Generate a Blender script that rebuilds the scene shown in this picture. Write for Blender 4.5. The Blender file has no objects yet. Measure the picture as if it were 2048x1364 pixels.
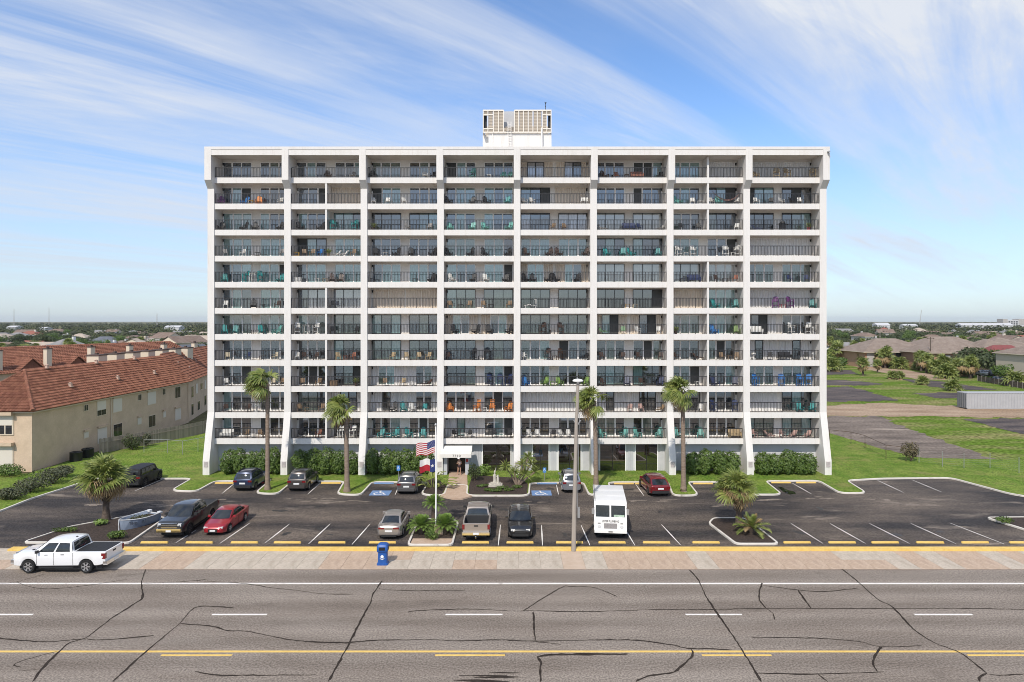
import bpy, math, random
from mathutils import Vector, Matrix
R = math.radians
random.seed(7)
SC = bpy.context.scene
COL = SC.collection

# ------------------------------------------------------------------ camera, sky, sun
H = 15.8            # camera height above the road
F = 1300.0          # focal length in photo pixels (2048 wide)
HOR = 641.0         # horizon row in the photo
cam_d = bpy.data.cameras.new('camera')
cam_d.sensor_width = 36.0
cam_d.lens = 36.0 * F / 2048.0
cam_d.shift_y = -(682.0 - HOR) / 2048.0
cam_d.clip_start = 0.5
cam_d.clip_end = 20000
cam = bpy.data.objects.new('camera', cam_d)
cam.location = (0, 0, H)
cam.rotation_euler = (R(90), 0, 0)
COL.objects.link(cam)
SC.camera = cam

SUN_AZ, SUN_EL = 19.0, 46.0      # light travels towards +Y, swung this much to +X
sd = bpy.data.lights.new('sun', 'SUN')
sd.energy = 3.3
sd.angle = R(0.5)
sd.color = (1.0, 0.93, 0.83)
so = bpy.data.objects.new('sun', sd)
ldir = Vector((math.sin(R(SUN_AZ)) * math.cos(R(SUN_EL)), math.cos(R(SUN_AZ)) * math.cos(R(SUN_EL)), -math.sin(R(SUN_EL))))
so.rotation_euler = ldir.to_track_quat('-Z', 'Y').to_euler()
so.location = (-20, -40, 60)
COL.objects.link(so)

W = bpy.data.worlds.new('World')
SC.world = W
W.use_nodes = True
nt = W.node_tree
for n in list(nt.nodes):
    nt.nodes.remove(n)


def nd(t, **kw):
    n = nt.nodes.new(t)
    for k, v in kw.items():
        setattr(n, k, v)
    return n


def mth(op, a, b=None, clamp=False):
    n = nd('ShaderNodeMath', operation=op)
    n.use_clamp = clamp
    for i, v in enumerate((a, b)):
        if v is None:
            continue
        if isinstance(v, (int, float)):
            n.inputs[i].default_value = v
        else:
            nt.links.new(v, n.inputs[i])
    return n.outputs[0]


sky = nd('ShaderNodeTexSky', sky_type='NISHITA')
sky.sun_disc = False
sky.sun_elevation = R(SUN_EL)
# the sun stands opposite to the way its light travels
sky.sun_rotation = math.atan2(-ldir.x, -ldir.y)
sky.altitude = 10
sky.air_density = 1.0
sky.dust_density = 0.6
sky.ozone_density = 2.0
tc = nd('ShaderNodeTexCoord')
sep = nd('ShaderNodeSeparateXYZ')
nt.links.new(tc.outputs['Generated'], sep.inputs[0])
zz = mth('ADD', mth('MAXIMUM', sep.outputs[2], 0.0), 0.10)
u = mth('DIVIDE', sep.outputs[0], zz)
v = mth('DIVIDE', sep.outputs[1], zz)
ca, sa = math.cos(R(44)), math.sin(R(44))
al = mth('ADD', mth('MULTIPLY', u, ca), mth('MULTIPLY', v, sa))
ac = mth('SUBTRACT', mth('MULTIPLY', v, ca), mth('MULTIPLY', u, sa))


def skynoise(sx, sy, off, scale, detail, dist, rough=0.55):
    cb = nd('ShaderNodeCombineXYZ')
    nt.links.new(mth('MULTIPLY', al, sx), cb.inputs[0])
    nt.links.new(mth('MULTIPLY', ac, sy), cb.inputs[1])
    cb.inputs[2].default_value = off
    n = nd('ShaderNodeTexNoise')
    n.inputs['Scale'].default_value = scale
    n.inputs['Detail'].default_value = detail
    n.inputs['Roughness'].default_value = rough
    n.inputs['Distortion'].default_value = dist
    nt.links.new(cb.outputs[0], n.inputs['Vector'])
    return n.outputs['Fac']


def ramp(fac, a, b):
    n = nd('ShaderNodeMapRange')
    n.interpolation_type = 'SMOOTHSTEP'
    n.inputs['From Min'].default_value = a
    n.inputs['From Max'].default_value = b
    nt.links.new(fac, n.inputs['Value'])
    return n.outputs['Result']


streak = ramp(skynoise(0.24, 1.55, 17.7, 1.0, 9, 0.7, 0.62), 0.37, 0.64)
broad = ramp(skynoise(0.26, 0.50, 27.9, 0.9, 6, 0.7), 0.34, 0.68)
wisp = ramp(skynoise(0.7, 4.6, 5.7, 1.3, 9, 1.0, 0.68), 0.38, 0.72)
cl = mth('MULTIPLY', streak, mth('ADD', mth('MULTIPLY', broad, 0.5), 0.42))
cl = mth('ADD', cl, mth('MULTIPLY', broad, 0.24))
cl = mth('ADD', cl, mth('MULTIPLY', wisp, mth('ADD', mth('MULTIPLY', streak, 0.22), mth('MULTIPLY', broad, 0.26))))
hz = ramp(sep.outputs[2], 0.34, 0.0)
cl = mth('MULTIPLY', cl, mth('SUBTRACT', 0.98, mth('MULTIPLY', ramp(sep.outputs[2], 0.13, 0.0), 0.8)), True)
mix = nd('ShaderNodeMix', data_type='RGBA')
nt.links.new(cl, mix.inputs[0])
tint = nd('ShaderNodeMix', data_type='RGBA', blend_type='MULTIPLY')
tint.inputs[0].default_value = 1.0
nt.links.new(sky.outputs[0], tint.inputs[6])
SKYTINT = (0.80, 0.95, 1.13, 1)
tint.inputs[7].default_value = SKYTINT
nt.links.new(tint.outputs[2], mix.inputs[6])
CLOUD = (4.25, 4.5, 4.95, 1)
mix.inputs[7].default_value = CLOUD
bg = nd('ShaderNodeBackground')
bg.inputs['Strength'].default_value = 0.15
hmix = nd('ShaderNodeMix', data_type='RGBA')
nt.links.new(mth('MULTIPLY', hz, 0.48), hmix.inputs[0])
nt.links.new(mix.outputs[2], hmix.inputs[6])
hmix.inputs[7].default_value = (3.4, 3.75, 4.35, 1)
nt.links.new(hmix.outputs[2], bg.inputs['Color'])
wo = nd('ShaderNodeOutputWorld')
nt.links.new(bg.outputs[0], wo.inputs['Surface'])

SC.view_settings.view_transform = 'Standard'
SC.view_settings.look = 'None'
SC.view_settings.exposure = 0.26
SC.view_settings.gamma = 1.0
SC.view_settings.use_curve_mapping = False
SC.render.engine = 'CYCLES'
SC.cycles.max_bounces = 7
SC.cycles.filter_width = 0.95
SC.cycles.transparent_max_bounces = 8


# ------------------------------------------------------------------ helpers
def G(px, py, z=0.0):
    """photo pixel of a point at height z -> its place in the world"""
    d = F * (H - z) / (py - HOR)
    return Vector(((px - 1024.0) * d / F, d, z))


def XA(px, d):
    return (px - 1024.0) * d / F


def ZA(py, d):
    return H - (py - HOR) * d / F


def lin(r, g, b):
    f = lambda c: (c / 255.0 / 12.92) if c <= 10 else ((c / 255.0 + 0.055) / 1.055) ** 2.4
    return (f(r), f(g), f(b))


class MB:
    def __init__(s):
        s.v = []
        s.f = []
        s.m = []

    def add(s, vs, fs, mi=0):
        o = len(s.v)
        s.v.extend([tuple(p) for p in vs])
        for f in fs:
            s.f.append(tuple(i + o for i in f))
            s.m.append(mi)
        return s

    def box(s, x0, y0, z0, x1, y1, z1, mi=0):
        vs = [(x0, y0, z0), (x1, y0, z0), (x1, y1, z0), (x0, y1, z0), (x0, y0, z1), (x1, y0, z1), (x1, y1, z1), (x0, y1, z1)]
        return s.add(vs, [(0, 3, 2, 1), (4, 5, 6, 7), (0, 1, 5, 4), (1, 2, 6, 5), (2, 3, 7, 6), (3, 0, 4, 7)], mi)

    def cb(s, c, d, mi=0, rot=None):
        """box by centre and size, optionally turned by a matrix"""
        hx, hy, hz_ = d[0] / 2, d[1] / 2, d[2] / 2
        vs = [Vector(p) for p in ((-hx, -hy, -hz_), (hx, -hy, -hz_), (hx, hy, -hz_), (-hx, hy, -hz_), (-hx, -hy, hz_), (hx, -hy, hz_), (hx, hy, hz_), (-hx, hy, hz_))]
        if rot is not None:
            vs = [rot @ p for p in vs]
        vs = [p + Vector(c) for p in vs]
        return s.add(vs, [(0, 3, 2, 1), (4, 5, 6, 7), (0, 1, 5, 4), (1, 2, 6, 5), (2, 3, 7, 6), (3, 0, 4, 7)], mi)

    def bar(s, a, b, w, h=None, mi=0):
        """square bar from a to b"""
        a, b = Vector(a), Vector(b)
        d = b - a
        q = d.to_track_quat('X', 'Z').to_matrix()
        return s.cb((a + b) / 2, (d.length, w, h or w), mi, q)

    def tube(s, pts, rad, n=8, mi=0, cap=True):
        pts = [Vector(p) for p in pts]
        if not isinstance(rad, (list, tuple)):
            rad = [rad] * len(pts)
        vs, fs = [], []
        for i, p in enumerate(pts):
            d = (pts[min(i + 1, len(pts) - 1)] - pts[max(i - 1, 0)])
            q = d.to_track_quat('Z', 'Y').to_matrix()
            for k in range(n):
                a = 2 * math.pi * k / n
                vs.append(p + q @ Vector((math.cos(a) * rad[i], math.sin(a) * rad[i], 0)))
        for i in range(len(pts) - 1):
            for k in range(n):
                k2 = (k + 1) % n
                fs.append((i * n + k, i * n + k2, (i + 1) * n + k2, (i + 1) * n + k))
        if cap:
            fs.append(tuple(range(n - 1, -1, -1)))
            o = (len(pts) - 1) * n
            fs.append(tuple(o + k for k in range(n)))
        return s.add(vs, fs, mi)

    def lathe(s, prof, n=16, c=(0, 0, 0), axis='Z', mi=0):
        vs, fs = [], []
        for (r, z) in prof:
            for k in range(n):
                a = 2 * math.pi * k / n
                p = (r * math.cos(a), r * math.sin(a), z)
                if axis == 'Y':
                    p = (p[0], p[2], -p[1])
                vs.append((p[0] + c[0], p[1] + c[1], p[2] + c[2]))
        for i in range(len(prof) - 1):
            for k in range(n):
                k2 = (k + 1) % n
                fs.append((i * n + k, i * n + k2, (i + 1) * n + k2, (i + 1) * n + k))
        fs.append(tuple(range(n - 1, -1, -1)))
        o = (len(prof) - 1) * n
        fs.append(tuple(o + k for k in range(n)))
        return s.add(vs, fs, mi)

    def prism(s, poly, z0, z1, mi=0):
        """upright prism over a plan polygon"""
        n = len(poly)
        vs = [(p[0], p[1], z0) for p in poly] + [(p[0], p[1], z1) for p in poly]
        ar = sum(poly[i][0] * poly[(i + 1) % n][1] - poly[(i + 1) % n][0] * poly[i][1] for i in range(n))
        if ar < 0:
            vs = [(p[0], p[1], z0) for p in reversed(poly)] + [(p[0], p[1], z1) for p in reversed(poly)]
        fs = [tuple(range(n - 1, -1, -1)), tuple(range(n, 2 * n))]
        fs += [(i, (i + 1) % n, n + (i + 1) % n, n + i) for i in range(n)]
        return s.add(vs, fs, mi)

    def extr(s, poly, x0, x1, mi=0):
        """prism along x over a (y, z) polygon"""
        n = len(poly)
        vs = [(x0, p[0], p[1]) for p in poly] + [(x1, p[0], p[1]) for p in poly]
        ar = sum(poly[i][0] * poly[(i + 1) % n][1] - poly[(i + 1) % n][0] * poly[i][1] for i in range(n))
        if ar < 0:
            vs = [(x0, p[0], p[1]) for p in reversed(poly)] + [(x1, p[0], p[1]) for p in reversed(poly)]
        fs = [tuple(range(n - 1, -1, -1)), tuple(range(n, 2 * n))]
        fs += [(i, (i + 1) % n, n + (i + 1) % n, n + i) for i in range(n)]
        return s.add(vs, fs, mi)

    def sheet(s, poly, z, mi=0):
        n = len(poly)
        ar = sum(poly[i][0] * poly[(i + 1) % n][1] - poly[(i + 1) % n][0] * poly[i][1] for i in range(n))
        p2 = list(poly) if ar > 0 else list(reversed(poly))
        return s.add([(p[0], p[1], z) for p in p2], [tuple(range(n))], mi)

    def mesh(s, name, mats, smooth=None, weld=None):
        me = bpy.data.meshes.new(name)
        me.from_pydata(s.v, [], s.f)
        for m in (mats if isinstance(mats, (list, tuple)) else [mats]):
            me.materials.append(m)
        if any(s.m):
            me.polygons.foreach_set('material_index', s.m)
        if weld:
            import bmesh
            b = bmesh.new()
            b.from_mesh(me)
            bmesh.ops.remove_doubles(b, verts=b.verts, dist=weld)
            b.to_mesh(me)
            b.free()
        if smooth is not None:
            me.polygons.foreach_set('use_smooth', [True] * len(me.polygons))
            if smooth < 180:
                me.set_sharp_from_angle(angle=R(smooth))
        me.update()
        return me

    def build(s, name, mats, parent=None, loc=(0, 0, 0), rz=0.0, smooth=None, weld=None):
        return obj(name, s.mesh(name, mats, smooth, weld), parent, loc, rz)


def obj(name, me, parent=None, loc=(0, 0, 0), rz=0.0, rot=None, sc=None):
    o = bpy.data.objects.new(name, me)
    o.location = loc
    if rz:
        o.rotation_euler = (0, 0, rz)
    if rot is not None:
        o.rotation_euler = rot
    if sc is not None:
        o.scale = (sc, sc, sc) if isinstance(sc, (int, float)) else sc
    o.parent = parent
    COL.objects.link(o)
    return o


def tag(o, label=None, cat=None, group=None, kind=None):
    if label:
        o['label'] = label
    if cat:
        o['category'] = cat
    if group:
        o['group'] = group
    if kind:
        o['kind'] = kind
    return o


def thing(name, label, cat, loc=(0, 0, 0), rz=0.0, group=None):
    return tag(obj(name, None, None, loc, rz), label, cat, group)


def dup(root, loc, rz=0.0, label=None, sc=None):
    r = root.copy()
    COL.objects.link(r)
    r.location = loc
    r.rotation_euler = (0, 0, rz)
    if sc:
        r.scale = (sc, sc, sc)
    if label:
        r['label'] = label
    for ch in KIDS.get(root.name, []):
        c = ch.copy()
        COL.objects.link(c)
        c.parent = r
    return r


KIDS = {}


def struct(o):
    o['kind'] = 'structure'
    return o


# ------------------------------------------------------------------ materials
def mat(name, col, col2=None, scale=4.0, rough=0.6, metal=0.0, bump=0.0, bscale=60.0, detail=5.0, coat=0.0, spec=0.5, island=0.0, trans=0.0, lo=0.35, hi=0.65, speck=0.0, sscale=200.0, stretch=None, stain=None):
    m = bpy.data.materials.new(name)
    m.use_nodes = True
    t = m.node_tree
    b = t.nodes['Principled BSDF']
    b.inputs['Roughness'].default_value = rough
    b.inputs['Metallic'].default_value = metal
    b.inputs['Coat Weight'].default_value = coat
    b.inputs['Coat Roughness'].default_value = 0.03
    b.inputs['Specular IOR Level'].default_value = spec if rough < .75 else min(spec, .25)
    b.inputs['Base Color'].default_value = (*col, 1)
    tcn = t.nodes.new('ShaderNodeTexCoord')
    src = tcn.outputs['Object']
    if stretch:
        mp = t.nodes.new('ShaderNodeMapping')
        mp.inputs['Scale'].default_value = stretch
        t.links.new(src, mp.inputs[0])
        src = mp.outputs[0]
    cur = None
    if col2:
        n = t.nodes.new('ShaderNodeTexNoise')
        n.inputs['Scale'].default_value = scale
        n.inputs['Detail'].default_value = detail
        n.inputs['Roughness'].default_value = 0.6
        t.links.new(src, n.inputs['Vector'])
        mr = t.nodes.new('ShaderNodeMapRange')
        mr.inputs['From Min'].default_value = lo
        mr.inputs['From Max'].default_value = hi
        t.links.new(n.outputs['Fac'], mr.inputs['Value'])
        fac = mr.outputs['Result']
        if island:
            g = t.nodes.new('ShaderNodeNewGeometry')
            mm = t.nodes.new('ShaderNodeMix')
            mm.inputs[0].default_value = island
            t.links.new(fac, mm.inputs[2])
            t.links.new(g.outputs['Random Per Island'], mm.inputs[3])
            fac = mm.outputs[0]
        mx = t.nodes.new('ShaderNodeMix')
        mx.data_type = 'RGBA'
        mx.inputs[6].default_value = (*col, 1)
        mx.inputs[7].default_value = (*col2, 1)
        t.links.new(fac, mx.inputs[0])
        cur = mx.outputs[2]
    if speck:
        n = t.nodes.new('ShaderNodeTexNoise')
        n.inputs['Scale'].default_value = sscale
        n.inputs['Detail'].default_value = 2
        t.links.new(tcn.outputs['Object'], n.inputs['Vector'])
        mr = t.nodes.new('ShaderNodeMapRange')
        mr.inputs['From Min'].default_value = 0.3
        mr.inputs['From Max'].default_value = 0.7
        mr.inputs['To Min'].default_value = 1 - speck
        mr.inputs['To Max'].default_value = 1 + speck
        t.links.new(n.outputs['Fac'], mr.inputs['Value'])
        mx = t.nodes.new('ShaderNodeMix')
        mx.data_type = 'RGBA'
        mx.blend_type = 'MULTIPLY'
        mx.inputs[0].default_value = 1
        mx.inputs[6].default_value = (*col, 1)
        if cur:
            t.links.new(cur, mx.inputs[6])
        t.links.new(mr.outputs['Result'], mx.inputs[7])
        cur = mx.outputs[2]
    if stain:
        sc_, ss, slo, shi, sst = stain
        mp = t.nodes.new('ShaderNodeMapping')
        mp.inputs['Scale'].default_value = sst
        mp.inputs['Location'].default_value = (3.7, 8.1, 2.2)
        t.links.new(tcn.outputs['Object'], mp.inputs[0])
        n = t.nodes.new('ShaderNodeTexNoise')
        n.inputs['Scale'].default_value = ss
        n.inputs['Detail'].default_value = 9
        n.inputs['Roughness'].default_value = 0.65
        n.inputs['Distortion'].default_value = 0.4
        t.links.new(mp.outputs[0], n.inputs['Vector'])
        mr = t.nodes.new('ShaderNodeMapRange')
        mr.inputs['From Min'].default_value = slo
        mr.inputs['From Max'].default_value = shi
        mr.inputs['To Max'].default_value = 0.8
        t.links.new(n.outputs['Fac'], mr.inputs['Value'])
        mx = t.nodes.new('ShaderNodeMix')
        mx.data_type = 'RGBA'
        mx.inputs[6].default_value = (*col, 1)
        if cur:
            t.links.new(cur, mx.inputs[6])
        mx.inputs[7].default_value = (*sc_, 1)
        t.links.new(mr.outputs['Result'], mx.inputs[0])
        cur = mx.outputs[2]
    if cur:
        t.links.new(cur, b.inputs['Base Color'])
    if bump:
        n = t.nodes.new('ShaderNodeTexNoise')
        n.inputs['Scale'].default_value = bscale
        n.inputs['Detail'].default_value = 4
        t.links.new(src, n.inputs['Vector'])
        bp = t.nodes.new('ShaderNodeBump')
        bp.inputs['Strength'].default_value = bump
        bp.inputs['Distance'].default_value = 0.03
        t.links.new(n.outputs['Fac'], bp.inputs['Height'])
        t.links.new(bp.outputs[0], b.inputs['Normal'])
    if trans:
        tr = t.nodes.new('ShaderNodeBsdfTranslucent')
        tr.inputs[0].default_value = (*col, 1)
        if cur:
            t.links.new(cur, tr.inputs[0])
        ms = t.nodes.new('ShaderNodeMixShader')
        ms.inputs[0].default_value = trans
        t.links.new(b.outputs[0], ms.inputs[1])
        t.links.new(tr.outputs[0], ms.inputs[2])
        t.links.new(ms.outputs[0], t.nodes['Material Output'].inputs['Surface'])
    return m


WHITE = mat('white_stucco', (0.70, 0.675, 0.645), (0.60, 0.565, 0.52), 1.1, 0.8, bump=0.25, bscale=25, speck=0.03, sscale=9, lo=0.50, hi=0.86, detail=9, stretch=(1.6, 1.6, .22), stain=((0.47, 0.40, 0.33), 1.5, .60, .80, (2.2, 2.2, .16)))
WALLW = mat('balcony_wall_paint', (0.84, 0.80, 0.75), (0.77, 0.73, 0.68), 0.8, 0.8, speck=0.04, sscale=12)
SOFFIT = mat('soffit_paint', (0.74, 0.69, 0.63), (0.68, 0.63, 0.57), 0.7, 0.85)
FLOORC = mat('balcony_floor', (0.58, 0.54, 0.50), (0.50, 0.46, 0.43), 2.0, 0.8)
SHUT = mat('shutter_beige', (0.80, 0.72, 0.62), (0.74, 0.66, 0.57), 0.6, 0.55)
SHUTW = mat('shutter_white', (0.80, 0.79, 0.78), (0.74, 0.73, 0.72), 0.6, 0.5)
FRAMEW = mat('door_frame_white', (0.88, 0.87, 0.85), rough=0.45)
FRAMED = mat('door_frame_bronze', (0.018, 0.017, 0.017), rough=0.4)
RAIL = mat('railing_bronze', (0.024, 0.022, 0.022), rough=0.45)
GW = mat('ground_wall', (0.60, 0.60, 0.60), (0.54, 0.55, 0.56), 0.6, 0.8)


def glass(name, c, c2, sc=3.0, rough=0.04, stretch=(6, 1, 0.35), spec=0.6):
    m_ = mat(name, c, c2, sc, rough, spec=spec, stretch=stretch)
    m_.node_tree.nodes['Principled BSDF'].inputs['IOR'].default_value = 2.35     # coated panes mirror more
    return m_


PANES = {
    't': glass('pane_sheer_teal', (0.12, 0.225, 0.225), (0.24, 0.37, 0.36)),
    'k': glass('pane_dark', (0.014, 0.017, 0.020), (0.05, 0.058, 0.062)),
    'b': glass('pane_blue_dark', (0.028, 0.045, 0.065), (0.07, 0.095, 0.12)),
    'c': glass('pane_white_curtain', (0.48, 0.49, 0.52), (0.26, 0.27, 0.30), 4.0),
    'g': glass('pane_green_drape', (0.07, 0.105, 0.09), (0.14, 0.18, 0.155)),
    'l': glass('pane_light_blind', (0.46, 0.48, 0.45), (0.40, 0.42, 0.40)),
    's': mat('pane_insect_screen', (0.05, 0.052, 0.05), (0.065, 0.068, 0.066), 6, 0.6),
}
ASPH = mat('lot_asphalt', (0.043, 0.039, 0.039), (0.15, 0.122, 0.10), 0.16, 0.85, bump=0.3, bscale=30, speck=0.45, sscale=8, lo=0.40, hi=0.66, detail=14, stretch=(0.45, 1.6, 1), spec=.15, stain=((0.30, 0.25, 0.205), .34, .58, .70, (.4, 1.7, 1)))
PAINTW = mat('white_road_paint', (0.74, 0.71, 0.67), (0.6, 0.57, 0.53), 3.0, 0.85, speck=0.1, sscale=12, lo=0.5, hi=0.8, stain=((0.34, 0.30, 0.26), 2.5, .60, .72, (1, 1, 1)))
PAINTY = mat('yellow_road_paint', (0.74, 0.52, 0.16), (0.66, 0.44, 0.12), 2.0, 0.8, speck=0.1, sscale=12, stain=((0.38, 0.30, 0.20), 2.2, .62, .72, (1, 1, 1)))
PAINTB = mat('blue_road_paint', (0.12, 0.22, 0.42), (0.17, 0.27, 0.46), 3.0, 0.7)
KERBW = mat('white_kerb', (0.63, 0.59, 0.53), (0.48, 0.44, 0.39), 1.2, 0.8, lo=0.5, hi=0.8, stain=((0.25, 0.22, 0.19), 1.6, .60, .70, (1, 1, 1)))
TAR = mat('tar_sealant', (0.028, 0.022, 0.019), (0.055, 0.045, 0.038), 3, 0.95, spec=.05)
MULCH = mat('mulch', (0.030, 0.022, 0.018), (0.075, 0.055, 0.045), 7, 0.95, bump=0.9, bscale=14, speck=0.5, sscale=24)
GRASS = mat('lawn_grass', (0.095, 0.165, 0.024), (0.175, 0.225, 0.048), 0.5, 1.0, bump=1.0, bscale=7, detail=12, speck=0.5, sscale=6, spec=0.05, stain=((0.25, 0.20, 0.09), .3, .54, .76, (1, 1, 1)))
SAND = mat('packed_sand', (0.26, 0.18, 0.12), (0.40, 0.30, 0.215), 0.25, 1.0, detail=10, speck=0.25, sscale=3, spec=.1, stretch=(.35, 1.4, 1))
PAVER = mat('tan_pavers', (0.42, 0.30, 0.215), (0.48, 0.36, 0.27), 3, 0.85, speck=0.1, sscale=14)
CONC = mat('pale_concrete', (0.51, 0.44, 0.36), (0.43, 0.37, 0.30), 1.5, 0.85, speck=0.12, sscale=9, stain=((0.33, 0.27, 0.21), .8, .58, .74, (1, 1, 1)))
CONCP = mat('pink_concrete', (0.43, 0.32, 0.235), (0.49, 0.375, 0.285), 1.2, 0.85, speck=0.12, sscale=9, stain=((0.33, 0.24, 0.18), .8, .58, .74, (1, 1, 1)))
BLACKM = mat('black_metal', (0.015, 0.015, 0.016), rough=0.5)
STEEL = mat('grey_steel', (0.42, 0.42, 0.42), rough=0.4, metal=0.6)
CHROME = mat('chrome', (0.75, 0.74, 0.72), rough=0.12, metal=1.0)
LEAF = mat('leaf_green', (0.045, 0.095, 0.013), (0.15, 0.22, 0.04), 1.5, 0.55, island=0.7, trans=0.25)
LEAFD = mat('leaf_dark_green', (0.025, 0.042, 0.012), (0.09, 0.115, 0.036), 0.6, 0.6, island=0.6, trans=0.2)
LEAFL = mat('leaf_lime', (0.12, 0.22, 0.03), (0.26, 0.36, 0.09), 1.5, 0.5, island=0.6, trans=0.25)
LEAFO = mat('leaf_olive', (0.06, 0.075, 0.035), (0.12, 0.125, 0.065), 1.5, 0.6, island=0.6, trans=0.2)
PALMG = mat('palm_frond_green', (0.08, 0.14, 0.02), (0.36, 0.38, 0.11), 1.2, 0.45, island=0.6, trans=0.3)
PALMD = mat('palm_frond_dry', (0.26, 0.17, 0.075), (0.40, 0.29, 0.15), 2.0, 0.7, island=0.7, trans=0.2)
BARK = mat('palm_bark', (0.20, 0.145, 0.105), (0.30, 0.235, 0.185), 3, 0.9, bump=0.8, bscale=12, stretch=(1, 1, 5))
BARKD = mat('bark_dark', (0.075, 0.055, 0.042), (0.13, 0.10, 0.08), 5, 0.9, bump=0.8, bscale=15)
WOODG = mat('weathered_wood', (0.20, 0.17, 0.14), (0.36, 0.31, 0.26), 3, 0.85, stretch=(6, 6, 0.6), island=.8)
WOODP = mat('pole_wood', (0.29, 0.255, 0.22), (0.38, 0.335, 0.29), 2, 0.85, stretch=(5, 5, 0.3))
TILE = mat('terracotta_tile', (0.31, 0.145, 0.095), (0.16, 0.068, 0.046), 0.8, 0.9, island=0.7, speck=0.1, sscale=5, spec=.1, stain=((0.13, 0.075, 0.055), .35, .58, .8, (1, 1, 1)))
STUCCO = mat('tan_stucco', (0.58, 0.45, 0.33), (0.50, 0.385, 0.28), 0.7, 0.9, bump=0.5, bscale=12, speck=0.06, sscale=12)
CREAM = mat('cream_trim', (0.62, 0.53, 0.42), rough=0.8)
BRICK = mat('buff_brick', (0.36, 0.205, 0.13), (0.43, 0.27, 0.18), 2, 0.9, speck=0.15, sscale=10)
SHING = mat('brown_shingle', (0.20, 0.155, 0.125), (0.26, 0.21, 0.175), 0.6, 0.9, speck=0.15, sscale=3)
SIGNB = mat('sign_blue', (0.05, 0.22, 0.55), rough=0.5)

# ------------------------------------------------------------------ ground, road, pavement
GROUND = mat('field_ground', (0.10, 0.12, 0.045), (0.20, 0.17, 0.10), 0.04, 1.0, detail=12, speck=0.3, sscale=1.2, spec=0)
struct(MB().sheet([(-5200, 42), (5200, 42), (5200, 8000), (-5200, 8000)], -0.06).build('ground', GROUND))

ROAD = mat('road_asphalt', (0.20, 0.167, 0.14), (0.272, 0.234, 0.20), 0.35, 0.9, bump=0.4, bscale=18, speck=0.38, sscale=11, detail=9, stretch=(0.25, 1.4, 1), spec=.08, stain=((0.12, 0.10, 0.085), .55, .62, .76, (.5, 1.2, 1)))
# polished wheel tracks run along the road
t = ROAD.node_tree
_tc = t.nodes.new('ShaderNodeTexCoord')
_sp = t.nodes.new('ShaderNodeSeparateXYZ')
t.links.new(_tc.outputs['Object'], _sp.inputs[0])
_w = t.nodes.new('ShaderNodeMath')
_w.operation = 'MULTIPLY'
_w.inputs[1].default_value = 2 * math.pi / 2.03
t.links.new(_sp.outputs[1], _w.inputs[0])
_s = t.nodes.new('ShaderNodeMath')
_s.operation = 'SINE'
t.links.new(_w.outputs[0], _s.inputs[0])
_mr = t.nodes.new('ShaderNodeMapRange')
_mr.inputs['From Min'].default_value = -1
_mr.inputs['From Max'].default_value = 1
_mr.inputs['To Min'].default_value = 0.87
_mr.inputs['To Max'].default_value = 1.04
t.links.new(_s.outputs[0], _mr.inputs['Value'])
_b = t.nodes['Principled BSDF']
_old = _b.inputs['Base Color'].links[0].from_socket
_mx = t.nodes.new('ShaderNodeMix')
_mx.data_type = 'RGBA'
_mx.blend_type = 'MULTIPLY'
_mx.inputs[0].default_value = 1
t.links.new(_old, _mx.inputs[6])
t.links.new(_mr.outputs[0], _mx.inputs[7])
t.links.new(_mx.outputs[2], _b.inputs['Base Color'])

SW0, SW1 = 41.25, 44.45      # sidewalk front and back edge
road = struct(MB().sheet([(-400, 18), (400, 18), (400, SW0), (-400, SW0)], 0.0).build('road', ROAD))


def strip(name, x0, x1, y, w, m, z=0.004):
    return MB().box(x0, y - w / 2, z - 0.003, x1, y + w / 2, z).build(name, m, road)


YE = F * H / (1167 - HOR)
strip('edge_line', -200, 200, YE, 0.20, PAINTW)
YD = F * H / (1229 - HOR)
for px0, px1 in ((-48, 66), (424, 534), (891, 1005), (1371, 1484), (1829, 1945)):
    strip('lane_dash', XA(px0, YD), XA(px1, YD), YD, 0.16, PAINTW)
YY = F * H / (1303 - HOR)
strip('centre_line', -200, 200, YY, 0.17, PAINTY)
YY2 = F * H / (1310.5 - HOR)
for px0, px1 in ((-220, -80), (322, 464), (870, 1010), (1404, 1543), (1935, 2600)):
    strip('centre_dash', XA(px0, YY2), XA(px1, YY2), YY2, 0.15, PAINTY)

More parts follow.
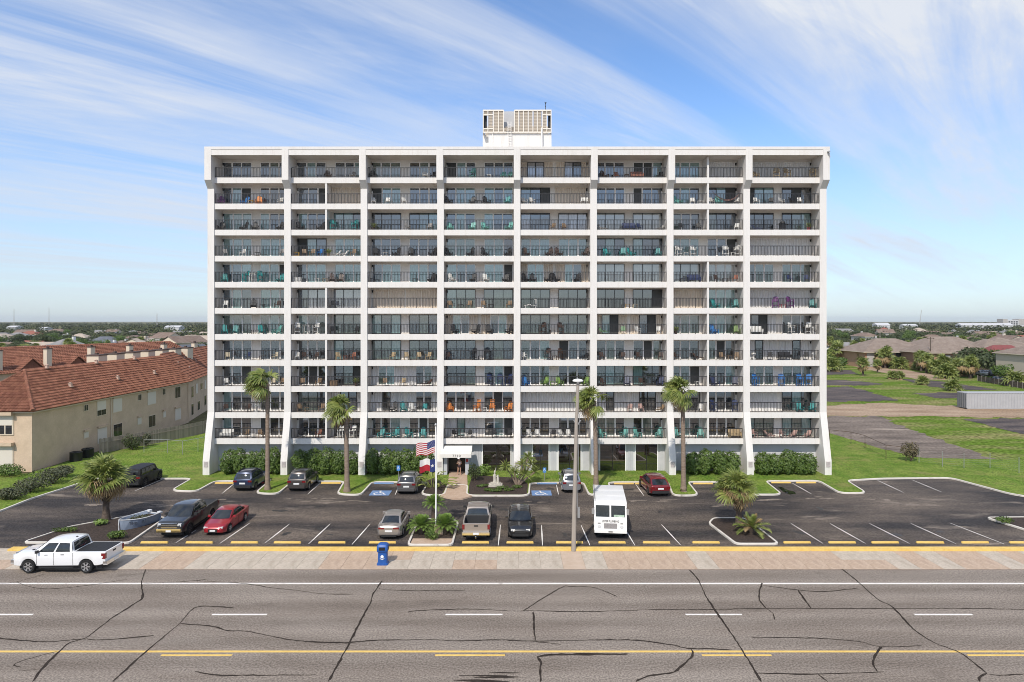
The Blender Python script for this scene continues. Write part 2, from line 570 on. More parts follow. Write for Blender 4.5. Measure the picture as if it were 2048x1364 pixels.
CR = [
    (0, 5, [(865, 150), (830, 240), (835, 330), (800, 365), (665, 450), (600, 500), (500, 575), (410, 600), (340, 660), (240, 760), (190, 830)]),
    (0, 4, [(-100, 560), (0, 575), (150, 590), (300, 595), (480, 580), (600, 585), (900, 560)]),
    (0, 3, [(340, 650), (120, 710), (80, 735), (120, 742)]), (0, 2, [(240, 755), (105, 768)]),
    (0, 4, [(1370, 398), (1155, 393), (1050, 490), (870, 640), (660, 830)]),
    (0, 4, [(1050, 490), (1240, 505), (1330, 530), (1460, 537), (1740, 590), (2040, 603)]),
    (0, 4, [(1140, 770), (1280, 792), (1400, 792), (1850, 790)]),
    (0, 2.5, [(-60, 262), (0, 255), (90, 247), (260, 200)]), (0, 2.5, [(95, 247), (240, 285), (480, 270), (760, 228)]),
    (0, 2.5, [(830, 255), (980, 250), (1140, 238), (1220, 228)]), (0, 2.5, [(1140, 238), (1420, 255), (1590, 280), (1740, 295), (1880, 315), (2050, 318)]),
    (0, 5, [(2000, 690), (1920, 830)]),
    (660, 5, [(305, 238), (250, 320), (235, 370), (155, 520), (90, 650), (65, 690), (0, 820)]),
    (660, 3, [(285, 278), (330, 292), (600, 298), (790, 298)]), (660, 3, [(0, 315), (140, 318)]),
    (660, 3.5, [(460, 425), (500, 415), (800, 405), (1050, 415), (1200, 415), (1480, 420), (1900, 408), (2048, 408)]),
    (660, 3.5, [(1130, 415), (1350, 280), (1400, 273), (1540, 278), (1680, 332)]), (660, 4, [(1190, 420), (1195, 530), (1200, 590)]),
    (660, 4, [(0, 598), (80, 603), (290, 587), (600, 585), (760, 590), (1000, 585), (1200, 592), (1640, 585), (1820, 590), (2048, 622)]),
    (660, 3, [(1200, 595), (1350, 612)]), (660, 7, [(1745, 668), (1260, 675), (1235, 720), (1230, 830)]),
    (660, 4, [(2048, 750), (2010, 775), (1860, 798), (1790, 830)]),
    (1348, 5, [(90, 175), (140, 230), (185, 325), (260, 440), (370, 600), (480, 780), (510, 830)]),
    (1348, 4.5, [(965, 158), (1070, 240), (1190, 345), (1280, 395), (1400, 520), (1520, 600), (1680, 665), (1830, 780)]),
    (1348, 4, [(1830, 780), (1785, 810), (1790, 830)]), (1348, 3.5, [(1840, 785), (1900, 792), (2048, 785)]),
    (1348, 4, [(515, 250), (497, 340), (540, 400), (580, 430), (590, 470)]), (1348, 3, [(515, 265), (720, 292), (880, 302), (1080, 282)]),
    (1348, 4, [(725, 292), (800, 400)]), (1348, 3, [(0, 408), (200, 408), (500, 402), (1280, 402), (1600, 400), (1780, 402), (2070, 408)]),
    (1348, 3.5, [(0, 615), (80, 635), (230, 638), (340, 645)]), (1348, 4, [(100, 640), (108, 680), (0, 775)]),
    (1348, 3, [(450, 573), (640, 572), (880, 578), (1080, 595), (1215, 625), (1450, 620)]),
    (1348, 4.5, [(1215, 625), (1165, 710), (1190, 772)]), (1348, 3.5, [(480, 780), (840, 785), (1230, 772)]), (1348, 3.5, [(840, 785), (900, 830)]),
]


def smooth_line(pts, step=0.35, jit=0.0):
    """Catmull-Rom through the points, with a little wander"""
    P = [pts[0]] + list(pts) + [pts[-1]]
    out = []
    for i in range(1, len(P) - 2):
        a, b, c, d = (Vector(P[i - 1]), Vector(P[i]), Vector(P[i + 1]), Vector(P[i + 2]))
        n = max(2, int((c - b).length / step))
        for k in range(n):
            s = k / n
            p = 0.5 * ((2 * b) + (c - a) * s + (2 * a - 5 * b + 4 * c - d) * s * s + (3 * b - a - 3 * c + d) * s ** 3)
            out.append(Vector((p.x + random.uniform(-jit, jit), p.y + random.uniform(-jit, jit))))
    out.append(Vector(P[-1]))
    return out


def ribbon(name, pts, w, m, z, parent, vary=0.35):
    vs, fs = [], []
    n = len(pts)
    for i, p in enumerate(pts):
        d = (pts[min(i + 1, n - 1)] - pts[max(i - 1, 0)])
        d = d.normalized() if d.length > 1e-6 else Vector((1, 0))
        nn = Vector((-d.y, d.x))
        e = 0.35 if i in (0, n - 1) else 1.0
        ww = w * e * random.uniform(1 - vary, 1 + vary) / 2 * (1 + vary * .9 * math.sin(i * .21 + w * 90))
        vs += [(p.x + nn.x * ww, p.y + nn.y * ww, z), (p.x - nn.x * ww, p.y - nn.y * ww, z)]
    for i in range(n - 1):
        fs.append((2 * i, 2 * i + 1, 2 * i + 3, 2 * i + 2))
    return MB().add(vs, fs).build(name, m, parent)


zc_ = 0.0065
for ox, w, pl in CR:
    pts = [G(ox + x / 2.926, 1080 + y / 2.926).to_2d() for x, y in pl]
    zc_ += 0.0002
    ribbon('tar_seam', smooth_line(pts, 0.22, 0.022), 0.019 * w, TAR, zc_, road)
# worn patch at the bottom of the road
for k in range(16):
    c = G(random.uniform(940, 1020), random.uniform(1345, 1372)).to_2d()
    l = random.uniform(0.4, 1.2)
    ribbon('tar_seam', [c + Vector((-l, 0)), c + Vector((-l / 3, random.uniform(-.03, .03))), c + Vector((l / 3, 0)), c + Vector((l, 0))], random.uniform(.03, .09), TAR, 0.0145 + k * 0.0002, road)

# sidewalk: bed and single slabs
sidewalk = struct(MB().box(-90, SW0, -0.05, 90, SW1, 0.012).build('sidewalk', mat('joint_sand', (0.26, 0.2, 0.16), rough=0.95)))
slabm = {}
runs = [(-900, 40, 'C', 'P'), (40, 110, 'P', 'C'), (110, 320, 'C', 'C'), (320, 386, 'P', 'P'), (386, 640, 'C', 'C'), (640, 800, 'P', 'P'), (800, 836, 'P', 'C'), (836, 908, 'C', 'C'), (908, 1006, 'C', 'P'),
        (1006, 1112, 'C', 'C'), (1112, 1166, 'T', 'T'), (1166, 1215, 'C', 'C'), (1215, 1362, 'P', 'P'), (1362, 1412, 'C', 'C'), (1412, 1690, 'P', 'P'), (1690, 1760, 'C', 'P'), (1760, 1812, 'C', 'C'), (1812, 1868, 'P', 'P'),
        (1868, 1916, 'C', 'C'), (1916, 1968, 'P', 'P'), (1968, 2020, 'C', 'C'), (2020, 2075, 'P', 'P'), (2075, 3200, 'C', 'C')]
CONCT = mat('tan_concrete', (0.47, 0.36, 0.27), (0.52, 0.41, 0.32), 1.5, 0.85, speck=0.05, sscale=18)
swm = (SW0 + SW1) / 2
x = -45.0
while x < 45:
    x1 = x + 1.42
    pxm = 1024 + (x + x1) / 2 * F / swm
    r = next((q for q in runs if q[0] <= pxm < q[1]), runs[-1])
    for (y0, y1, code) in ((SW0 + 0.01, swm - 0.008, r[3]), (swm + 0.008, SW1 - 0.01, r[2])):
        dz = random.uniform(0, 0.006)
        key = (code, round(dz, 3), y0)
        if key not in slabm:
            m = {'C': CONC, 'P': CONCP, 'T': CONCT}[code]
            slabm[key] = MB().box(0.008, y0, 0.0, 1.412, y1, 0.028 + key[1]).mesh('slab', m)
        obj('slab', slabm[key], sidewalk, (x, 0, 0))
    x = x1
# yellow kerb between sidewalk and lot
KB0, KB1 = SW1 + 0.012, SW1 + 0.55
xk = G(30, 1096).x
struct(MB().box(xk, KB0, -0.05, 90, KB1, 0.15).build('yellow_kerb', PAINTY))
struct(MB().box(-90, KB0, -0.05, xk - 0.02, KB1, 0.03).build('driveway_apron', CONC))

# parking lot
LZ = 0.03
lot = struct(MB().sheet([(-62, KB1 + 0.01), (75, KB1 + 0.01), (75, 66.0), (-62, 66.0)], LZ).build('parking_lot', ASPH))
LAWNZ = 0.14
KL = [(-260, 1108), (0, 1022), (60, 998), (155, 968), (186, 957), (320, 957), (385, 957), (344, 981), (392, 983), (430, 962), (480, 962), (545, 958), (512, 986), (554, 988), (586, 962), (633, 962.5), (690, 962.5), (675, 988), (720, 990), (744, 964),
      (790, 964), (858, 965), (843, 989), (887, 991), (895, 970), (936, 970), (934, 991), (1057, 991), (1059, 966), (1120, 965), (1167, 965), (1179, 990), (1226, 990), (1215, 964.5), (1290, 964), (1336, 964), (1347, 991), (1396, 990.5), (1374.5, 963.5),
      (1450, 963.5), (1497, 989), (1563, 989), (1529.4, 962), (1637, 961), (1680, 986), (1732, 986), (1692, 961), (1760, 957), (1901, 955.4), (2018, 987), (2048, 992), (2300, 1020)]


def corner(poly, r=0.7, closed=False):
    out = []
    n = len(poly)
    for i, p in enumerate(poly):
        if not closed and i in (0, n - 1):
            out.append(p)
            continue
        a, b = poly[i - 1] - p, poly[(i + 1) % n] - p
        ra = min(r, a.length * .4)
        rb = min(r, b.length * .4)
        A, B = p + a.normalized() * ra, p + b.normalized() * rb
        for s in (0, .25, .5, .75, 1):
            out.append(A * (1 - s) ** 2 + p * 2 * s * (1 - s) + B * s * s)
    return out


kl = corner([G(x, y, 0.1).to_2d() for x, y in KL], 0.8)
lawn = struct(MB().prism([tuple(p) for p in kl] + [tuple(G(x_, y_).to_2d()) for x_, y_ in ((2300, 924), (1990, 921), (1838, 918), (1790, 908), (1652, 866))] + [(33, 92), (-49.5, 92), (-49.5, 66.5), (-62, 66)], -0.05, LAWNZ).build('lawn', GRASS))


def kerb(name, pts, m=None, w=0.15, z=0.17, closed=False):
    vs, fs = [], []
    n = len(pts)
    for i, p in enumerate(pts):
        a = pts[(i - 1) % n] if (closed or i > 0) else p
        b = pts[(i + 1) % n] if (closed or i < n - 1) else p
        d = (b - a).normalized()
        nn = Vector((-d.y, d.x))
        o, q = p - nn * w * .75, p + nn * w * .25
        vs += [(o.x, o.y, 0.0), (o.x, o.y, z - .02), (o.x + nn.x * .02, o.y + nn.y * .02, z), (q.x, q.y, z), (q.x, q.y, 0.0)]
    for i in range(n if closed else n - 1):
        j = (i + 1) % n
        for k in range(4):
            fs.append((5 * i + k, 5 * j + k, 5 * j + k + 1, 5 * i + k + 1))
    return struct(MB().add(vs, fs).build(name, m or KERBW))


kerb('kerb', kl)


def bed(poly, name='planting_bed', m=MULCH, z=0.12, rk=0.4, kz=0.16):
    p = corner([G(x, y, 0.08).to_2d() for x, y in poly], rk, True)
    ar = sum(p[i].x * p[(i + 1) % len(p)].y - p[(i + 1) % len(p)].x * p[i].y for i in range(len(p)))
    if ar < 0:
        p.reverse()
    b = struct(MB().prism([tuple(q) for q in p], -0.02, z).build(name, m))
    if kz:
        kerb('kerb', p, z=kz, closed=True)
    return b


bed([(48, 1085), (141, 1054), (229, 1038), (262, 1032), (330, 1036), (258, 1086)])
bed([(817, 1090), (834, 1050), (850, 1039), (906, 1040), (915, 1046), (903, 1090)])
bed([(1473, 1088), (1419, 1047), (1428, 1037), (1486, 1037), (1500, 1044), (1556, 1088)])
bed([(1974, 1036), (2200, 1034), (2300, 1090), (2150, 1090)])
# beds beside the entrance walk lie on the lawn slab
for pl in ([(847, 987), (884, 989), (893, 972), (870, 955), (852, 962)], [(938, 972), (937, 989), (1054, 989), (1056, 968), (1040, 956), (945, 950)]):
    struct(MB().sheet([tuple(G(x, y, 0.14).to_2d()) for x, y in pl], LAWNZ + 0.012).build('planting_bed', MULCH))
# sandy earth at the foot of the hedges
struct(MB().prism([tuple(G(x, y, 0.05).to_2d()) for x, y in ((899, 941.5), (934, 941.5), (935, 968), (934, 988), (944, 994), (925, 999), (905, 999), (880, 994), (887, 988), (896, 968))], 0.0, 0.16).build('entrance_walk', PAVER))
# gravel and pavers at the foot of the middle island
struct(MB().sheet([tuple(G(x, y, 0.12).to_2d()) for x, y in ((820, 1088), (826, 1077), (905, 1077), (901, 1088))], 0.127).build('island_paving', PAVER))

# painted stall lines
SL = [(351.7, 1085.4, 393, 1059.7), (439.7, 1086.8, 500, 1045.8), (530, 1086, 579, 1048), (617, 1088, 660, 1048), (704, 1089, 740, 1048), (996.4, 1091, 1001, 1049.4), (1085, 1091, 1083, 1050), (1180, 1091, 1162, 1050), (1270, 1091, 1250, 1058),
      (1361, 1090, 1323, 1049), (1646, 1087, 1582, 1047), (1731, 1087, 1660, 1047), (1819, 1087, 1739, 1047), (1911.7, 1087.4, 1821.4, 1046.8), (2008, 1088, 1899.4, 1045.8),
      (1271.5, 969, 1287.8, 991.5), (1113, 970, 1117, 989), (1584, 966, 1623, 988), (1755, 960.7, 1807, 985), (1823.4, 959.5, 1883, 984), (640, 966, 616, 988), (470, 966, 444, 987), (800, 968, 790, 990), (324, 959, 269.4, 982)]
for a, b, c, d in SL:
    p, q = G(a, b, LZ).to_2d(), G(c, d, LZ).to_2d()
    ribbon('stall_line', [p, p.lerp(q, .5), q], 0.11, PAINTW, LZ + 0.006, lot, 0.08)
# puddle left by the kerb
struct(MB().sheet([tuple(G(x, y).to_2d()) for x, y in ((1556, 975), (1566, 984), (1580, 990), (1592, 988), (1590, 984), (1576, 981), (1562, 974))], LZ + 0.004).build('puddle', mat('puddle_water', (0.012, 0.012, 0.012), rough=0.03)))

# wheel stops
stop_p = [(0, 0), (0.16, 0), (0.13, 0.12), (0.03, 0.12)]
ms = {}
for key, m in (('y', PAINTY), ('b', PAINTB)):
    b = MB()
    vs = []
    for xx, k in ((-.96, .03), (-.93, .12), (.93, .12), (.96, .03)):
        vs += [(xx, -.085, 0), (xx, -.06, k), (xx, .06, k), (xx, .085, 0)]
    fs = []
    for i in range(3):
        for k in range(4):
            k2 = (k + 1) % 4
            fs.append((4 * i + k, 4 * i + k2, 4 * i + 4 + k2, 4 * i + 4 + k))
    fs += [(3, 2, 1, 0), (12, 13, 14, 15)]
    ms[key] = MB().add(vs, fs).mesh('wheel_stop', m)
for px in (309, 399, 489, 575, 664, 765, 951, 1040, 1139, 1224, 1313, 1412, 1594, 1684, 1770, 1860, 1950, 2046):
    p = G(px, 1086, LZ)
    o = obj('wheel_stop', ms['y'], None, (p.x, p.y, LZ), random.uniform(-.02, .02))
    tag(o, 'yellow concrete wheel stop along the sidewalk side of the lot', 'wheel stop', 'wheel stops facing the sidewalk')
for px, py in ((450, 967), (662, 967), (1248, 968), (1290, 968), (1406, 968), (1562, 966), (1612, 966)):
    p = G(px, py, LZ)
    o = obj('wheel_stop', ms['y'], None, (p.x, p.y, LZ))
    tag(o, 'yellow concrete wheel stop in a stall against the building lawn', 'wheel stop', 'wheel stops facing the lawn')
for px, py, lb in ((768, 967.5, 'blue wheel stop in the accessible stall beside the dark grey SUV'), (1094, 968, 'blue wheel stop in the accessible stall beside the silver SUV')):
    p = G(px, py, LZ)
    tag(obj('wheel_stop', ms['b'], None, (p.x, p.y, LZ)), lb, 'wheel stop', 'blue wheel stops')


def wheelchair(mb, c, s, z, mi=0):
    """the white access symbol, lying flat, s metres tall"""
    def P(x, y):
        return (c[0] + x * s, c[1] + y * s, z)
    def ln(pts, w):
        for (a, b) in zip(pts[:-1], pts[1:]):
            A, B = Vector(a), Vector(b)
            d = (B - A).normalized()
            n = Vector((-d.y, d.x)) * w / 2
            mb.add([P(*(A - n)), P(*(B - n)), P(*(B + n)), P(*(A + n))], [(0, 1, 2, 3)], mi)
    mb.add([P(-.08 + .09 * math.cos(k * .785), .42 + .09 * math.sin(k * .785)) for k in range(8)], [tuple(range(8))], mi)
    ln([(-.06, .32), (-.02, -.02), (.18, -.02), (.28, -.34), (.38, -.32)], .09)
    ln([(-.04, .16), (.16, .16)], .07)
    ln([(-.1 + .27 * math.cos(R(a)), -.16 + .27 * math.sin(R(a))) for a in range(110, 351, 30)], .08)


for px, py, s in ((761, 986, 1.5), (1083, 986, 1.5)):
    p = G(px, py, LZ)
    sym = MB().box(p.x - .9, p.y - .85, LZ + .003, p.x + .9, p.y + .85, LZ + .007).build('access_marking', PAINTB, lot)
    b = MB()
    wheelchair(b, (p.x, p.y), s, LZ + .0095)
    b.build('access_symbol', PAINTW, sym)

# behind the viewpoint: promenade, seawall, beach and gulf, which the windows mirror
struct(MB().box(-400, 11, -0.3, 400, 17.98, 0.12).build('promenade', CONC))
struct(MB().box(-400, 10.2, -6, 400, 11, 0.9).build('seawall', CONC))
struct(MB().sheet([(-5200, -30), (5200, -30), (5200, 10.2), (-5200, 10.2)], -4.2).build('beach', SAND))
SEA = mat('gulf_water', (0.05, 0.085, 0.09), (0.07, 0.11, 0.11), 0.1, 0.12, bump=0.6, bscale=0.8)
struct(MB().sheet([(-5200, -7000), (5200, -7000), (5200, -30), (-5200, -30)], -4.4).build('sea', SEA))

# open field to the right of the building: old paving and sand tracks
OLDA = mat('old_dark_asphalt', (0.045, 0.037, 0.038), (0.125, 0.098, 0.085), 0.3, 0.9, detail=12, speck=0.35, sscale=3, stretch=(.4, 1.5, 1), stain=((0.27, 0.215, 0.17), .22, .58, .70, (.35, 1.6, 1)))
OLDG = mat('old_grey_asphalt', (0.105, 0.082, 0.067), (0.23, 0.185, 0.15), 0.3, 0.9, detail=12, speck=0.35, sscale=3, stretch=(.4, 1.5, 1), stain=((0.40, 0.33, 0.27), .25, .58, .70, (.35, 1.6, 1)))
FIELD = mat('field_grass', (0.105, 0.165, 0.028), (0.28, 0.225, 0.12), 0.16, 1.0, detail=14, speck=0.5, sscale=2.0, lo=.44, hi=.74, spec=0, stretch=(.5, 1.3, 1))
struct(MB().sheet([tuple(G(x, y).to_2d()) for x, y in ((1500, 930), (2300, 930), (2300, 726), (1800, 716), (1500, 716))], -0.03).build('field', FIELD))


def edge(poly, n=6, j=0.55):
    out = []
    for i, p in enumerate(poly):
        q = poly[(i + 1) % len(poly)]
        a, b = G(*p).to_2d(), G(*q).to_2d()
        m = max(2, int((b - a).length / 1.1))
        for k in range(m):
            s = k / m
            c = a.lerp(b, s)
            out.append((c.x + random.uniform(-j, j), c.y + random.uniform(-j, j) * 1.5))
    return out


for i, (m, nm, pl) in enumerate([
    (SAND, 'sand_track', [(1640, 811), (1760, 806), (1920, 812), (2150, 818), (2150, 836), (1760, 832), (1640, 831)]),
    (SAND, 'sand_track', [(1680, 725), (1740, 740), (1830, 758), (1900, 760), (1870, 750), (1780, 734), (1700, 721)]),
    (OLDG, 'old_paving', [(1640, 833), (1755, 832), (1850, 868), (1985, 917), (1900, 919), (1838, 915), (1790, 905), (1640, 862)]),
    (OLDA, 'old_paving', [(1928, 838), (2150, 835), (2150, 890), (2048, 868)]),
    (OLDA, 'old_paving', [(1640, 775), (1700, 773), (1795, 800), (1740, 803), (1640, 803)]),
    (OLDA, 'old_paving', [(1640, 760), (1690, 760), (1770, 768), (1720, 771), (1640, 769)]),
    (OLDA, 'old_paving', [(1640, 738), (1700, 740), (1715, 748), (1640, 750)]),
    (OLDA, 'old_paving', [(1822, 786), (1920, 785), (1960, 797), (1880, 797)]),
    (OLDA, 'old_paving', [(1800, 758), (1860, 760), (2000, 780), (1905, 779), (1855, 772)]),
]):
    struct(MB().sheet(edge(pl), -0.02 + 0.004 * i).build(nm, m))


# oil drips in the stalls, washed-in sand by the kerbs, bits of broken concrete in the field
def blob(name, c, rx, ry, z, m, parent, n=18, rr=random.Random(12)):
    ph = [rr.uniform(0, 6.28) for _ in range(4)]
    p = []
    for k in range(n):
        a = 6.2832 * k / n
        q = 1 + .25 * math.sin(2 * a + ph[0]) + .18 * math.sin(3 * a + ph[1]) + .14 * math.sin(5 * a + ph[2]) + rr.uniform(-.1, .1)
        p.append((c.x + rx * q * math.cos(a), c.y + ry * q * math.sin(a)))
    return MB().sheet(p, z).build(name, m, parent)


OIL = mat('oil_soaked_asphalt', (0.022, 0.020, 0.019), (0.05, 0.044, 0.04), 2, .6)
SILT = mat('washed_in_sand', (0.17, 0.14, 0.115), (0.24, 0.20, 0.165), 1.5, .95, speck=.3, sscale=8)
rb_ = random.Random(31)
zo = LZ + .0005
for px, py in ((485, 1066), (572, 1068), (660, 1070), (640, 1058), (1130, 1070), (1305, 1072), (1400, 1068), (1600, 1066), (1690, 1062), (1790, 1070), (1880, 1064), (1100, 978), (660, 978), (770, 977), (1255, 980), (1410, 978), (1010, 1020), (1320, 1024), (560, 1022), (1640, 1018)):
    zo += .00012
    blob('oil_stain', G(px, py).to_2d(), rb_.uniform(.15, .6), rb_.uniform(.12, .45), zo, OIL, lot)
for px, py, rx, ry in ((640, 1004, 2.2, .5), (700, 1002, 1.6, .4), (600, 999, 1.0, .3), (668, 996, .9, .4), (1260, 1003, 1.6, .35), (1350, 1003, 2.2, .4), (1530, 1000, 2.6, .4), (1640, 996, 1.6, .4), (1760, 1000, 1.8, .4), (420, 1001, 1.8, .4), (330, 1012, 2.4, .5), (190, 1010, 2.0, .5), (1080, 1003, 1.2, .3), (1450, 1012, 2.4, .3), (1850, 1012, 2.6, .35)):
    zo += .00012
    for k in range(3):
        zo += .0001
        c = G(px + rb_.uniform(-30, 30), py + rb_.uniform(-2.5, 2.5)).to_2d()
        blob('sand_stain', c, rx * rb_.uniform(.2, .45), ry * rb_.uniform(.25, .5), zo, SILT, lot)

# ------------------------------------------------------------------ the apartment building
YF = 67.0                      # plane of the slab edges
SP = 7.88                      # bay spacing
XC = 0.52                      # middle pillar
S_ = F / YF
ZF = lambda py: H - (py - HOR) / S_
FH = 52.2 / S_                 # storey height
Z0 = ZF(355.0)                 # top of the uppermost balcony edge
DB = 1.7                       # depth of the balconies
B = thing('apartment_building', 'white twelve-storey apartment block with balconies and flared pillars', 'building', (XC, YF, 0))
Wi = SP - 0.68                 # clear width of a bay
ORD = ['first', 'second', 'third', 'fourth', 'fifth', 'sixth', 'seventh', 'eighth', 'ninth', 'tenth', 'eleventh', 'twelfth']

# pillars: flared foot, straight shaft, corbelled head
zt = H + (HOR - 293.0) * (YF - 0.8) / F
zc0 = ZF(378)
pr = [(-1.15, 0.0), (-1.15, 1.55), (-0.10, ZF(824)), (-0.10, zc0), (-0.80, zc0 + 0.78), (-0.80, zt - 0.30), (DB + .1, zt - 0.30), (DB + .1, 0.0)]
pm = MB().extr(pr, -0.34, 0.34).mesh('pillar', WHITE)
vent = mat('vent_grille', (0.42, 0.38, 0.37), (0.52, 0.47, 0.46), 12, 0.7)
for i in range(9):
    p = obj('pillar', pm, B, ((i - 4) * SP, 0, 0))
    g = MB().box(-.2, -1.185, 0.95, .2, -1.152, 1.5)
    for k in range(6):
        g.box(-.2, -1.2, 0.97 + k * .09, .2, -1.187, 1.01 + k * .09)
    g.build('vent', vent, p)

# roof edge, roof, core
wtot = 8 * SP + 0.68
MB().box(-wtot / 2, -0.80, zt - .298, wtot / 2, 17.5, zt).build('roof', WHITE, B)
fz = H + (HOR - 309.8) * (YF - 0.8) / F
fas = MB().box(-Wi / 2, -0.76, fz, Wi / 2, -0.5, zt - .30).mesh('roof_fascia', WHITE)
sof = MB().box(-Wi / 2, -0.5, fz + .1, Wi / 2, DB + .1, fz + .25).mesh('soffit', SOFFIT)
for b in range(8):
    xb = (b - 3.5) * SP
    obj('roof_fascia', fas, B, (xb, 0, 0))
    obj('soffit', sof, B, (xb, 0, 0))
MB().box(-wtot / 2, DB + .1, 0, wtot / 2, 17.2, zt - .3).build('core', WALLW, B)
MB().bar((wtot / 2 - .1, -.87, zt - .7), (wtot / 2 - .02, -.9, zt - 1.1), .06).box(wtot / 2 - .3, -1.1, zt - .62, wtot / 2 - .1, -.82, zt - .5).build('security_camera', STEEL, B)

# balcony slabs (deck with raised edge), railings
sl = MB().box(-Wi / 2, 0.0, -0.58, Wi / 2, 0.2, 0.0).box(-Wi / 2, 0.2, -0.12, Wi / 2, DB + .1, -0.05, 1).box(-Wi / 2, 0.2, -0.24, Wi / 2, DB + .1, -0.125, 2)
slm = sl.mesh('balcony_slab', [WHITE, FLOORC, SOFFIT])
rm = {}


def railing(w):
    if w not in rm:
        r = MB()
        y = 0.07
        r.box(-w / 2, y - .03, 0.99, w / 2, y + .03, 1.055).box(-w / 2, y - .018, 0.08, w / 2, y + .018, 0.12)
        n = int(w / 0.15)
        for k in range(n + 1):
            xx = -w / 2 + w * k / n
            pw = .026 if k % max(1, n // 4) == 0 else .0155
            r.box(xx - pw, y - pw, 0.0 if pw > .02 else .1, xx + pw, y + pw, 1.0)
        rm[w] = r.mesh('railing', RAIL)
    return rm[w]


DW, DH = 3.1, 2.05


def fr_mesh(kind, cuts, h=DH):
    """frame bars for a door whose panes fill the given x ranges"""
    m = MB()
    t = 0.07 if kind == 'W' else 0.05
    x0, x1 = cuts[0][0] - t, cuts[-1][1] + t
    e = [x0] + [v for c in cuts for v in c] + [x1]
    for k in range(0, len(e), 2):
        m.box(e[k], -.09, 0.0, e[k + 1], 0.0, h)
    for c in cuts:
        m.box(c[0], -.085, h - t, c[1], 0.0, h)
        m.box(c[0], -.085, 0.0, c[1], 0.0, 0.09)
    return m.mesh('sliding_door', FRAMEW if kind == 'W' else FRAMED)


WC = [(-1.47, -.62), (-.46, .38), (.50, 1.44)]
WC2 = [(-1.44, -.50), (-.38, .46), (.62, 1.47)]
DC = [(-1.48, -.53), (-.47, .47), (.53, 1.48)]
HC = [(-.80, -.05), (.07, .82)]
PC = [(-.36, .36)]
frames = {'W': fr_mesh('W', WC), 'V': fr_mesh('W', WC2), 'D': fr_mesh('D', DC), 'H': fr_mesh('W', HC), 'h': fr_mesh('D', HC), 'P': fr_mesh('D', PC)}
cuts = {'W': WC, 'V': WC2, 'D': DC, 'H': HC, 'h': HC, 'P': PC}
pmc = {}


def pane(w, h, key):
    k = (round(w, 2), h, key)
    if k not in pmc:
        pmc[k] = MB().box(-w / 2, -.045, .09, w / 2, -.035, h - .05).mesh('pane', PANES[key])
    return pmc[k]


shm = {}


def shutter(w, h=DH, white=False):
    """accordion storm shutter: folded sheet"""
    k = (round(w, 2), h, white)
    if k not in shm:
        m = MB()
        n = max(4, int(w / .17) * 2)
        vs, fs = [], []
        for i in range(n + 1):
            xx = -w / 2 + w * i / n
            yy = -.14 if i % 2 else -.03
            vs += [(xx, yy, 0.03), (xx, yy, h - .06)]
        for i in range(n):
            fs.append((2 * i, 2 * i + 2, 2 * i + 3, 2 * i + 1))
        m.add(vs, fs)
        m.box(-w / 2, -.16, h - .06, w / 2, 0, h).box(-w / 2, -.16, 0, w / 2, 0, .03)
        m.box(-.035, -.17, .03, .035, -.02, h - .06)
        shm[k] = m.mesh('shutter', SHUTW if white else SHUT)
    return shm[k]


# which door each half bay has, top row first ('|' = dividing wall; lower case pane codes are picked below)
ROWS = [
    ['WW', 'WW', 'WW', 'WW', 'hh', 'WW', 'W|S', 'SS'],
    ['WW', 'W|S', 'WW', 'WW', 'DS', 'WW', 'W|D', 'DD'],
    ['WW', 'W|D', 'DD', 'WW', 'DD', 'DD', 'W|D', 'DD'],
    ['WW', 'DW', 'WW', 'WW', 'WW', 'DD', 'WW', 'SS'],
    ['WW', 'WW', 'WW', 'WW', 'HH', 'DD', 'D|W', 'WW'],
    ['WW', 'D|D', 'SS', 'DD', 'DD', 'DD', 'S|W', 'SS'],
    ['WW', 'W|D', 'DD', 'HH', 'DD', 'hh', 'W|W', 'hW'],
    ['WW', 'W|D', 'DD', 'DD', 'WW', 'WW', 'W|W', 'PP'],
    ['WW', 'W|D', 'HH', 'DW', 'WW', 'DD', 'W|W', 'WW'],
    ['WW', 'D|h', 'PH', 'WW', 'SS', 'Ph', 'D|W', 'SD'],
    ['WW', 'W|D', 'WW', 'PW', 'WW', 'WW', 'W|W', 'DD'],
]
PK = [  # pane mood per bay: t sheer, b dark blue, k dark, c curtain, g green, l blind
    ['b', 'b', 'g', 'b', 'c', 'b', 't', 'k'], ['b', 'b', 't', 't', 'b', 'b', 't', 'k'], ['t', 't', 'k', 't', 'c', 'l', 'b', 'k'], ['t', 't', 'b', 't', 't', 'b', 't', 'k'],
    ['t', 't', 't', 't', 't', 'l', 'l', 'g'], ['t', 'c', 't', 'g', 'k', 'k', 't', 'k'], ['g', 'g', 'b', 't', 'g', 'b', 'g', 'k'], ['b', 'k', 'g', 'b', 'b', 'k', 'k', 'k'],
    ['k', 'k', 'g', 'k', 'k', 'k', 'k', 'g'], ['k', 'b', 'k', 'k', 'k', 'k', 'k', 'k'], ['k', 'k', 'k', 'k', 'k', 'g', 'k', 'g']]
divm = MB().box(-.09, 0.02, -.05, .09, DB + .1, FH - .60).mesh('dividing_wall', WHITE)
pier = mat('siding', (0.60, 0.56, 0.51), (0.54, 0.50, 0.46), 1, 0.8)
lampm = MB().box(-.06, -.16, -.1, .06, -.02, .12).box(-.09, -.2, .12, .09, -.02, .15).mesh('wall_lantern', BLACKM)
rnd = random.Random(11)
dks = {}
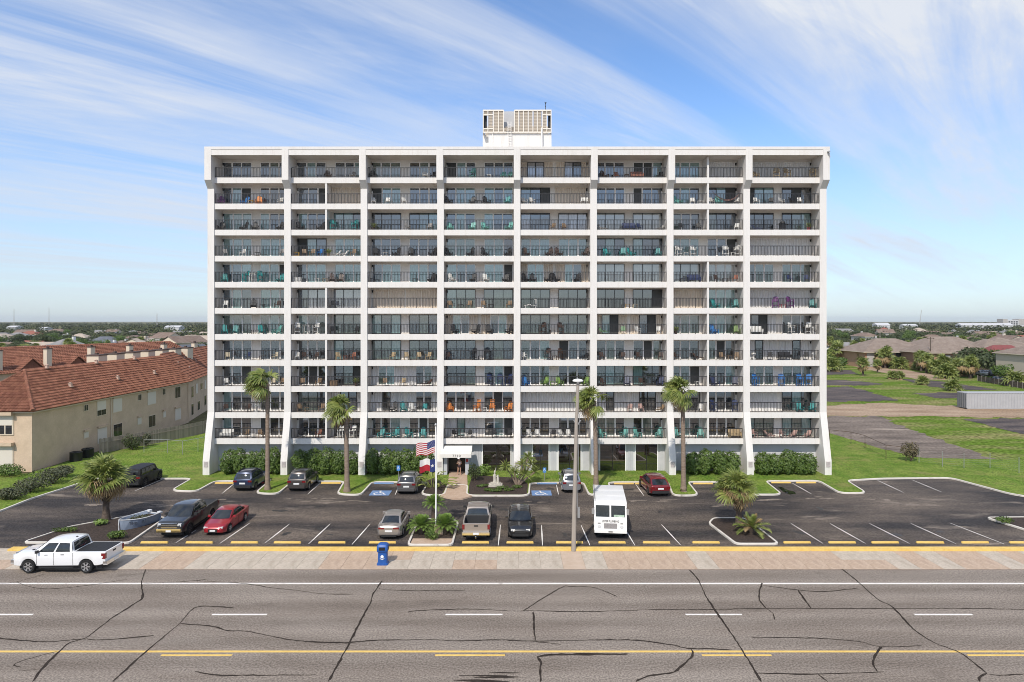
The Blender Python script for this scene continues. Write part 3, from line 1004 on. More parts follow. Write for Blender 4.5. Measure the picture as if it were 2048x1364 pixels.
for r in range(11):
    z = Z0 - r * FH
    for b in range(8):
        xb = (b - 3.5) * SP
        code = ROWS[r][b]
        div = '|' in code
        code = code.replace('|', '')
        obj('balcony_slab', slm, B, (xb, 0, z))
        if r == 10:
            pass
        if div:
            obj('dividing_wall', divm, B, (xb, 0, z))
            for s in (-1, 1):
                obj('railing', railing(round(Wi / 2 - .13, 3)), B, (xb + s * (Wi / 4 + .02), 0, z))
        else:
            obj('railing', railing(round(Wi - .08, 3)), B, (xb, 0, z))
        side = 1 if b >= 4 else -1
        obj('wall_lantern', lampm, B, (xb + side * (Wi / 2 - .16), DB + .1, z + 1.75))
        for h_, c in enumerate(code):
            xd = xb + (-1.98 if h_ == 0 else 1.98) * (1.0 if not div else 0.95)
            fz_ = z - .05
            mood = PK[r][b]
            if c == 'S':
                obj('shutter', shutter(3.35, DH, (r, b) in ((0, 6), (0, 7), (9, 4), (9, 7), (3, 7), (5, 7))), B, (xb + (-1.74 if h_ == 0 else 1.74), DB + .1, fz_))
                continue
            if c == 'W' and rnd.random() < .45:
                c = 'V'
            o = obj('sliding_door', frames[c], B, (xd, DB + .1, fz_))
            for q, (a, e) in enumerate(cuts[c]):
                k = mood
                u_ = rnd.random()
                if mood == 't' and u_ < .36:
                    k = 'b' if u_ < .3 else 's'
                elif mood in 'bk' and u_ < .3:
                    k = 't' if u_ < .1 else ('g' if u_ < .2 else 's')
                elif mood == 'g' and u_ < .4:
                    k = 'k' if u_ < .25 else 't'
                elif mood == 'c' and u_ < .3:
                    k = 'b'
                obj('pane', pane(e - a, DH, k), o, ((a + e) / 2, 0, 0))
            if c in 'HhP':
                w = (DW - (cuts[c][-1][1] - cuts[c][0][0])) / 2 + .2
                for s in (-1, 1):
                    xo = (cuts[c][-1][1] if s > 0 else cuts[c][0][0]) + s * (w / 2 + .08)
                    obj('shutter', shutter(w, DH, b >= 6 or r > 7), B, (xd + xo, DB + .1, fz_))

# ground floor
zg = Z0 - 10 * FH - .58
gy = 0.9
gw = MB().box(-Wi / 2, gy, 0, Wi / 2, DB + .1, zg + .02).mesh('ground_wall', GW)
for b in (0, 1, 2, 6, 7):
    obj('ground_wall', gw, B, ((b - 3.5) * SP, 0, 0))
pn = MB()
for k in range(12):
    pn.box(-.5 + k / 12 + .004, -.03, 0, -.5 + (k + 1) / 12 - .004, 0, zg - .2)
pn.box(-.5, -.01, 0, .5, .02, zg)
PGL = glass('lobby_glass', (0.010, 0.008, 0.007), (0.022, 0.017, 0.014), 1.2, 0.02)


def lobby_window(x0, x1, z0=0.12, z1=None):
    z1 = z1 or zg - .12
    f = MB().box(x0 - .09, gy - .12, z0 - .1, x1 + .09, gy, z0).box(x0 - .09, gy - .12, z1, x1 + .09, gy, z1 + .08).box(x0 - .09, gy - .12, z0, x0, gy, z1).box(x1, gy - .12, z0, x1 + .09, gy, z1)
    xm = (x0 + x1) / 2
    w = f.build('lobby_window', FRAMEW, B)
    zt_ = z0 + .72
    MB().box(xm - .03, gy - .1, z0, xm + .03, gy - .03, z1).box(x0, gy - .1, zt_ - .025, x1, gy - .03, zt_ + .025).build('mullion', FRAMED, w)
    for (a, c, d, e) in ((x0, xm - .03, z0, zt_ - .025), (xm + .03, x1, z0, zt_ - .025), (x0, xm - .03, zt_ + .025, z1), (xm + .03, x1, zt_ + .025, z1)):
        MB().box(a, gy - .07, d, c, gy - .06, e).build('pane', PGL, w)


def lx(px):
    return XA(px, YF + gy) - XC


for a, b in ((1066, 1097), (1117, 1161), (1200, 1250), (1271, 1314), (966, 1021)):
    lobby_window(lx(a), lx(b))
sid = mat('grey_siding', (0.50, 0.50, 0.51), (0.45, 0.455, 0.47), 1.2, 0.75)
sg = []
for a, b in ((947, 962), (1025, 1027.5), (1042, 1061), (1102, 1112), (1166, 1182), (1197, 1195), (1255, 1266), (1319, 1334)):
    x0, x1 = lx(a), lx(b)
    if x1 - x0 < .08:
        continue
    m = MB()
    n = max(1, int((x1 - x0) / .2))
    for k in range(n):
        u0 = x0 + (x1 - x0) * k / n
        u1 = x0 + (x1 - x0) * (k + 1) / n
        m.box(u0 + .012, gy - .06, 0, u1 - .012, gy - .02, zg)
    m.box(x0, gy - .03, 0, x1, gy - .005, zg)
    m.build('siding_panel', sid, B)
for b in (3, 4, 5):
    MB().box((b - 3.5) * SP - Wi / 2, gy, 0, (b - 3.5) * SP + Wi / 2, DB + .1, zg + .02).build('ground_wall', GW, B)

# entrance porch with sloping awning
xl, xr = lx(891), lx(940)
zaw = ZF(889) - .08
porch = MB()
porch.box(xl, -1.0, 0.1, xl + .36, gy - .2, 2.25).box(xr - .36, -1.0, 0.1, xr, gy - .2, 2.25).box(xl + .36, gy - .25, 0.1, xr - .36, gy - .2, 2.3, 1)
porch.build('porch', [mat('porch_grey', (0.48, 0.49, 0.52), (0.42, 0.43, 0.46), 2, 0.8), mat('porch_dark', (0.012, 0.011, 0.011), rough=0.3)], B)
awp = [(-1.75, 2.02), (-1.75, 2.38), (-1.2, 2.52), (-.3, zaw), (-.2, zaw), (-.2, 2.3), (-1.0, 2.3), (-1.0, 2.26), (-1.7, 2.26), (-1.7, 2.02)]
aw = MB().extr(awp, xl - .25, xr + .3).build('awning', mat('awning_canvas', (0.74, 0.71, 0.66), (0.68, 0.65, 0.60), 1.0, 0.8), B)
MB().bar((xl - .25, -1.28, 2.515), (xr + .3, -1.28, 2.515), .03).bar((xl - .25, -.72, zaw - .36), (xr + .3, -.72, zaw - .36), .02).build('awning_seam', mat('seam_grey', (0.45, 0.43, 0.40), rough=.8), aw)


def text(name, body, m, size, parent, loc, rot, sx=1.0, align='CENTER', depth=0.004):
    c = bpy.data.curves.new(name, 'FONT')
    c.body = body
    c.size = size
    c.extrude = depth
    c.align_x = align
    c.align_y = 'CENTER'
    c.resolution_u = 2
    tmp = bpy.data.objects.new(name, c)
    COL.objects.link(tmp)
    bpy.context.view_layer.update()
    me = bpy.data.meshes.new_from_object(tmp.evaluated_get(bpy.context.evaluated_depsgraph_get()))
    bpy.data.objects.remove(tmp)
    bpy.data.curves.remove(c)
    me.materials.clear()
    me.materials.append(m)
    o = obj(name, me, parent, loc, rot=rot)
    o.scale = (sx, 1, 1)
    return o


text('street_number', '7310', BLACKM, .34, aw, ((xl + xr) / 2 + .1, -1.757, 2.2), (R(90), 0, 0), 1.25)
MB().extr([(-1.76, 1.9), (-1.76, 2.02), (-1.70, 2.02)], (xl + xr) / 2 + .2, (xl + xr) / 2 + .4).build('awning_tip', FRAMEW, aw)
MB().box(xr - .3, -1.012, 1.45, xr - .05, -1.002, 1.75).build('notice', mat('red_notice', (0.35, 0.03, 0.03), rough=.5), B)

# roof plant room with louvre screen
py_ = 72.0 - YF
k_ = 72.0 / F
X = lambda px: (px - 1024) * k_ - XC
Zp = lambda py: H + (HOR - py) * k_
pr_ = MB().box(X(977), py_, zt, X(1103), py_ + 6, Zp(267)).box(X(965), py_ + .6, zt + .9, X(977), py_ + 6, Zp(267)).build('plant_room', WHITE, B)
LOUV = mat('louvre_tan', (0.42, 0.36, 0.29), (0.38, 0.325, 0.26), 2, 0.7)
zs0, zs1 = Zp(266.6), Zp(221.5)


def louvre(px0, px1, z0, z1, y=py_ - .12):
    x0, x1 = X(px0), X(px1)
    m = MB()
    n = max(3, int((z1 - z0) / .16))
    for i in range(n):
        za = z0 + (z1 - z0) * i / n
        m.add([(x0, y - .01, za), (x1, y - .01, za), (x1, y + .02, za + (z1 - z0) / n), (x0, y + .02, za + (z1 - z0) / n)], [(0, 1, 2, 3)])
    m.box(x0, y + .06, z0, x1, y + .08, z1)
    m.build('louvre_panel', LOUV, pr_)


for a, b in ((988, 996.5), (998, 1006), (1030, 1036.5), (1038.5, 1046), (1048, 1055.5), (1057.5, 1064.5), (1067, 1073.5), (1075.5, 1083)):
    louvre(a, b, zs0 + .12, zs1 - .1)
for a, b in ((968, 975), (977, 985.5), (1086, 1092.5), (1094.5, 1101)):
    louvre(a, b, Zp(230), zs1 - .1)
    louvre(a, b, zs0 + .12, Zp(259))
louvre(977, 985.5, Zp(258), Zp(231.5))
louvre(1086, 1092.5, Zp(258), Zp(231.5))
fr = MB()
for p in (966.6, 976, 986.8, 997.2, 1007, 1029, 1037.2, 1047, 1056.5, 1065.7, 1074.5, 1084.5, 1093.5, 1102):
    fr.box(X(p) - .045, py_ - .22, zs0, X(p) + .045, py_ - .05, zs1)
fr.box(X(966), py_ - .21, zs1 - .1, X(1007), py_ - .04, zs1 + .06).box(X(1029), py_ - .21, zs1 - .1, X(1102.6), py_ - .04, zs1 + .06).box(X(966), py_ - .21, zs0, X(1102.6), py_ - .04, zs0 + .12)
for za in (230.5, 258.5):
    fr.box(X(966), py_ - .205, Zp(za) - .06, X(987), py_ - .045, Zp(za) + .06).box(X(1085), py_ - .205, Zp(za) - .06, X(1102.6), py_ - .045, Zp(za) + .06)
# the other sides of the screen
fr.box(X(966), py_ + 5.8, zs0, X(1102.6), py_ + 6, zs1, 1).box(X(966), py_ - .04, zs0, X(966) + .1, py_ + 5.8, zs0 + .5, 1).box(X(1102.6) - .1, py_ - .04, zs0, X(1102.6), py_ + 5.8, zs0 + .5, 1)
fr.box(X(1004), py_ + .9, zs0 + .9, X(1031), py_ + 1.0, zs1 + .22, 2).box(X(967), py_ + .3, zs0 + .3, X(973.5), py_ + .4, zs1 - .2, 3).box(X(1096.5), py_ + .3, zs0 + .3, X(1102), py_ + .4, zs1 - .2, 3)  # grey rear panel; black sheets added as shade in the side openings
fr.build('screen_frame', [mat('cream_frame', (0.70, 0.65, 0.57), rough=.6), LOUV, sid, BLACKM], pr_)
MB().box(X(1009), py_ + 2.2, zs0, X(1027), py_ + 4.5, zs0 + 1.0).lathe([(.5, 0), (.5, .5), (.35, .62)], 14, (X(1018), py_ + 3.2, zs0 + 1.0)).box(X(1009), py_ + .3, zs0 + .35, X(1027), py_ + .4, zs0 + .42).box(X(1009), py_ + .3, zs0 + .75, X(1027), py_ + .4, zs0 + .82).build('roof_equipment', LOUV, pr_)
lad = MB()
for s in (1016, 1022):
    lad.box(X(s) - .03, py_ - .35, zt - .02, X(s) + .03, py_ - .3, zs0 + 1.2)
for k in range(14):
    lad.box(X(1016), py_ - .34, zt + .2 + k * .28, X(1022), py_ - .31, zt + .23 + k * .28)
lad.build('ladder', WALLW, pr_)
pp = MB().tube([(X(1083.5), py_ - .45, zt + .1), (X(1083), py_ - .45, Zp(258))], .09, 8)
pp.tube([(X(985), py_ - .1, zt), (X(985), py_ - .1, zs0)], .04, 6)
pp.build('drain_pipe', WALLW, pr_)
an = MB().tube([(X(1091), py_, zs1), (X(1091), py_, zs1 + .95)], .03, 6)
for k in range(3):
    a = k * 2.09
    an.bar((X(1091), py_, zs1 + .75), (X(1091) + .16 * math.cos(a), py_ + .16 * math.sin(a), zs1 + .95), .03)
an.bar((X(1090), py_, zs1 + .5), (X(1092), py_, zs1 + .5), .06)
an.build('weather_mast', BLACKM, pr_)

# ------------------------------------------------------------------ balcony furniture
FC = {
    'black': ((0.018, 0.018, 0.02), 'black'), 'brown': ((0.075, 0.042, 0.03), 'dark brown'), 'teal': ((0.03, 0.30, 0.30), 'teal'), 'aqua': ((0.17, 0.47, 0.42), 'pale aqua'),
    'white': ((0.74, 0.73, 0.70), 'white'), 'tan': ((0.45, 0.34, 0.2), 'tan wooden'), 'purple': ((0.17, 0.04, 0.19), 'purple'), 'blue': ((0.04, 0.20, 0.52), 'bright blue'),
    'navy': ((0.03, 0.045, 0.12), 'navy blue'), 'orange': ((0.72, 0.24, 0.04), 'orange'), 'lime': ((0.20, 0.34, 0.07), 'lime green'), 'red': ((0.42, 0.05, 0.07), 'red'),
    'yellow': ((0.68, 0.42, 0.07), 'yellow'), 'wicker': ((0.28, 0.19, 0.115), 'brown wicker'), 'grey': ((0.33, 0.32, 0.31), 'grey'), 'cream': ((0.6, 0.52, 0.38), 'cream'), 'floral': ((0.5, 0.33, 0.29), 'pink floral'),
    'terra': ((0.35, 0.14, 0.09), 'terracotta'), 'green': ((0.17, 0.3, 0.16), 'soft green'),
}
FM = {k: mat('furniture_' + k, v[0], tuple(c * .8 for c in v[0]), 6, 0.5) for k, v in FC.items()}
RY = lambda a: Matrix.Rotation(R(a), 3, 'X')


def m_A(m, sc=1.0):          # adirondack: fan back, low sloping seat, wide arms (front is -y)
    for k in range(5):
        xx = (k - 2) * .105
        hh = (.78, .86, .90, .86, .78)[k]
        m.cb((xx, .30 + .10, .30 + hh / 2 - .02), (.08, .022, hh), 0, RY(-22))
    for k in range(5):
        m.cb((0, -.30 + k * .115, .36 - k * .035), (.54, .10, .022), 0, RY(-16))
    for s in (-1, 1):
        m.cb((s * .34, -.05, .56), (.13, .70, .025))
        m.cb((s * .33, -.33, .28), (.035, .09, .56))
        m.cb((s * .28, .02, .21), (.03, .86, .09), 0, RY(-18))
        m.cb((s * .33, .25, .28), (.035, .06, .56))
    m.cb((0, .42, .72), (.52, .03, .05), 0, RY(-22))


def m_B(m):                  # bar height chair with arms and footrest
    for k in range(5):
        m.cb(((k - 2) * .1, .24, 1.02), (.085, .02, (.44, .5, .54, .5, .44)[k]), 0, RY(-10))
    m.cb((0, -.02, .74), (.52, .48, .04))
    for s in (-1, 1):
        m.cb((s * .27, -.22, .47), (.05, .05, .94)).cb((s * .27, .2, .47), (.05, .05, .94)).cb((s * .28, -.02, .95), (.09, .56, .03)).cb((s * .27, 0, .3), (.03, .44, .04))
    m.cb((0, -.25, .32), (.54, .05, .05)).cb((0, .2, .3), (.54, .04, .04))


def m_C(m):                  # dining armchair
    m.cb((0, 0, .44), (.48, .46, .05)).cb((0, .25, .68), (.46, .035, .46), 0, RY(-12))
    for s in (-1, 1):
        m.cb((s * .23, -.2, .22), (.04, .04, .44)).cb((s * .23, .2, .22), (.04, .04, .44)).cb((s * .25, .02, .64), (.05, .46, .03)).cb((s * .25, -.19, .54), (.03, .03, .2))


def m_R(m):                  # rocking chair with tall slatted back
    for k in range(5):
        m.cb(((k - 2) * .1, .27, .86), (.07, .02, .8), 0, RY(-12))
    m.cb((0, -.02, .44), (.54, .5, .04)).cb((0, .36, 1.24), (.54, .04, .08), 0, RY(-12))
    for s in (-1, 1):
        m.cb((s * .27, -.23, .36), (.045, .045, .62)).cb((s * .27, .2, .36), (.045, .045, .62)).cb((s * .28, -.02, .66), (.09, .54, .03))
        m.bar((s * .27, -.45, .09), (s * .27, 0, .04), .05).bar((s * .27, 0, .04), (s * .27, .5, .1), .05)


def m_T(m):
    m.cb((0, 0, .46), (.48, .48, .03))
    for a in (-1, 1):
        for b in (-1, 1):
            m.cb((a * .2, b * .2, .225), (.04, .04, .45))
    m.cb((0, 0, .16), (.4, .4, .02))


def m_K(m):
    m.cb((0, 0, .98), (.62, .62, .04))
    for a in (-1, 1):
        for b in (-1, 1):
            m.cb((a * .26, b * .26, .48), (.06, .06, .96))
    m.cb((0, 0, .3), (.5, .05, .05)).cb((0, .2, .3), (.5, .05, .05))


def m_L(m):                  # reclining lounge chair
    m.cb((0, -.3, .34), (.55, .9, .07)).cb((0, .38, .6), (.55, .07, .72), 0, RY(-40))
    for s in (-1, 1):
        m.cb((s * .26, -.65, .16), (.04, .04, .32)).cb((s * .26, .15, .16), (.04, .04, .32)).cb((s * .29, .0, .52), (.05, .6, .03)).cb((s * .29, -.2, .43), (.03, .03, .18))


def m_S(m):                  # settee with two seats
    m.cb((0, -.02, .36), (1.3, .6, .14)).cb((0, .3, .62), (1.3, .1, .5), 0, RY(-10))
    for s in (-1, 1):
        m.cb((s * .62, 0, .5), (.09, .6, .2)).cb((s * .6, -.24, .15), (.06, .06, .3)).cb((s * .6, .24, .15), (.06, .06, .3)).cb((s * .3, -.03, .47), (.56, .52, .09)).cb((s * .3, .22, .68), (.54, .09, .36), 0, RY(-12))


def m_G(m):                  # grill on a cart
    m.cb((0, 0, .45), (.55, .45, .5)).lathe([(.05, .0), (.3, .02), (.3, .12), (.22, .28), (.05, .33)], 12, (0, 0, .7)).cb((.42, 0, .72), (.3, .4, .03)).cb((-.42, 0, .72), (.3, .4, .03))
    for a in (-1, 1):
        m.cb((a * .24, -.18, .1), (.05, .05, .2)).cb((a * .24, .18, .1), (.05, .05, .2))


def m_P(m):                  # potted plant
    m.lathe([(.12, 0), (.19, .34), (.2, .36), (.17, .36), (.16, .3)], 10)
    rr = random.Random(5)
    for k in range(44):
        a, e, l = rr.uniform(0, 6.28), rr.uniform(.2, 1.3), rr.uniform(.4, .8)
        p0 = Vector((.05 * math.cos(a), .05 * math.sin(a), .32))
        p1 = p0 + Vector((math.cos(a) * math.cos(e), math.sin(a) * math.cos(e), math.sin(e))) * l
        n = Vector((-math.sin(a), math.cos(a), 0)) * .035
        pm_ = p0.lerp(p1, .55) + Vector((0, 0, .06))
        m.add([p0, pm_ - n, p1, pm_ + n], [(0, 1, 2, 3)], 1)


def m_U(m):                  # urn on a pedestal
    m.cb((0, 0, .12), (.32, .32, .24)).lathe([(.1, .24), (.07, .32), (.2, .55), (.23, .68), (.17, .78), (.2, .82), (.14, .82)], 12)


def m_O(m):                  # slatted storage box
    m.cb((0, 0, .28), (.8, .45, .5)).cb((0, 0, .55), (.86, .5, .05))
    for k in range(7):
        m.cb(((k - 3) * .12, -.235, .28), (.02, .02, .5))


def m_E(m):                  # exercise rowing bench
    m.cb((0, 0, .35), (1.2, .12, .06)).cb((.62, 0, .62), (.08, .1, .75)).cb((-.5, 0, .17), (.08, .4, .34)).cb((.55, 0, .15), (.08, .45, .3)).cb((-.1, 0, .43), (.34, .32, .08)).cb((.5, 0, .95), (.06, .4, .06))


FK = {'A': (m_A, 'adirondack_chair', 'slatted adirondack chair', 'chair', .72), 'B': (m_B, 'bar_chair', 'tall bar chair', 'chair', .72), 'C': (m_C, 'patio_chair', 'patio armchair', 'chair', .8), 'R': (m_R, 'rocking_chair', 'rocking chair', 'chair', .85),
      'T': (m_T, 'side_table', 'small side table', 'table', .75), 'K': (m_K, 'bar_table', 'tall bar table', 'table', .8), 'L': (m_L, 'lounge_chair', 'reclining lounge chair', 'chair', .75), 'S': (m_S, 'settee', 'two-seat settee', 'sofa', 1.0), 'G': (m_G, 'grill', 'barbecue grill', 'grill', 1.0),
      'P': (m_P, 'potted_plant', 'potted plant', 'plant', .8), 'U': (m_U, 'garden_urn', 'urn on pedestal', 'urn', .6), 'O': (m_O, 'storage_box', 'slatted storage box', 'box', .9), 'E': (m_E, 'rowing_machine', 'rowing machine', 'exercise machine', .9)}
FURN = [
    '656A.brown 705C.grey 745A.black 850C.white 866C.black 945B.aqua 978T.white 1006C.aqua 1021C.aqua 1209A.brown 1233C.terra 1253T.brown 1274S.terra 1320C.black 1513C.tan 1553B.tan 1574B.tan 1629B.tan',
    '443A.purple 490A.blue 503T.yellow 518A.orange 560C.white 747C.white 775C.white 808C.white 897A.black 945A.black 956T.black 970A.black 1015A.teal 1049C.white 1063C.white 1166C.white 1178C.white 1357A.aqua 1385C.white 1398T.white 1413C.white 1436A.aqua 1481C.white 1513C.white 1542C.black 1564C.white 1584C.black 1598C.white',
    '442A.black 487A.black 510A.black 560A.black 600A.black 642A.black 663B.teal 710B.teal 745P.brown 815C.grey 858C.grey 900A.aqua 945A.aqua 970A.aqua 1018A.aqua 1105C.wicker 1130C.wicker 1205L.grey 1258S.navy 1279C.navy 1325L.grey 1363C.black 1397C.black 1478C.white 1515L.navy 1565G.black 1617P.red',
    '450C.grey 485C.white 515T.black 562C.grey 590T.yellow 608C.wicker 625C.wicker 640C.blue 657P.wicker 668L.white 684L.white 707C.wicker 752A.black 771T.white 793A.black 822A.black 866A.black 893A.black 941A.black 969A.black 1016A.black 1052A.brown 1098A.brown 1117A.brown 1171A.brown 1214A.teal 1246A.teal 1263A.teal 1316A.teal 1357B.white 1369T.white 1384B.white 1451B.white 1463T.white 1479B.white',
    '449A.teal 492B.teal 505K.white 521B.teal 560A.teal 595O.white 635T.white 648T.cream 664A.brown 681A.brown 740T.black 830T.black 862A.black 904A.white 946A.black 971A.white 1012A.black 1052A.black 1063A.black 1097A.black 1112A.black 1155A.black 1365T.navy 1388S.navy 1434C.brown 1450T.brown 1471C.terra 1580C.navy 1613C.navy',
    '451C.white 507A.black 524T.black 555C.brown 660C.black 900C.wicker 920T.brown 938C.wicker 967C.wicker 980T.brown 1018C.wicker 1060E.white 1255T.yellow 1270T.cream 1431A.teal 1471A.teal 1551B.purple 1565T.red 1578B.purple 1625A.teal',
    '449A.teal 470A.teal 505T.black 523A.teal 554A.aqua 595B.white 613K.white 633B.white 660C.black 712C.black 909A.black 952A.black 978A.black 1018A.black 1086B.brown 1105T.brown 1121B.brown 1207L.green 1246C.green 1276C.white 1317C.white 1341P.brown 1428A.blue 1473A.lime 1512S.white 1583B.white 1617B.white 1553U.white',
    '455C.cream 495C.navy 525T.brown 550C.cream 591C.white 605C.brown 632C.brown 676C.tan 690T.terra 706C.terra 785C.tan 813C.tan 838C.tan 857C.tan 898C.brown 947B.black 959T.black 971B.black 1046C.white 1095B.brown 1108T.brown 1122B.brown 1171L.black 1204C.brown 1245C.brown 1278C.brown 1321C.brown 1352C.brown 1397L.brown 1444C.wicker 1459T.wicker 1474C.wicker 1507U.white 1540C.black 1570S.black 1612C.black 1631U.white',
    '453C.white 547C.cream 561C.wicker 605C.wicker 637C.wicker 661O.wicker 712P.brown 770C.wicker 805C.tan 824T.white 855L.brown 980B.navy 1000B.navy 1018B.navy 1052A.blue 1090A.lime 1105T.lime 1119A.lime 1170A.lime 1206C.brown 1254A.navy 1283C.brown 1321A.navy 1395T.white 1430A.navy 1470A.navy 1511B.blue 1563B.blue 1600B.blue 1618B.blue',
    '452C.brown 496C.brown 513U.white 599C.wicker 613T.wicker 643C.wicker 787A.black 807A.teal 825A.white 850C.teal 900A.orange 954R.orange 967T.white 978R.orange 1017A.orange 1260C.floral 1282C.floral 1325L.wicker 1354C.white 1401C.white 1428B.navy 1470B.navy 1600A.teal 1624A.teal',
    '453S.white 492C.wicker 505T.white 518C.wicker 601C.black 637C.terra 682B.white 706B.white 763A.teal 776T.teal 789A.teal 817A.teal 829T.white 846A.teal 910C.black 922T.white 935C.black 989C.black 1000T.white 1011C.black 1058C.white 1074C.white 1106C.black 1119C.white 1132C.white 1205A.aqua 1248A.aqua 1275A.aqua 1318A.aqua 1355A.aqua 1401A.aqua 1470S.tan 1509C.floral 1540L.floral 1565C.floral 1588L.floral 1617L.floral',
]
fmesh = {}
rf = random.Random(3)
lastx = {}
for r, line in enumerate(FURN):
    for it in line.split():
        px = int(''.join(ch for ch in it if ch.isdigit()))
        kd = it[len(str(px))]
        colr = it.split('.')[1]
        fn, nm, desc, cat, w = FK[kd]
        key = (kd, colr)
        if key not in fmesh:
            m = MB()
            fn(m)
            k_s = .8 if kd == 'L' else (.93 if kd in 'AC' else 1.0)
            m.v = [(p[0] * k_s, p[1] * k_s, p[2] * k_s) for p in m.v]
            fmesh[key] = m.mesh(nm, [FM[colr], PALMG])
        y = YF + 0.62 + rf.uniform(-.05, .12)
        xw = XA(px, y)
        b = min(7, max(0, int(math.floor((xw - XC) / SP + 4))))
        x0 = XC + (b - 4) * SP + .34
        half = w / 2 + .03
        xw = min(max(xw, x0 + half), x0 + Wi - half)
        # keep clear of a neighbour already standing there, and of a dividing wall
        lk = (r, b)
        if lk in lastx and xw - lastx[lk][0] < (half + lastx[lk][1]) * .92:
            xw = lastx[lk][0] + (half + lastx[lk][1]) * .92
        if '|' in ROWS[r][b]:
            xm = x0 + Wi / 2
            if abs(xw - xm) < half + .12:
                xw = xm + (half + .12) * (1 if xw > xm else -1)
        if xw > x0 + Wi - half:
            xw = x0 + Wi - half
        lastx[lk] = (xw, half)
        ang = 0.0
        if kd in 'ACBLR':
            fx = (xw - x0) / Wi
            ang = R(rf.uniform(-14, 14)) + (R(24) if (fx * 2) % 1 < .35 else (R(-24) if (fx * 2) % 1 > .65 else 0))
            if kd == 'L':
                ang = R(55) * (1 if fx < .5 else -1)
                y += .25
        o = obj(nm, fmesh[key], None, (xw, y, Z0 - r * FH - .05), ang)
        tag(o, '%s %s on the %s-storey balcony, %s bay from the townhouse end' % (FC[colr][1], desc, ORD[11 - r], ORD[b]), cat, 'furniture on the balconies')

# hammock slung across a balcony
hx0, hx1 = XA(1424, YF + .8), XA(1484, YF + .8)
hz_ = Z0 - FH
hp = []
for k in range(17):
    s = k / 16
    hp.append((hx0 + (hx1 - hx0) * s, hz_ + 1.45 - 1.05 * (1 - (2 * s - 1) ** 2) + .5 * s * 0))
vs, fs = [], []
for k, (hx, hz2) in enumerate(hp):
    s = k / 16
    wd = .05 + .42 * math.sin(math.pi * s)
    for q in range(5):
        t_ = q / 4 - .5
        vs.append((hx, YF + .8 + t_ * wd, hz2 + abs(t_) * .3 * math.sin(math.pi * s)))
for k in range(16):
    for q in range(4):
        fs.append((k * 5 + q, k * 5 + q + 1, k * 5 + q + 6, k * 5 + q + 5))
hm = MB().add(vs, fs)
tag(hm.build('hammock', mat('hammock_cloth', (0.62, 0.42, 0.38), (0.5, 0.25, 0.22), 8, .8, stretch=(1, 8, 1))), 'striped cloth hammock slung across the eleventh-storey balcony, seventh bay from the townhouse end', 'hammock')

# ------------------------------------------------------------------ vehicles (front is +x, left is +y, wheels on z = 0)
CGLASS = mat('car_glass', (0.010, 0.013, 0.016), (0.022, 0.027, 0.032), 2.5, rough=0.03, spec=0.8)
CGLASS.node_tree.nodes['Principled BSDF'].inputs['IOR'].default_value = 1.5
TYRE = mat('tyre_rubber', (0.018, 0.018, 0.018), rough=0.85)
RIM = mat('alloy_rim', (0.55, 0.55, 0.56), rough=0.3, metal=0.8)
RIMD = mat('dark_rim', (0.06, 0.06, 0.065), rough=0.35, metal=0.7)
TRIM = mat('black_trim', (0.02, 0.02, 0.021), rough=0.6)
HEAD = mat('headlamp_lens', (0.62, 0.63, 0.64), rough=0.08, spec=0.8, coat=.5)
TAIL = mat('tail_lamp_lens', (0.17, 0.008, 0.010), rough=0.12, coat=.5)
PLATE = mat('number_plate', (0.72, 0.72, 0.72), rough=0.4)


def paint(name, c, metal=0.0, rough=0.32):
    return mat('paint_' + name, c, rough=rough, metal=metal, coat=1.0)


def itp(tab, x):
    if x <= tab[0][0]:
        return tab[0][1]
    for (a, va), (b, vb) in zip(tab[:-1], tab[1:]):
        if x <= b:
            s = (x - a) / (b - a)
            return va + (vb - va) * s
    return tab[-1][1]


def wheel_mesh(r, w, rim):
    t = MB().lathe([(r * .62, -w / 2), (r * .93, -w / 2), (r, -w * .36), (r, w * .36), (r * .93, w / 2), (r * .62, w / 2)], 26, axis='Y')
    tm = t.mesh('wheel', TYRE, 40)
    q = MB().lathe([(r * .3, w * .40), (r * .58, w * .43), (r * .66, w * .51), (r * .66, w * .2)], 26, axis='Y')
    q2 = MB()
    q2.lathe([(r * .05, w * .34), (r * .60, w * .34)], 20, axis='Y', mi=1)
    q2.lathe([(r * .57, w * .45), (r * .66, w * .52), (r * .67, w * .40)], 26, axis='Y')
    q2.lathe([(r * .16, w * .36), (r * .15, w * .47), (r * .05, w * .49)], 12, axis='Y')
    for k in range(6):
        a = k * math.pi / 3
        d = Vector((math.cos(a), 0, math.sin(a)))
        q2.bar(d * r * .12 + Vector((0, w * .43, 0)), d * r * .6 + Vector((0, w * .43, 0)), .05, .085)
    return tm, q2.mesh('rim', [rim, BLACKM], 40)


WM = {}


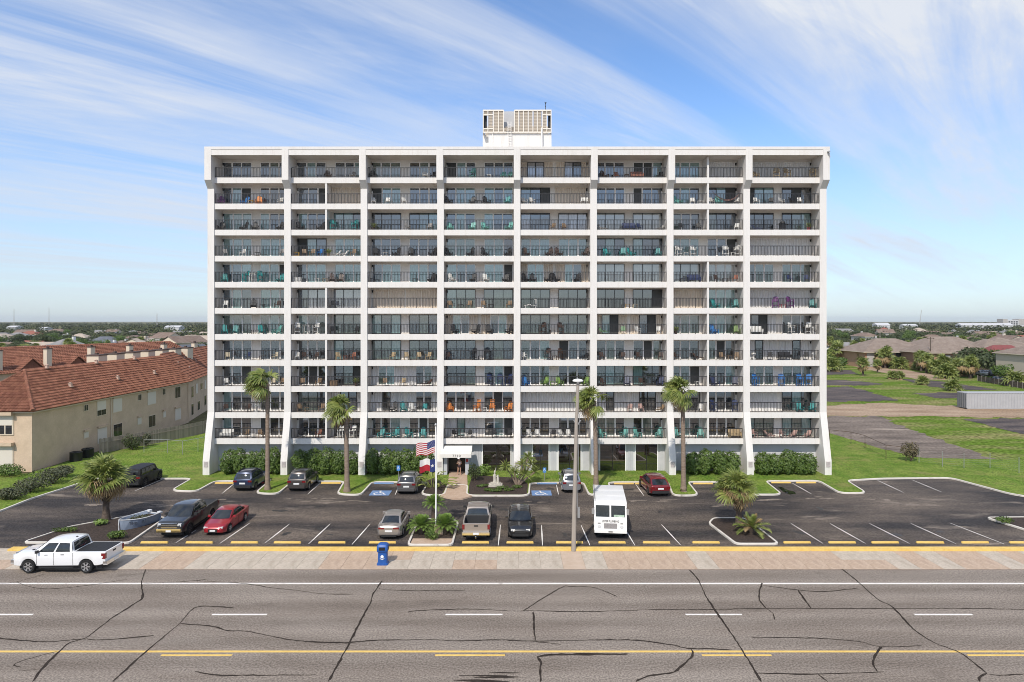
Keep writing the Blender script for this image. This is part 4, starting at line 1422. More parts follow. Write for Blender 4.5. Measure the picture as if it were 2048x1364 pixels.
def vehicle(name, label, cat, loc, rz, sp, body_m, rim=RIM, group=None, glass_m=None, z=LZ, trim_low=None):
    L, Wd = sp['L'], sp['W']
    r, wt = sp['r'], sp.get('wt', .23)
    V = thing(name, label, cat, (loc[0], loc[1], z), rz, group)
    ax = sp['axles']
    bed_ = sp.get('bed')
    N = 96
    rows = []
    for i in range(N + 1):
        x = -L / 2 + L * i / N
        hw = itp(sp['hw'], x) * Wd / 2
        zb = itp(sp['zb'], x)
        for xa in ax:
            Ra = r * 1.14
            dx = abs(x - xa)
            if dx < Ra:
                zb = max(zb, r + math.sqrt(Ra * Ra - dx * dx) - .01)
        zs = itp(sp['zs'], x)
        zc = itp(sp['zc'], x)
        h = zs - zb
        if bed_ and bed_[0] < x < bed_[1]:
            zf = bed_[2]
            top = [(hw * .965, zs - .01), (hw * .95, zs), (hw * .86, zs), (hw * .85, zf), (0.0, zf)]
        else:
            dz = zc - zs
            top = [(hw * .975, zs - .035), (hw * .94, zs + .2 * dz), (hw * .78, zs + .62 * dz), (hw * .45, zs + .92 * dz), (0.0, zc)]
        rows.append([(x, 0.0, zb), (x, hw * .90, zb), (x, hw * .965, zb + .06 * max(h, .1)), (x, hw * .99, zb + .35 * h), (x, hw, zb + .62 * h)] + [(x, yy, z2) for yy, z2 in top])
    nP = len(rows[0])
    vs, fs = [], []
    for row in rows:
        vs += row
        vs += [(p[0], -p[1], p[2]) for p in row]
    st = 2 * nP
    for i in range(N):
        for k in range(nP - 1):
            a, b_, c, d = i * st + k, (i + 1) * st + k, (i + 1) * st + k + 1, i * st + k + 1
            fs.append((a, b_, c, d))
            a, b_, c, d = a + nP, b_ + nP, c + nP, d + nP
            fs.append((a, d, c, b_))
    fs.append(tuple(range(nP - 1, -1, -1)))
    fs.append(tuple(nP + k for k in range(nP)))
    o = N * st
    fs.append(tuple(o + k for k in range(nP)))
    fs.append(tuple(o + nP + k for k in range(nP - 1, -1, -1)))
    mb = MB().add(vs, fs)
    if bed_:
        # dark liner inside the bed comes by material
        cnt = 0
        for fi, f in enumerate(fs):
            c = Vector((0, 0, 0))
            for q in f:
                c += Vector(vs[q])
            c /= len(f)
            if bed_[0] < c.x < bed_[1] and abs(c.y) < Wd * .43 and c.z > zb and c.z < itp(sp['zs'], c.x) - .015 and c.z >= bed_[2] - .01:
                mb.m[fi] = 1
    bo = mb.build('body', [body_m, TRIM], V, smooth=38, weld=.0008)
    # underside and wheel housings
    MB().box(-L / 2 + .35, -Wd * .36, .2, L / 2 - .35, Wd * .36, .55).build('underbody', TRIM, V)
    # cabin
    g = sp['cab']
    xb0, xb1, wb, zb_, xr0, xr1, wr, zr = g
    wb, wr = wb * Wd / 2, wr * Wd / 2
    bf, br = sp.get('bulge', (.14, .07))
    cr = sp.get('crown', .05)

    def base(u_, v_):
        """u across right..left, v rear..front, on the belt"""
        return Vector((xb0 - br * (1 - (2 * u_ - 1) ** 2) + v_ * (xb1 - xb0 + (bf + br) * (1 - (2 * u_ - 1) ** 2)), (2 * u_ - 1) * wb, zb_))

    def roofp(u_, v_):
        e = 1 - (2 * u_ - 1) ** 2
        x_ = xr0 - br * e + v_ * (xr1 - xr0 + (bf * .8 + br) * e)
        return Vector((x_, (2 * u_ - 1) * wr, zr - .035 + .035 * (1 - (2 * u_ - 1) ** 4) + cr * e * .4 + cr * (1 - (2 * v_ - 1) ** 2)))

    def sidep(s, u_, v_):
        e = 1 if s > 0 else 0
        p = base(e, u_).lerp(roofp(e, u_), v_)
        p.y += s * .03 * math.sin(math.pi * v_)
        return p

    def frontp(u_, v_):
        return base(u_, 1).lerp(roofp(u_, 1), v_) + Vector((.03 * math.sin(math.pi * v_), 0, 0))

    def rearp(u_, v_):
        return base(u_, 0).lerp(roofp(u_, 0), v_) - Vector((.02 * math.sin(math.pi * v_), 0, 0))

    def grid(m, f, u0, u1, v0, v1, nu, nv, flip=False, off=0.0, mi=0):
        pts = []
        for j in range(nv + 1):
            for i in range(nu + 1):
                uu, vv = u0 + (u1 - u0) * i / nu, v0 + (v1 - v0) * j / nv
                p = f(uu, vv)
                if off:
                    e_ = 1e-3
                    n = (f(uu + e_, vv) - p).cross(f(uu, vv + e_) - p).normalized()
                    p = p + n * (off if not flip else -off)
                pts.append(p)
        ff = []
        for j in range(nv):
            for i in range(nu):
                q = (j * (nu + 1) + i, j * (nu + 1) + i + 1, (j + 1) * (nu + 1) + i + 1, (j + 1) * (nu + 1) + i)
                ff.append(tuple(reversed(q)) if flip else q)
        m.add(pts, ff, mi)
        return m

    c = MB()
    grid(c, lambda a, b_: frontp(a, b_), 0, 1, 0, 1, 10, 4)
    grid(c, lambda a, b_: rearp(a, b_), 0, 1, 0, 1, 10, 4, True)
    grid(c, lambda a, b_: sidep(1, a, b_), 0, 1, 0, 1, 10, 4, True)
    grid(c, lambda a, b_: sidep(-1, a, b_), 0, 1, 0, 1, 10, 4)
    grid(c, lambda a, b_: roofp(a, b_), 0, 1, 0, 1, 10, 10, True)
    c.build('cabin', body_m, V, smooth=32, weld=.001)
    GM = glass_m or CGLASS
    grid(MB(), frontp, .045, .955, .05, .93, 10, 5, off=.012).build('windscreen', GM, V, smooth=180)
    rg = sp.get('rg', (.07, .93, .08, .88))
    grid(MB(), rearp, rg[0], rg[1], rg[2], rg[3], 10, 5, True, off=.012).build('rear_window', GM, V, smooth=180)
    for s in (1, -1):
        for (a, b_) in sp['win']:
            grid(MB(), lambda p, q: sidep(s, p, q), a, b_, .07, .87, 6, 4, s > 0, off=.012).build('side_window', GM, V, smooth=180)
    if sp.get('glassroof'):
        grid(MB(), roofp, .1, .9, .05, .95, 8, 8, False, off=.012)
        grid(MB(), roofp, .1, .9, .04, .96, 8, 8, True, off=-.012) .build('glass_roof', GM, V, smooth=180)
    # wheels
    key = (r, wt, rim.name)
    if key not in WM:
        WM[key] = wheel_mesh(r, wt, rim)
    tm, rmesh = WM[key]
    for xa in ax:
        for s in (1, -1):
            w = obj('wheel', tm, V, (xa, s * (Wd / 2 - wt / 2 - .02), r), rot=(0, 0, 0 if s > 0 else math.pi))
            obj('rim', rmesh, w)
    xe = L / 2
    # lamps, plates, trim: boxes set into the ends
    for nm, m_, lst in sp['bits']:
        for (x0, y0, z0, x1, y1, z1) in lst:
            if m_ == 'body':
                m__ = body_m
            else:
                m__ = m_
            MB().box(x0, y0, z0, x1, y1, z1).build(nm, m__, V)
    # mirrors and door handles
    xm = xb1 - .38
    for s in (1, -1):
        m = MB().cb((xm, s * (wb + .16), zb_ + .10), (.12, .2, .15)).bar((xm + .02, s * (wb - .01), zb_ + .04), (xm, s * (wb + .1), zb_ + .07), .05)
        m.build('mirror', sp.get('mirror_m') or body_m, V)
        for hx in sp['handles']:
            hy = itp(sp['hw'], hx) * Wd / 2
            zz_ = itp(sp['zs'], hx) - .16
            MB().box(hx - .1, s * (hy - .015) - .02, zz_ - .015, hx + .1, s * (hy - .015) + .02, zz_ + .02).build('door_handle', sp.get('handle_m') or TRIM, V)
        for sx in sp.get('seams', []):
            hy = itp(sp['hw'], sx) * Wd / 2
            z0, z1 = itp(sp['zb'], sx) + .08, itp(sp['zs'], sx) - .03
            m = MB()
            for q in range(5):
                za, zb2 = z0 + (z1 - z0) * q / 5, z0 + (z1 - z0) * (q + 1) / 5
                f_ = lambda t_: hy * (.99 + .012 * math.sin(math.pi * min(1, t_)))
                m.box(sx - .006, s * (f_(q / 5)) - .008, za, sx + .006, s * f_(q / 5) + .004, zb2)
            m.build('door_seam', TRIM, V)
    return V


def spec_suv(L=4.6, Wd=1.86, Hh=1.72, belt=1.12, r=.35, coupe=False, box=False, rails=True, lampz=.98, darklow=True, grille=None):
    xe = L / 2
    s = dict(L=L, W=Wd, r=r, axles=(-L * .295, L * .305))
    s['hw'] = [(-xe, .80), (-xe + .12, .93), (-xe + .5, .985), (-.4, 1.0), (xe - .9, .985), (xe - .4, .92), (xe - .12, .80), (xe, .66)]
    s['zb'] = [(-xe, .45), (-xe + .15, .32), (-xe + .5, .24), (xe - .5, .22), (xe - .12, .27), (xe, .36)]
    hood = belt - .06
    s['zs'] = [(-xe, belt - .16), (-xe + .1, belt - .06), (-xe + .4, belt - .03), (xe - 1.7, belt - .03), (xe - 1.2, hood - .06), (xe - .35, hood - .2), (xe - .08, hood - .33), (xe, hood - .44)]
    s['zc'] = [(-xe, belt - .10), (-xe + .1, belt + .0), (-xe + .4, belt + .01), (xe - 1.7, belt + .02), (xe - 1.15, hood + .02), (xe - .4, hood - .1), (xe - .08, hood - .26), (xe, hood - .38)]
    rr = -xe + (.95 if coupe else (.16 if box else .46))
    s['cab'] = (-xe + (.12 if not coupe else .18), xe - 1.22, .90, belt - .02, rr, xe - 2.05 if not box else xe - 1.55, .72 if not box else .82, Hh - .05)
    s['win'] = [(.09, .30), (.33, .56), (.59, .88)]
    s['rg'] = (.09, .91, .12, .80)
    s['bulge'] = (.16, .09)
    low = TRIM if darklow else 'body'
    y = Wd / 2
    bits = [
        ('tail_lamp', TAIL, [(-xe - .02, sgn * y * .55 if sgn > 0 else -y * .9, belt - .24, -xe + .14, sgn * y * .9 if sgn > 0 else -y * .55, belt - .08) for sgn in (1, -1)]),
        ('bumper', low, [(-xe - .035, -y * .80, .36, -xe + .2, y * .80, .60)]),
        ('number_plate', PLATE, [(-xe - .03, -.26, .70, -xe + .05, .26, .84)]),
        ('head_lamp', HEAD, [(xe - .22, y * .42, hood - .40, xe - .045, y * .74, hood - .27), (xe - .22, -y * .74, hood - .40, xe - .045, -y * .42, hood - .27)]),
        ('grille', TRIM, [(xe - .1, -y * .42, hood - .55, xe + .015, y * .42, hood - .36)]),
        ('bumper', low, [(xe - .15, -y * .62, .30, xe + .03, y * .62, .46)]),
    ]
    if rails:
        bits.append(('roof_rail', CHROME if rails == 2 else TRIM, [(rr + .15, sg * y * .66 - .02, Hh - .03, xe - 2.25, sg * y * .66 + .02, Hh + .05) for sg in (1, -1)]))
    s['bits'] = bits
    s['handles'] = [-.55, .45]
    s['seams'] = [-L * .2, .05 * L - .1, L * .2]
    return s


def spec_sedan(L=4.75, Wd=1.83, Hh=1.44, r=.33):
    xe = L / 2
    s = dict(L=L, W=Wd, r=r, axles=(-L * .285, L * .30))
    s['hw'] = [(-xe, .74), (-xe + .12, .88), (-xe + .5, .97), (-.4, 1.0), (xe - .9, .985), (xe - .4, .90), (xe - .12, .76), (xe, .60)]
    s['zb'] = [(-xe, .42), (-xe + .15, .28), (-xe + .5, .2), (xe - .5, .18), (xe - .12, .22), (xe, .3)]
    s['zs'] = [(-xe, .82), (-xe + .1, .93), (-xe + .6, .96), (0, .93), (xe - 1.3, .88), (xe - .4, .72), (xe - .08, .60), (xe, .50)]
    s['zc'] = [(-xe, .90), (-xe + .1, 1.03), (-xe + .6, 1.07), (0, 1.0), (xe - 1.25, .98), (xe - .4, .83), (xe - .08, .68), (xe, .56)]
    s['cab'] = (-xe + .62, xe - 1.18, .86, .93, -xe + 1.42, xe - 2.12, .66, Hh - .04)
    s['win'] = [(.10, .24), (.27, .53), (.56, .90)]
    s['rg'] = (.09, .91, .08, .93)
    y = Wd / 2
    s['bits'] = [
        ('tail_lamp', TAIL, [(-xe - .015, y * .34, .80, -xe + .16, y * .80, .92), (-xe - .015, -y * .80, .80, -xe + .16, -y * .34, .92)]),
        ('number_plate', PLATE, [(-xe - .025, -.26, .60, -xe + .05, .26, .73)]),
        ('bumper', TRIM, [(-xe - .02, -y * .6, .27, -xe + .2, y * .6, .40)]),
        ('head_lamp', HEAD, [(xe - .3, y * .40, .56, xe - .07, y * .76, .67), (xe - .3, -y * .76, .56, xe - .07, -y * .40, .67)]),
        ('grille', TRIM, [(xe - .1, -y * .36, .28, xe + .012, y * .36, .52)]),
        ('number_plate', PLATE, [(xe + .0, -.2, .36, xe + .03, .2, .47)]),
    ]
    s['handles'] = [-.55, .45]
    s['seams'] = [-L * .2, .02, L * .21]
    return s


def spec_pickup(L=5.85, Wd=2.03, Hh=1.95, r=.41, cover=True, chrome=True, grille_m=None):
    xe = L / 2
    s = dict(L=L, W=Wd, r=r, wt=.28, axles=(-L * .30, L * .315))
    s['hw'] = [(-xe, .93), (-xe + .08, .965), (-xe + .5, .985), (-.4, 1.0), (xe - .9, 1.0), (xe - .35, .955), (xe - .1, .88), (xe, .78)]
    s['zb'] = [(-xe, .62), (-xe + .25, .5), (-xe + .5, .46), (xe - .5, .42), (xe - .12, .44), (xe, .50)]
    s['zs'] = [(-xe, 1.30), (-xe + .05, 1.33), (-.65, 1.33), (xe - 1.6, 1.30), (xe - 1.0, 1.24), (xe - .3, 1.16), (xe - .06, 1.04), (xe, .92)]
    s['zc'] = [(-xe, 1.30), (-xe + .05, 1.33), (-.65, 1.33), (xe - 1.6, 1.34), (xe - 1.1, 1.32), (xe - .3, 1.24), (xe - .06, 1.12), (xe, .98)]
    cb = -L * .155
    s['bed'] = (-xe + .09, cb - .08, 1.29 if cover else .78)
    s['cab'] = (cb, xe - 1.32, .93, 1.27, cb + .16, xe - 2.15, .76, Hh - .04)
    s['win'] = [(.07, .44), (.49, .87)]
    s['rg'] = (.08, .92, .12, .86)
    s['bulge'] = (.12, .03)
    y = Wd / 2
    cm = CHROME if chrome else 'body'
    s['bits'] = [
        ('tail_lamp', TAIL, [(-xe - .02, y * .80, .90, -xe + .22, y * .965, 1.24), (-xe - .02, -y * .965, .90, -xe + .22, -y * .80, 1.24)]),
        ('bumper', cm, [(-xe - .14, -y * .95, .52, -xe + .12, y * .95, .74)]),
        ('number_plate', PLATE, [(-xe - .155, -.2, .56, -xe - .13, .2, .70)]),
        ('tailgate_handle', TRIM, [(-xe - .02, -.15, 1.10, -xe + .05, .15, 1.19)]),
        ('head_lamp', HEAD, [(xe - .24, y * .60, .90, xe - .035, y * .83, 1.12), (xe - .24, -y * .83, .90, xe - .035, -y * .60, 1.12)]),
        ('grille', grille_m or CHROME, [(xe - .1, -y * .56, .82, xe + .02, y * .56, .87), (xe - .1, -y * .56, .96, xe + .03, y * .56, 1.02), (xe - .1, -y * .56, 1.10, xe + .01, y * .56, 1.15)]),
        ('grille_mesh', TRIM, [(xe - .12, -y * .56, .83, xe + .0, y * .56, 1.14)]),
        ('bumper', cm, [(xe - .1, -y * .86, .52, xe + .1, y * .86, .78)]),
        ('number_plate', PLATE, [(xe + .1, -.18, .56, xe + .12, .18, .68)]),
        ('step_bar', TRIM, [(-L * .17, y * .9, .34, L * .2, y * 1.0, .40), (-L * .17, -y * 1.0, .34, L * .2, -y * .9, .40)]),
    ]
    s['handles'] = [-.3, .72]
    s['seams'] = [cb - .04, cb + 1.15, xe - 1.62]
    s['mirror_m'] = TRIM
    return s


UP, DN, LF = R(90), R(-90), R(180)


def rear_at(px, py, L):      # car seen from behind: rear bumper at the pixel, nose away
    p = G(px, py, LZ)
    return (p.x, p.y + L / 2)


def front_at(px, py, L):
    p = G(px, py, LZ)
    return (p.x, p.y + L / 2)


vehicle('parked_suv', 'dark blue SUV parked nose-in, near the end pillar on the townhouse side', 'car', rear_at(484, 984, 4.5), UP, spec_suv(4.4, 1.88, 1.74, coupe=False), paint('navy', (0.02, 0.032, 0.075), .3), RIMD, 'cars parked against the lawn')
vehicle('parked_suv', 'grey brown SUV with silver roof rails parked between two tall palms', 'car', rear_at(592, 985, 4.6), UP, spec_suv(4.4, 1.87, 1.74, rails=2, darklow=False), paint('taupe', (0.085, 0.075, 0.07), .5), RIM, 'cars parked against the lawn')
vehicle('parked_suv', 'dark silver SUV parked beside the blue access marking, left of the flagpole', 'car', rear_at(812, 991, 4.55), UP, spec_suv(4.35, 1.84, 1.72, darklow=False), paint('graphite', (0.16, 0.155, 0.155), .6), RIM, 'cars parked against the lawn')
vehicle('parked_suv', 'light silver SUV parked behind the street lamp pole', 'car', rear_at(1144, 988, 4.6), UP, spec_suv(4.4, 1.82, 1.76, rails=True, darklow=False), paint('silver', (0.30, 0.31, 0.33), .6), RIM, 'cars parked against the lawn')
vehicle('parked_car', 'dark red crossover with black glass roof parked nose-in beside a palm', 'car', rear_at(1319, 995, 4.75), R(93), dict(spec_suv(4.75, 1.92, 1.6, belt=1.02, coupe=True, rails=False), glassroof=True), paint('ruby', (0.16, 0.008, 0.012), .2), RIMD, 'cars parked against the lawn')
jp = G(262, 977, LZ)
jeep = spec_suv(4.3, 1.86, 1.84, belt=1.16, r=.41, box=True, rails=False)
jeep['bits'].append(('spare_wheel_cover', TRIM, [(-2.4, -.36, .78, -2.12, .36, 1.5)]))
vehicle('parked_jeep', 'black boxy off-road car parked behind the shaggy low palm', 'car', (jp.x, jp.y + 2.1), UP, jeep, mat('black_matte', (0.012, 0.011, 0.011), rough=.55), RIMD, 'cars parked against the lawn')
vehicle('pickup_truck', 'black crew-cab pickup with chrome grille parked beside the boat planter', 'truck', front_at(338, 1079, 5.85), DN, spec_pickup(), paint('black_truck', (0.010, 0.011, 0.014), 0), RIMD, 'cars parked facing the sidewalk')
vehicle('parked_sedan', 'bright red sedan parked beside the black pickup', 'car', front_at(425, 1073, 4.75), DN, spec_sedan(), paint('red', (0.30, 0.006, 0.016), .15), RIM, 'cars parked facing the sidewalk')
vehicle('parked_sedan', 'silver beige sedan backed up to the sidewalk near the flagpole island', 'car', rear_at(777, 1081, 4.85), UP, spec_sedan(4.85, 1.84, 1.45), paint('champagne', (0.36, 0.33, 0.31), .5), RIM, 'cars parked facing the sidewalk')
tp = spec_pickup(5.8, 2.03, 1.9, .40, cover=False)
tan_truck = vehicle('pickup_truck', 'tan silver pickup with open bed backed up beside the flagpole island', 'truck', rear_at(952, 1084, 5.8), UP, tp, paint('pewter', (0.36, 0.31, 0.27), .5), RIM, 'cars parked facing the sidewalk')
MB().bar((-3.0, 0, .42), (-3.32, 0, .42), .06).lathe([(.05, 0), (.05, .06), (.02, .1)], 8, (-3.3, 0, .44)).build('tow_hitch', CHROME, tan_truck)
vehicle('parked_suv', 'black SUV facing the street between the tan pickup and white van', 'car', front_at(1041, 1081, 4.6), DN, spec_suv(4.6, 1.86, 1.63, coupe=True, rails=False), paint('black_suv', (0.014, 0.015, 0.018), .1), RIMD, 'cars parked facing the sidewalk')
wp0, wp1 = G(59.5, 1145, LZ), G(177.4, 1147, LZ)
wt_ = vehicle('pickup_truck', 'white crew-cab pickup with black bed cover driving at the kerb', 'truck', ((wp0.x + wp1.x) / 2 - .05, wp0.y + .86), LF, dict(spec_pickup(5.85, 2.06, 1.96, .42), wt=.3), paint('white', (0.78, 0.78, 0.78)), RIM, None)
MB().box(-2.80, -.86, 1.292, -1.02, .86, 1.325).build('bed_cover', TRIM, wt_)
for (x0, x1) in ((-2.3, -2.285), (-1.7, -1.685)):
    MB().box(x0, -.86, 1.3255, x1, .86, 1.33).build('cover_seam', RIMD, wt_)
MB().box(1.75, .45, 1.325, 1.9, .6, 1.34).build('hood_vent', TRIM, wt_)
MB().lathe([(.07, 0), (.06, .05), (.01, .07)], 10, (-.55, 0, 1.945)).build('roof_antenna', TRIM, wt_)

# step van
vp = G(1221, 1079, LZ)
SV = thing('step_van', 'white plumbing step van with flat front facing the sidewalk', 'truck', (vp.x, vp.y, LZ), R(-6), 'cars parked facing the sidewalk')
VW = paint('van_white', (0.80, 0.80, 0.79))
hw = 1.17
prf = [(0.06, .62), (.0, .70), (0.01, 1.42), (.22, 1.52), (.36, 2.50), (.46, 2.62), (.62, 2.66), (5.0, 2.66), (5.1, 2.6), (5.1, .5), (4.5, .5), (4.45, .85), (4.3, .98), (3.75, .98), (3.6, .85), (3.55, .5), (1.6, .5), (1.55, .85), (1.4, .98), (.85, .98), (.7, .85), (.62, .55), (.3, .5)]
MB().extr(prf, -hw, hw).build('body', VW, SV, smooth=20)
MB().box(-.85, .4, .2, .85, 4.8, .6).build('underbody', TRIM, SV)
yb = lambda z: .22 + (z - 1.52) * .14 / .98


def vanq(nm, x0, x1, z0, z1, m, off=.012):
    MB().add([(x0, yb(z0) - off, z0), (x1, yb(z0) - off, z0), (x1, yb(z1) - off, z1), (x0, yb(z1) - off, z1), (x0, yb(z0), z0), (x1, yb(z0), z0), (x1, yb(z1), z1), (x0, yb(z1), z1)], [(0, 1, 2, 3), (0, 4, 5, 1), (1, 5, 6, 2), (2, 6, 7, 3), (3, 7, 4, 0)]).build(nm, m, SV)


vanq('windscreen', -1.05, -.06, 1.56, 2.36, CGLASS)
vanq('windscreen', .06, 1.05, 1.56, 2.36, CGLASS)
vanq('dash_paper', .25, 1.0, 1.57, 1.72, mat('paper', (0.5, 0.6, 0.5), (0.2, .3, .22), 9, .8), .018)
MB().box(-.46, -.03, .80, .46, .05, 1.16).build('grille', mat('grille_grey', (0.38, 0.36, 0.36), (0.16, .15, .15), 40, .6), SV)
MB().box(-1.15, -.14, .50, 1.15, .06, .68).build('bumper', VW, SV)
MB().box(-.15, -.15, .55, .15, -.135, .66).build('number_plate', STEEL, SV)
for s in (1, -1):
    MB().lathe([(.12, .03), (.12, -.02), (.09, -.035)], 14, (s * .8, 0.0, .93), 'Y').build('head_lamp', HEAD, SV)
    MB().box(s * .8 - .09, -.01, 1.13, s * .8 + .09, .03, 1.18).build('marker_lamp', TRIM, SV)
    MB().box(s * 1.25 - .09, .15, 1.75, s * 1.25 + .09, .2, 2.15).bar((s * 1.15, .3, 2.2), (s * 1.25, .18, 2.1), .03).bar((s * 1.15, .3, 1.7), (s * 1.25, .18, 1.8), .03).build('mirror', STEEL, SV)
    MB().box(s * hw - .012, .75, 1.3, s * hw + .012, 1.55, 2.3).build('side_window', CGLASS, SV)
    MB().box(s * hw - .015, 1.7, .7, s * hw + .015, 1.73, 2.5).build('door_seam', TRIM, SV)
key = (.40, .26, 'r')
WM[key] = wheel_mesh(.40, .26, RIMD)
for yy in (1.13, 4.03):
    for s in (1, -1):
        w = obj('wheel', WM[key][0], SV, (s * (hw - .15), yy, .40), rot=(0, 0, R(90 if s < 0 else -90)))
        obj('rim', WM[key][1], w)
MB().tube([(-1.1, .45, 2.64), (-1.1, .5, 2.72), (-1.1, 4.8, 2.72)], .035, 6).build('roof_rail', STEEL, SV)
text('van_lettering', 'LISTER PLUMBING', mat('van_letter_black', (0.03, 0.03, 0.035), rough=.5), .21, SV, (0, -.012, 1.31), (R(90), 0, 0), .72)

# small cars in the condo lot beyond the field
for px, py, rz, c, lb in ((2012, 767, 0.1, (0.42, 0.42, 0.43), 'white SUV parked behind the dark timber fence'), (1975, 752, 0.1, (0.5, 0.5, .5), 'pale car parked under trees behind the timber fence'), (1994, 752, .2, (0.02, 0.03, .06), 'dark blue car parked under trees behind the timber fence'), (1944, 727, 0.3, (0.6, 0.6, 0.6), 'white car in front of the brick condos')):
    p = G(px, py, 0)
    sp_ = spec_suv(4.8, 1.9, 1.75)
    vehicle('parked_car', lb, 'car', (p.x, p.y + 1), rz, sp_, paint('far', c, .2), RIM, 'cars in the condo lot', z=-.06)

# ------------------------------------------------------------------ palms and plants
def fan_frond(rr, L=1.0, n=15, spread=115, droop=.5, fold=.25, w=.075):
    """one fan leaf along +x from the crown: stalk, then pleated blades whose tips hang"""
    m = MB()
    sl_ = L * rr.uniform(.5, .6)
    st = []
    for k in range(4):
        s = k / 3
        st.append(Vector((sl_ * s, 0, .10 * L * math.sin(s * 1.5))))
    m.tube(st, [.02, .017, .014, .012], 3, cap=False)
    c = st[-1]
    for k in range(n):
        a = R(-spread + 2 * spread * k / (n - 1)) + rr.uniform(-.04, .04)
        bl = L * (.58 - .16 * abs(k / (n - 1) - .5) * 2) * rr.uniform(.88, 1.1)
        d = Vector((math.cos(a), math.sin(a), fold * math.cos(a) * .4))
        nn = Vector((-math.sin(a), math.cos(a), rr.uniform(-.5, .5))).normalized() * w * L * .5
        p0 = c
        p1 = c + d * bl * .5 + Vector((0, 0, -.03 * L))
        p2 = c + d * bl * .82 + Vector((0, 0, -droop * .30 * L * rr.uniform(.7, 1.3)))
        p3 = c + d * bl * .98 + Vector((0, 0, -droop * .62 * L * rr.uniform(.7, 1.3)))
        m.add([p0 - nn * .3, p1 - nn, p2 - nn * .7, p3, p2 + nn * .7, p1 + nn, p0 + nn * .3], [(0, 1, 5, 6), (1, 2, 4, 5), (2, 3, 4)])
    return m


def palm(name, label, base, ztop, R_, trunk_r, nf, seed, wind=0.0, dead=10, lean=(0, 0), boots=False, group=None, skirt=0, grav=.2):
    rr = random.Random(seed)
    V = thing(name, label, 'palm tree', (base.x, base.y, base.z), 0, group)
    hgt = ztop - base.z
    pts, rad = [], []
    n = max(10, int(hgt / .22))
    for k in range(n + 1):
        s = k / n
        pts.append((lean[0] * s * s, lean[1] * s * s, hgt * s))
        rb = trunk_r * (1 + .55 * math.exp(-s * hgt / .5)) * (1 - .18 * s) * (1 + (.05 if k % 2 else -.03))
        if boots and s > .45:
            rb *= 1.0 + .9 * (s - .45)
        rad.append(rb)
    tr = MB().tube(pts, rad, 12)
    if boots:
        for k in range(60):
            s = rr.uniform(.4, 1)
            a = rr.uniform(0, 6.28)
            d = Vector((math.cos(a), math.sin(a), 0))
            p = Vector((lean[0] * s * s, lean[1] * s * s, hgt * s)) + d * trunk_r * (1 + .9 * max(0, s - .45)) * .85
            tr.bar(p, p + d * .22 + Vector((0, 0, .26)), .07, .03)
    tr.build('trunk', BARK if not boots else BARKD, V, smooth=60)
    top = Vector((lean[0], lean[1], hgt))
    for k in range(nf + dead):
        isdead = k >= nf
        if isdead:
            el = rr.uniform(-70, -25) if not skirt else rr.uniform(-55, 12)
        else:
            el = 82 - (112 if not skirt else 88) * ((k + .5) / nf) ** .9 + rr.uniform(-8, 8)
        az = k * 2.39996 + rr.uniform(-.25, .25)
        L = R_ * rr.uniform(.85, 1.08) * (.8 if isdead else 1.0)
        f = fan_frond(rr, L, 21 if not isdead else 13, 118 if not isdead else 80, .35 if not isdead else .75, w=.06 if not isdead else .05)
        dv = Vector((math.cos(az) * math.cos(R(el)), math.sin(az) * math.cos(R(el)), math.sin(R(el))))
        if wind > .3:
            dv = (dv + Vector((-1.0, -.15, .12)) * wind * 1.15).normalized()
        q = (Matrix.Rotation(math.atan2(dv.y, dv.x), 3, 'Z') @ Matrix.Rotation(-math.asin(max(-1, min(1, dv.z))), 3, 'Y')) @ Matrix.Rotation(rr.uniform(-.8, .8), 3, 'X')
        vs = []
        for p in f.v:
            w = q @ Vector(p)
            d = w.length
            if wind:
                # the breeze combs the fronds over to one side
                k_ = wind * .55 * (d / R_) ** 1.8 * R_
                w.x -= k_ * (.75 + .35 * (w.x > 0))
                w.z -= .10 * k_
                l2 = w.length
                if l2 > 1e-4:
                    w *= d / l2 * (1.0 + .12 * (w.x < 0))
            # gravity
            w.z -= grav * (d / R_) ** 2 * R_
            vs.append(w + top)
        f.v = [tuple(p) for p in vs]
        f.build('frond', PALMD if isdead else PALMG, V)
    return V


TALL = 'tall wind-blown fan palms before the building'
for (bx, by, ty, Rr, tr_, nf, wd, dd, ln, lb) in (
        (535, 979, 768, 1.8, .20, 30, .75, 12, (.0, 0), 'tall slender palm with crown blown sideways beside the dark blue SUV'),
        (694, 983, 818, 1.7, .23, 28, .65, 12, (-.15, 0), 'tall palm with wind-blown crown beside the blue accessible stall'),
        (1192, 977, 802, 1.7, .22, 30, .6, 14, (-.15, 0), 'tall palm with ragged blown crown standing behind the white van'),
        (1367, 982, 785, 1.65, .22, 28, .45, 14, (-.1, 0), 'tall palm with drooping crown beside the dark red crossover')):
    g = G(bx, by, LAWNZ)
    palm('palm_tree', lb, g, ZA(ty, g.y), Rr, tr_, nf, bx, wd, dd, ln, group=TALL)
g = G(212, 1040, .12)
palm('palm_tree', 'low shaggy palm with dry brown skirt in the bed beside the boat planter', g, 3.1, 1.95, .23, 34, 21, .12, 30, (0, 0), boots=True, skirt=1, grav=.03)
g = G(1478, 1052, .12)
palm('palm_tree', 'stocky palm with dry skirt in the island with a cycad at its foot', g, 2.8, 1.6, .22, 34, 22, .10, 28, (-.1, 0), boots=True, skirt=1, grav=.03)


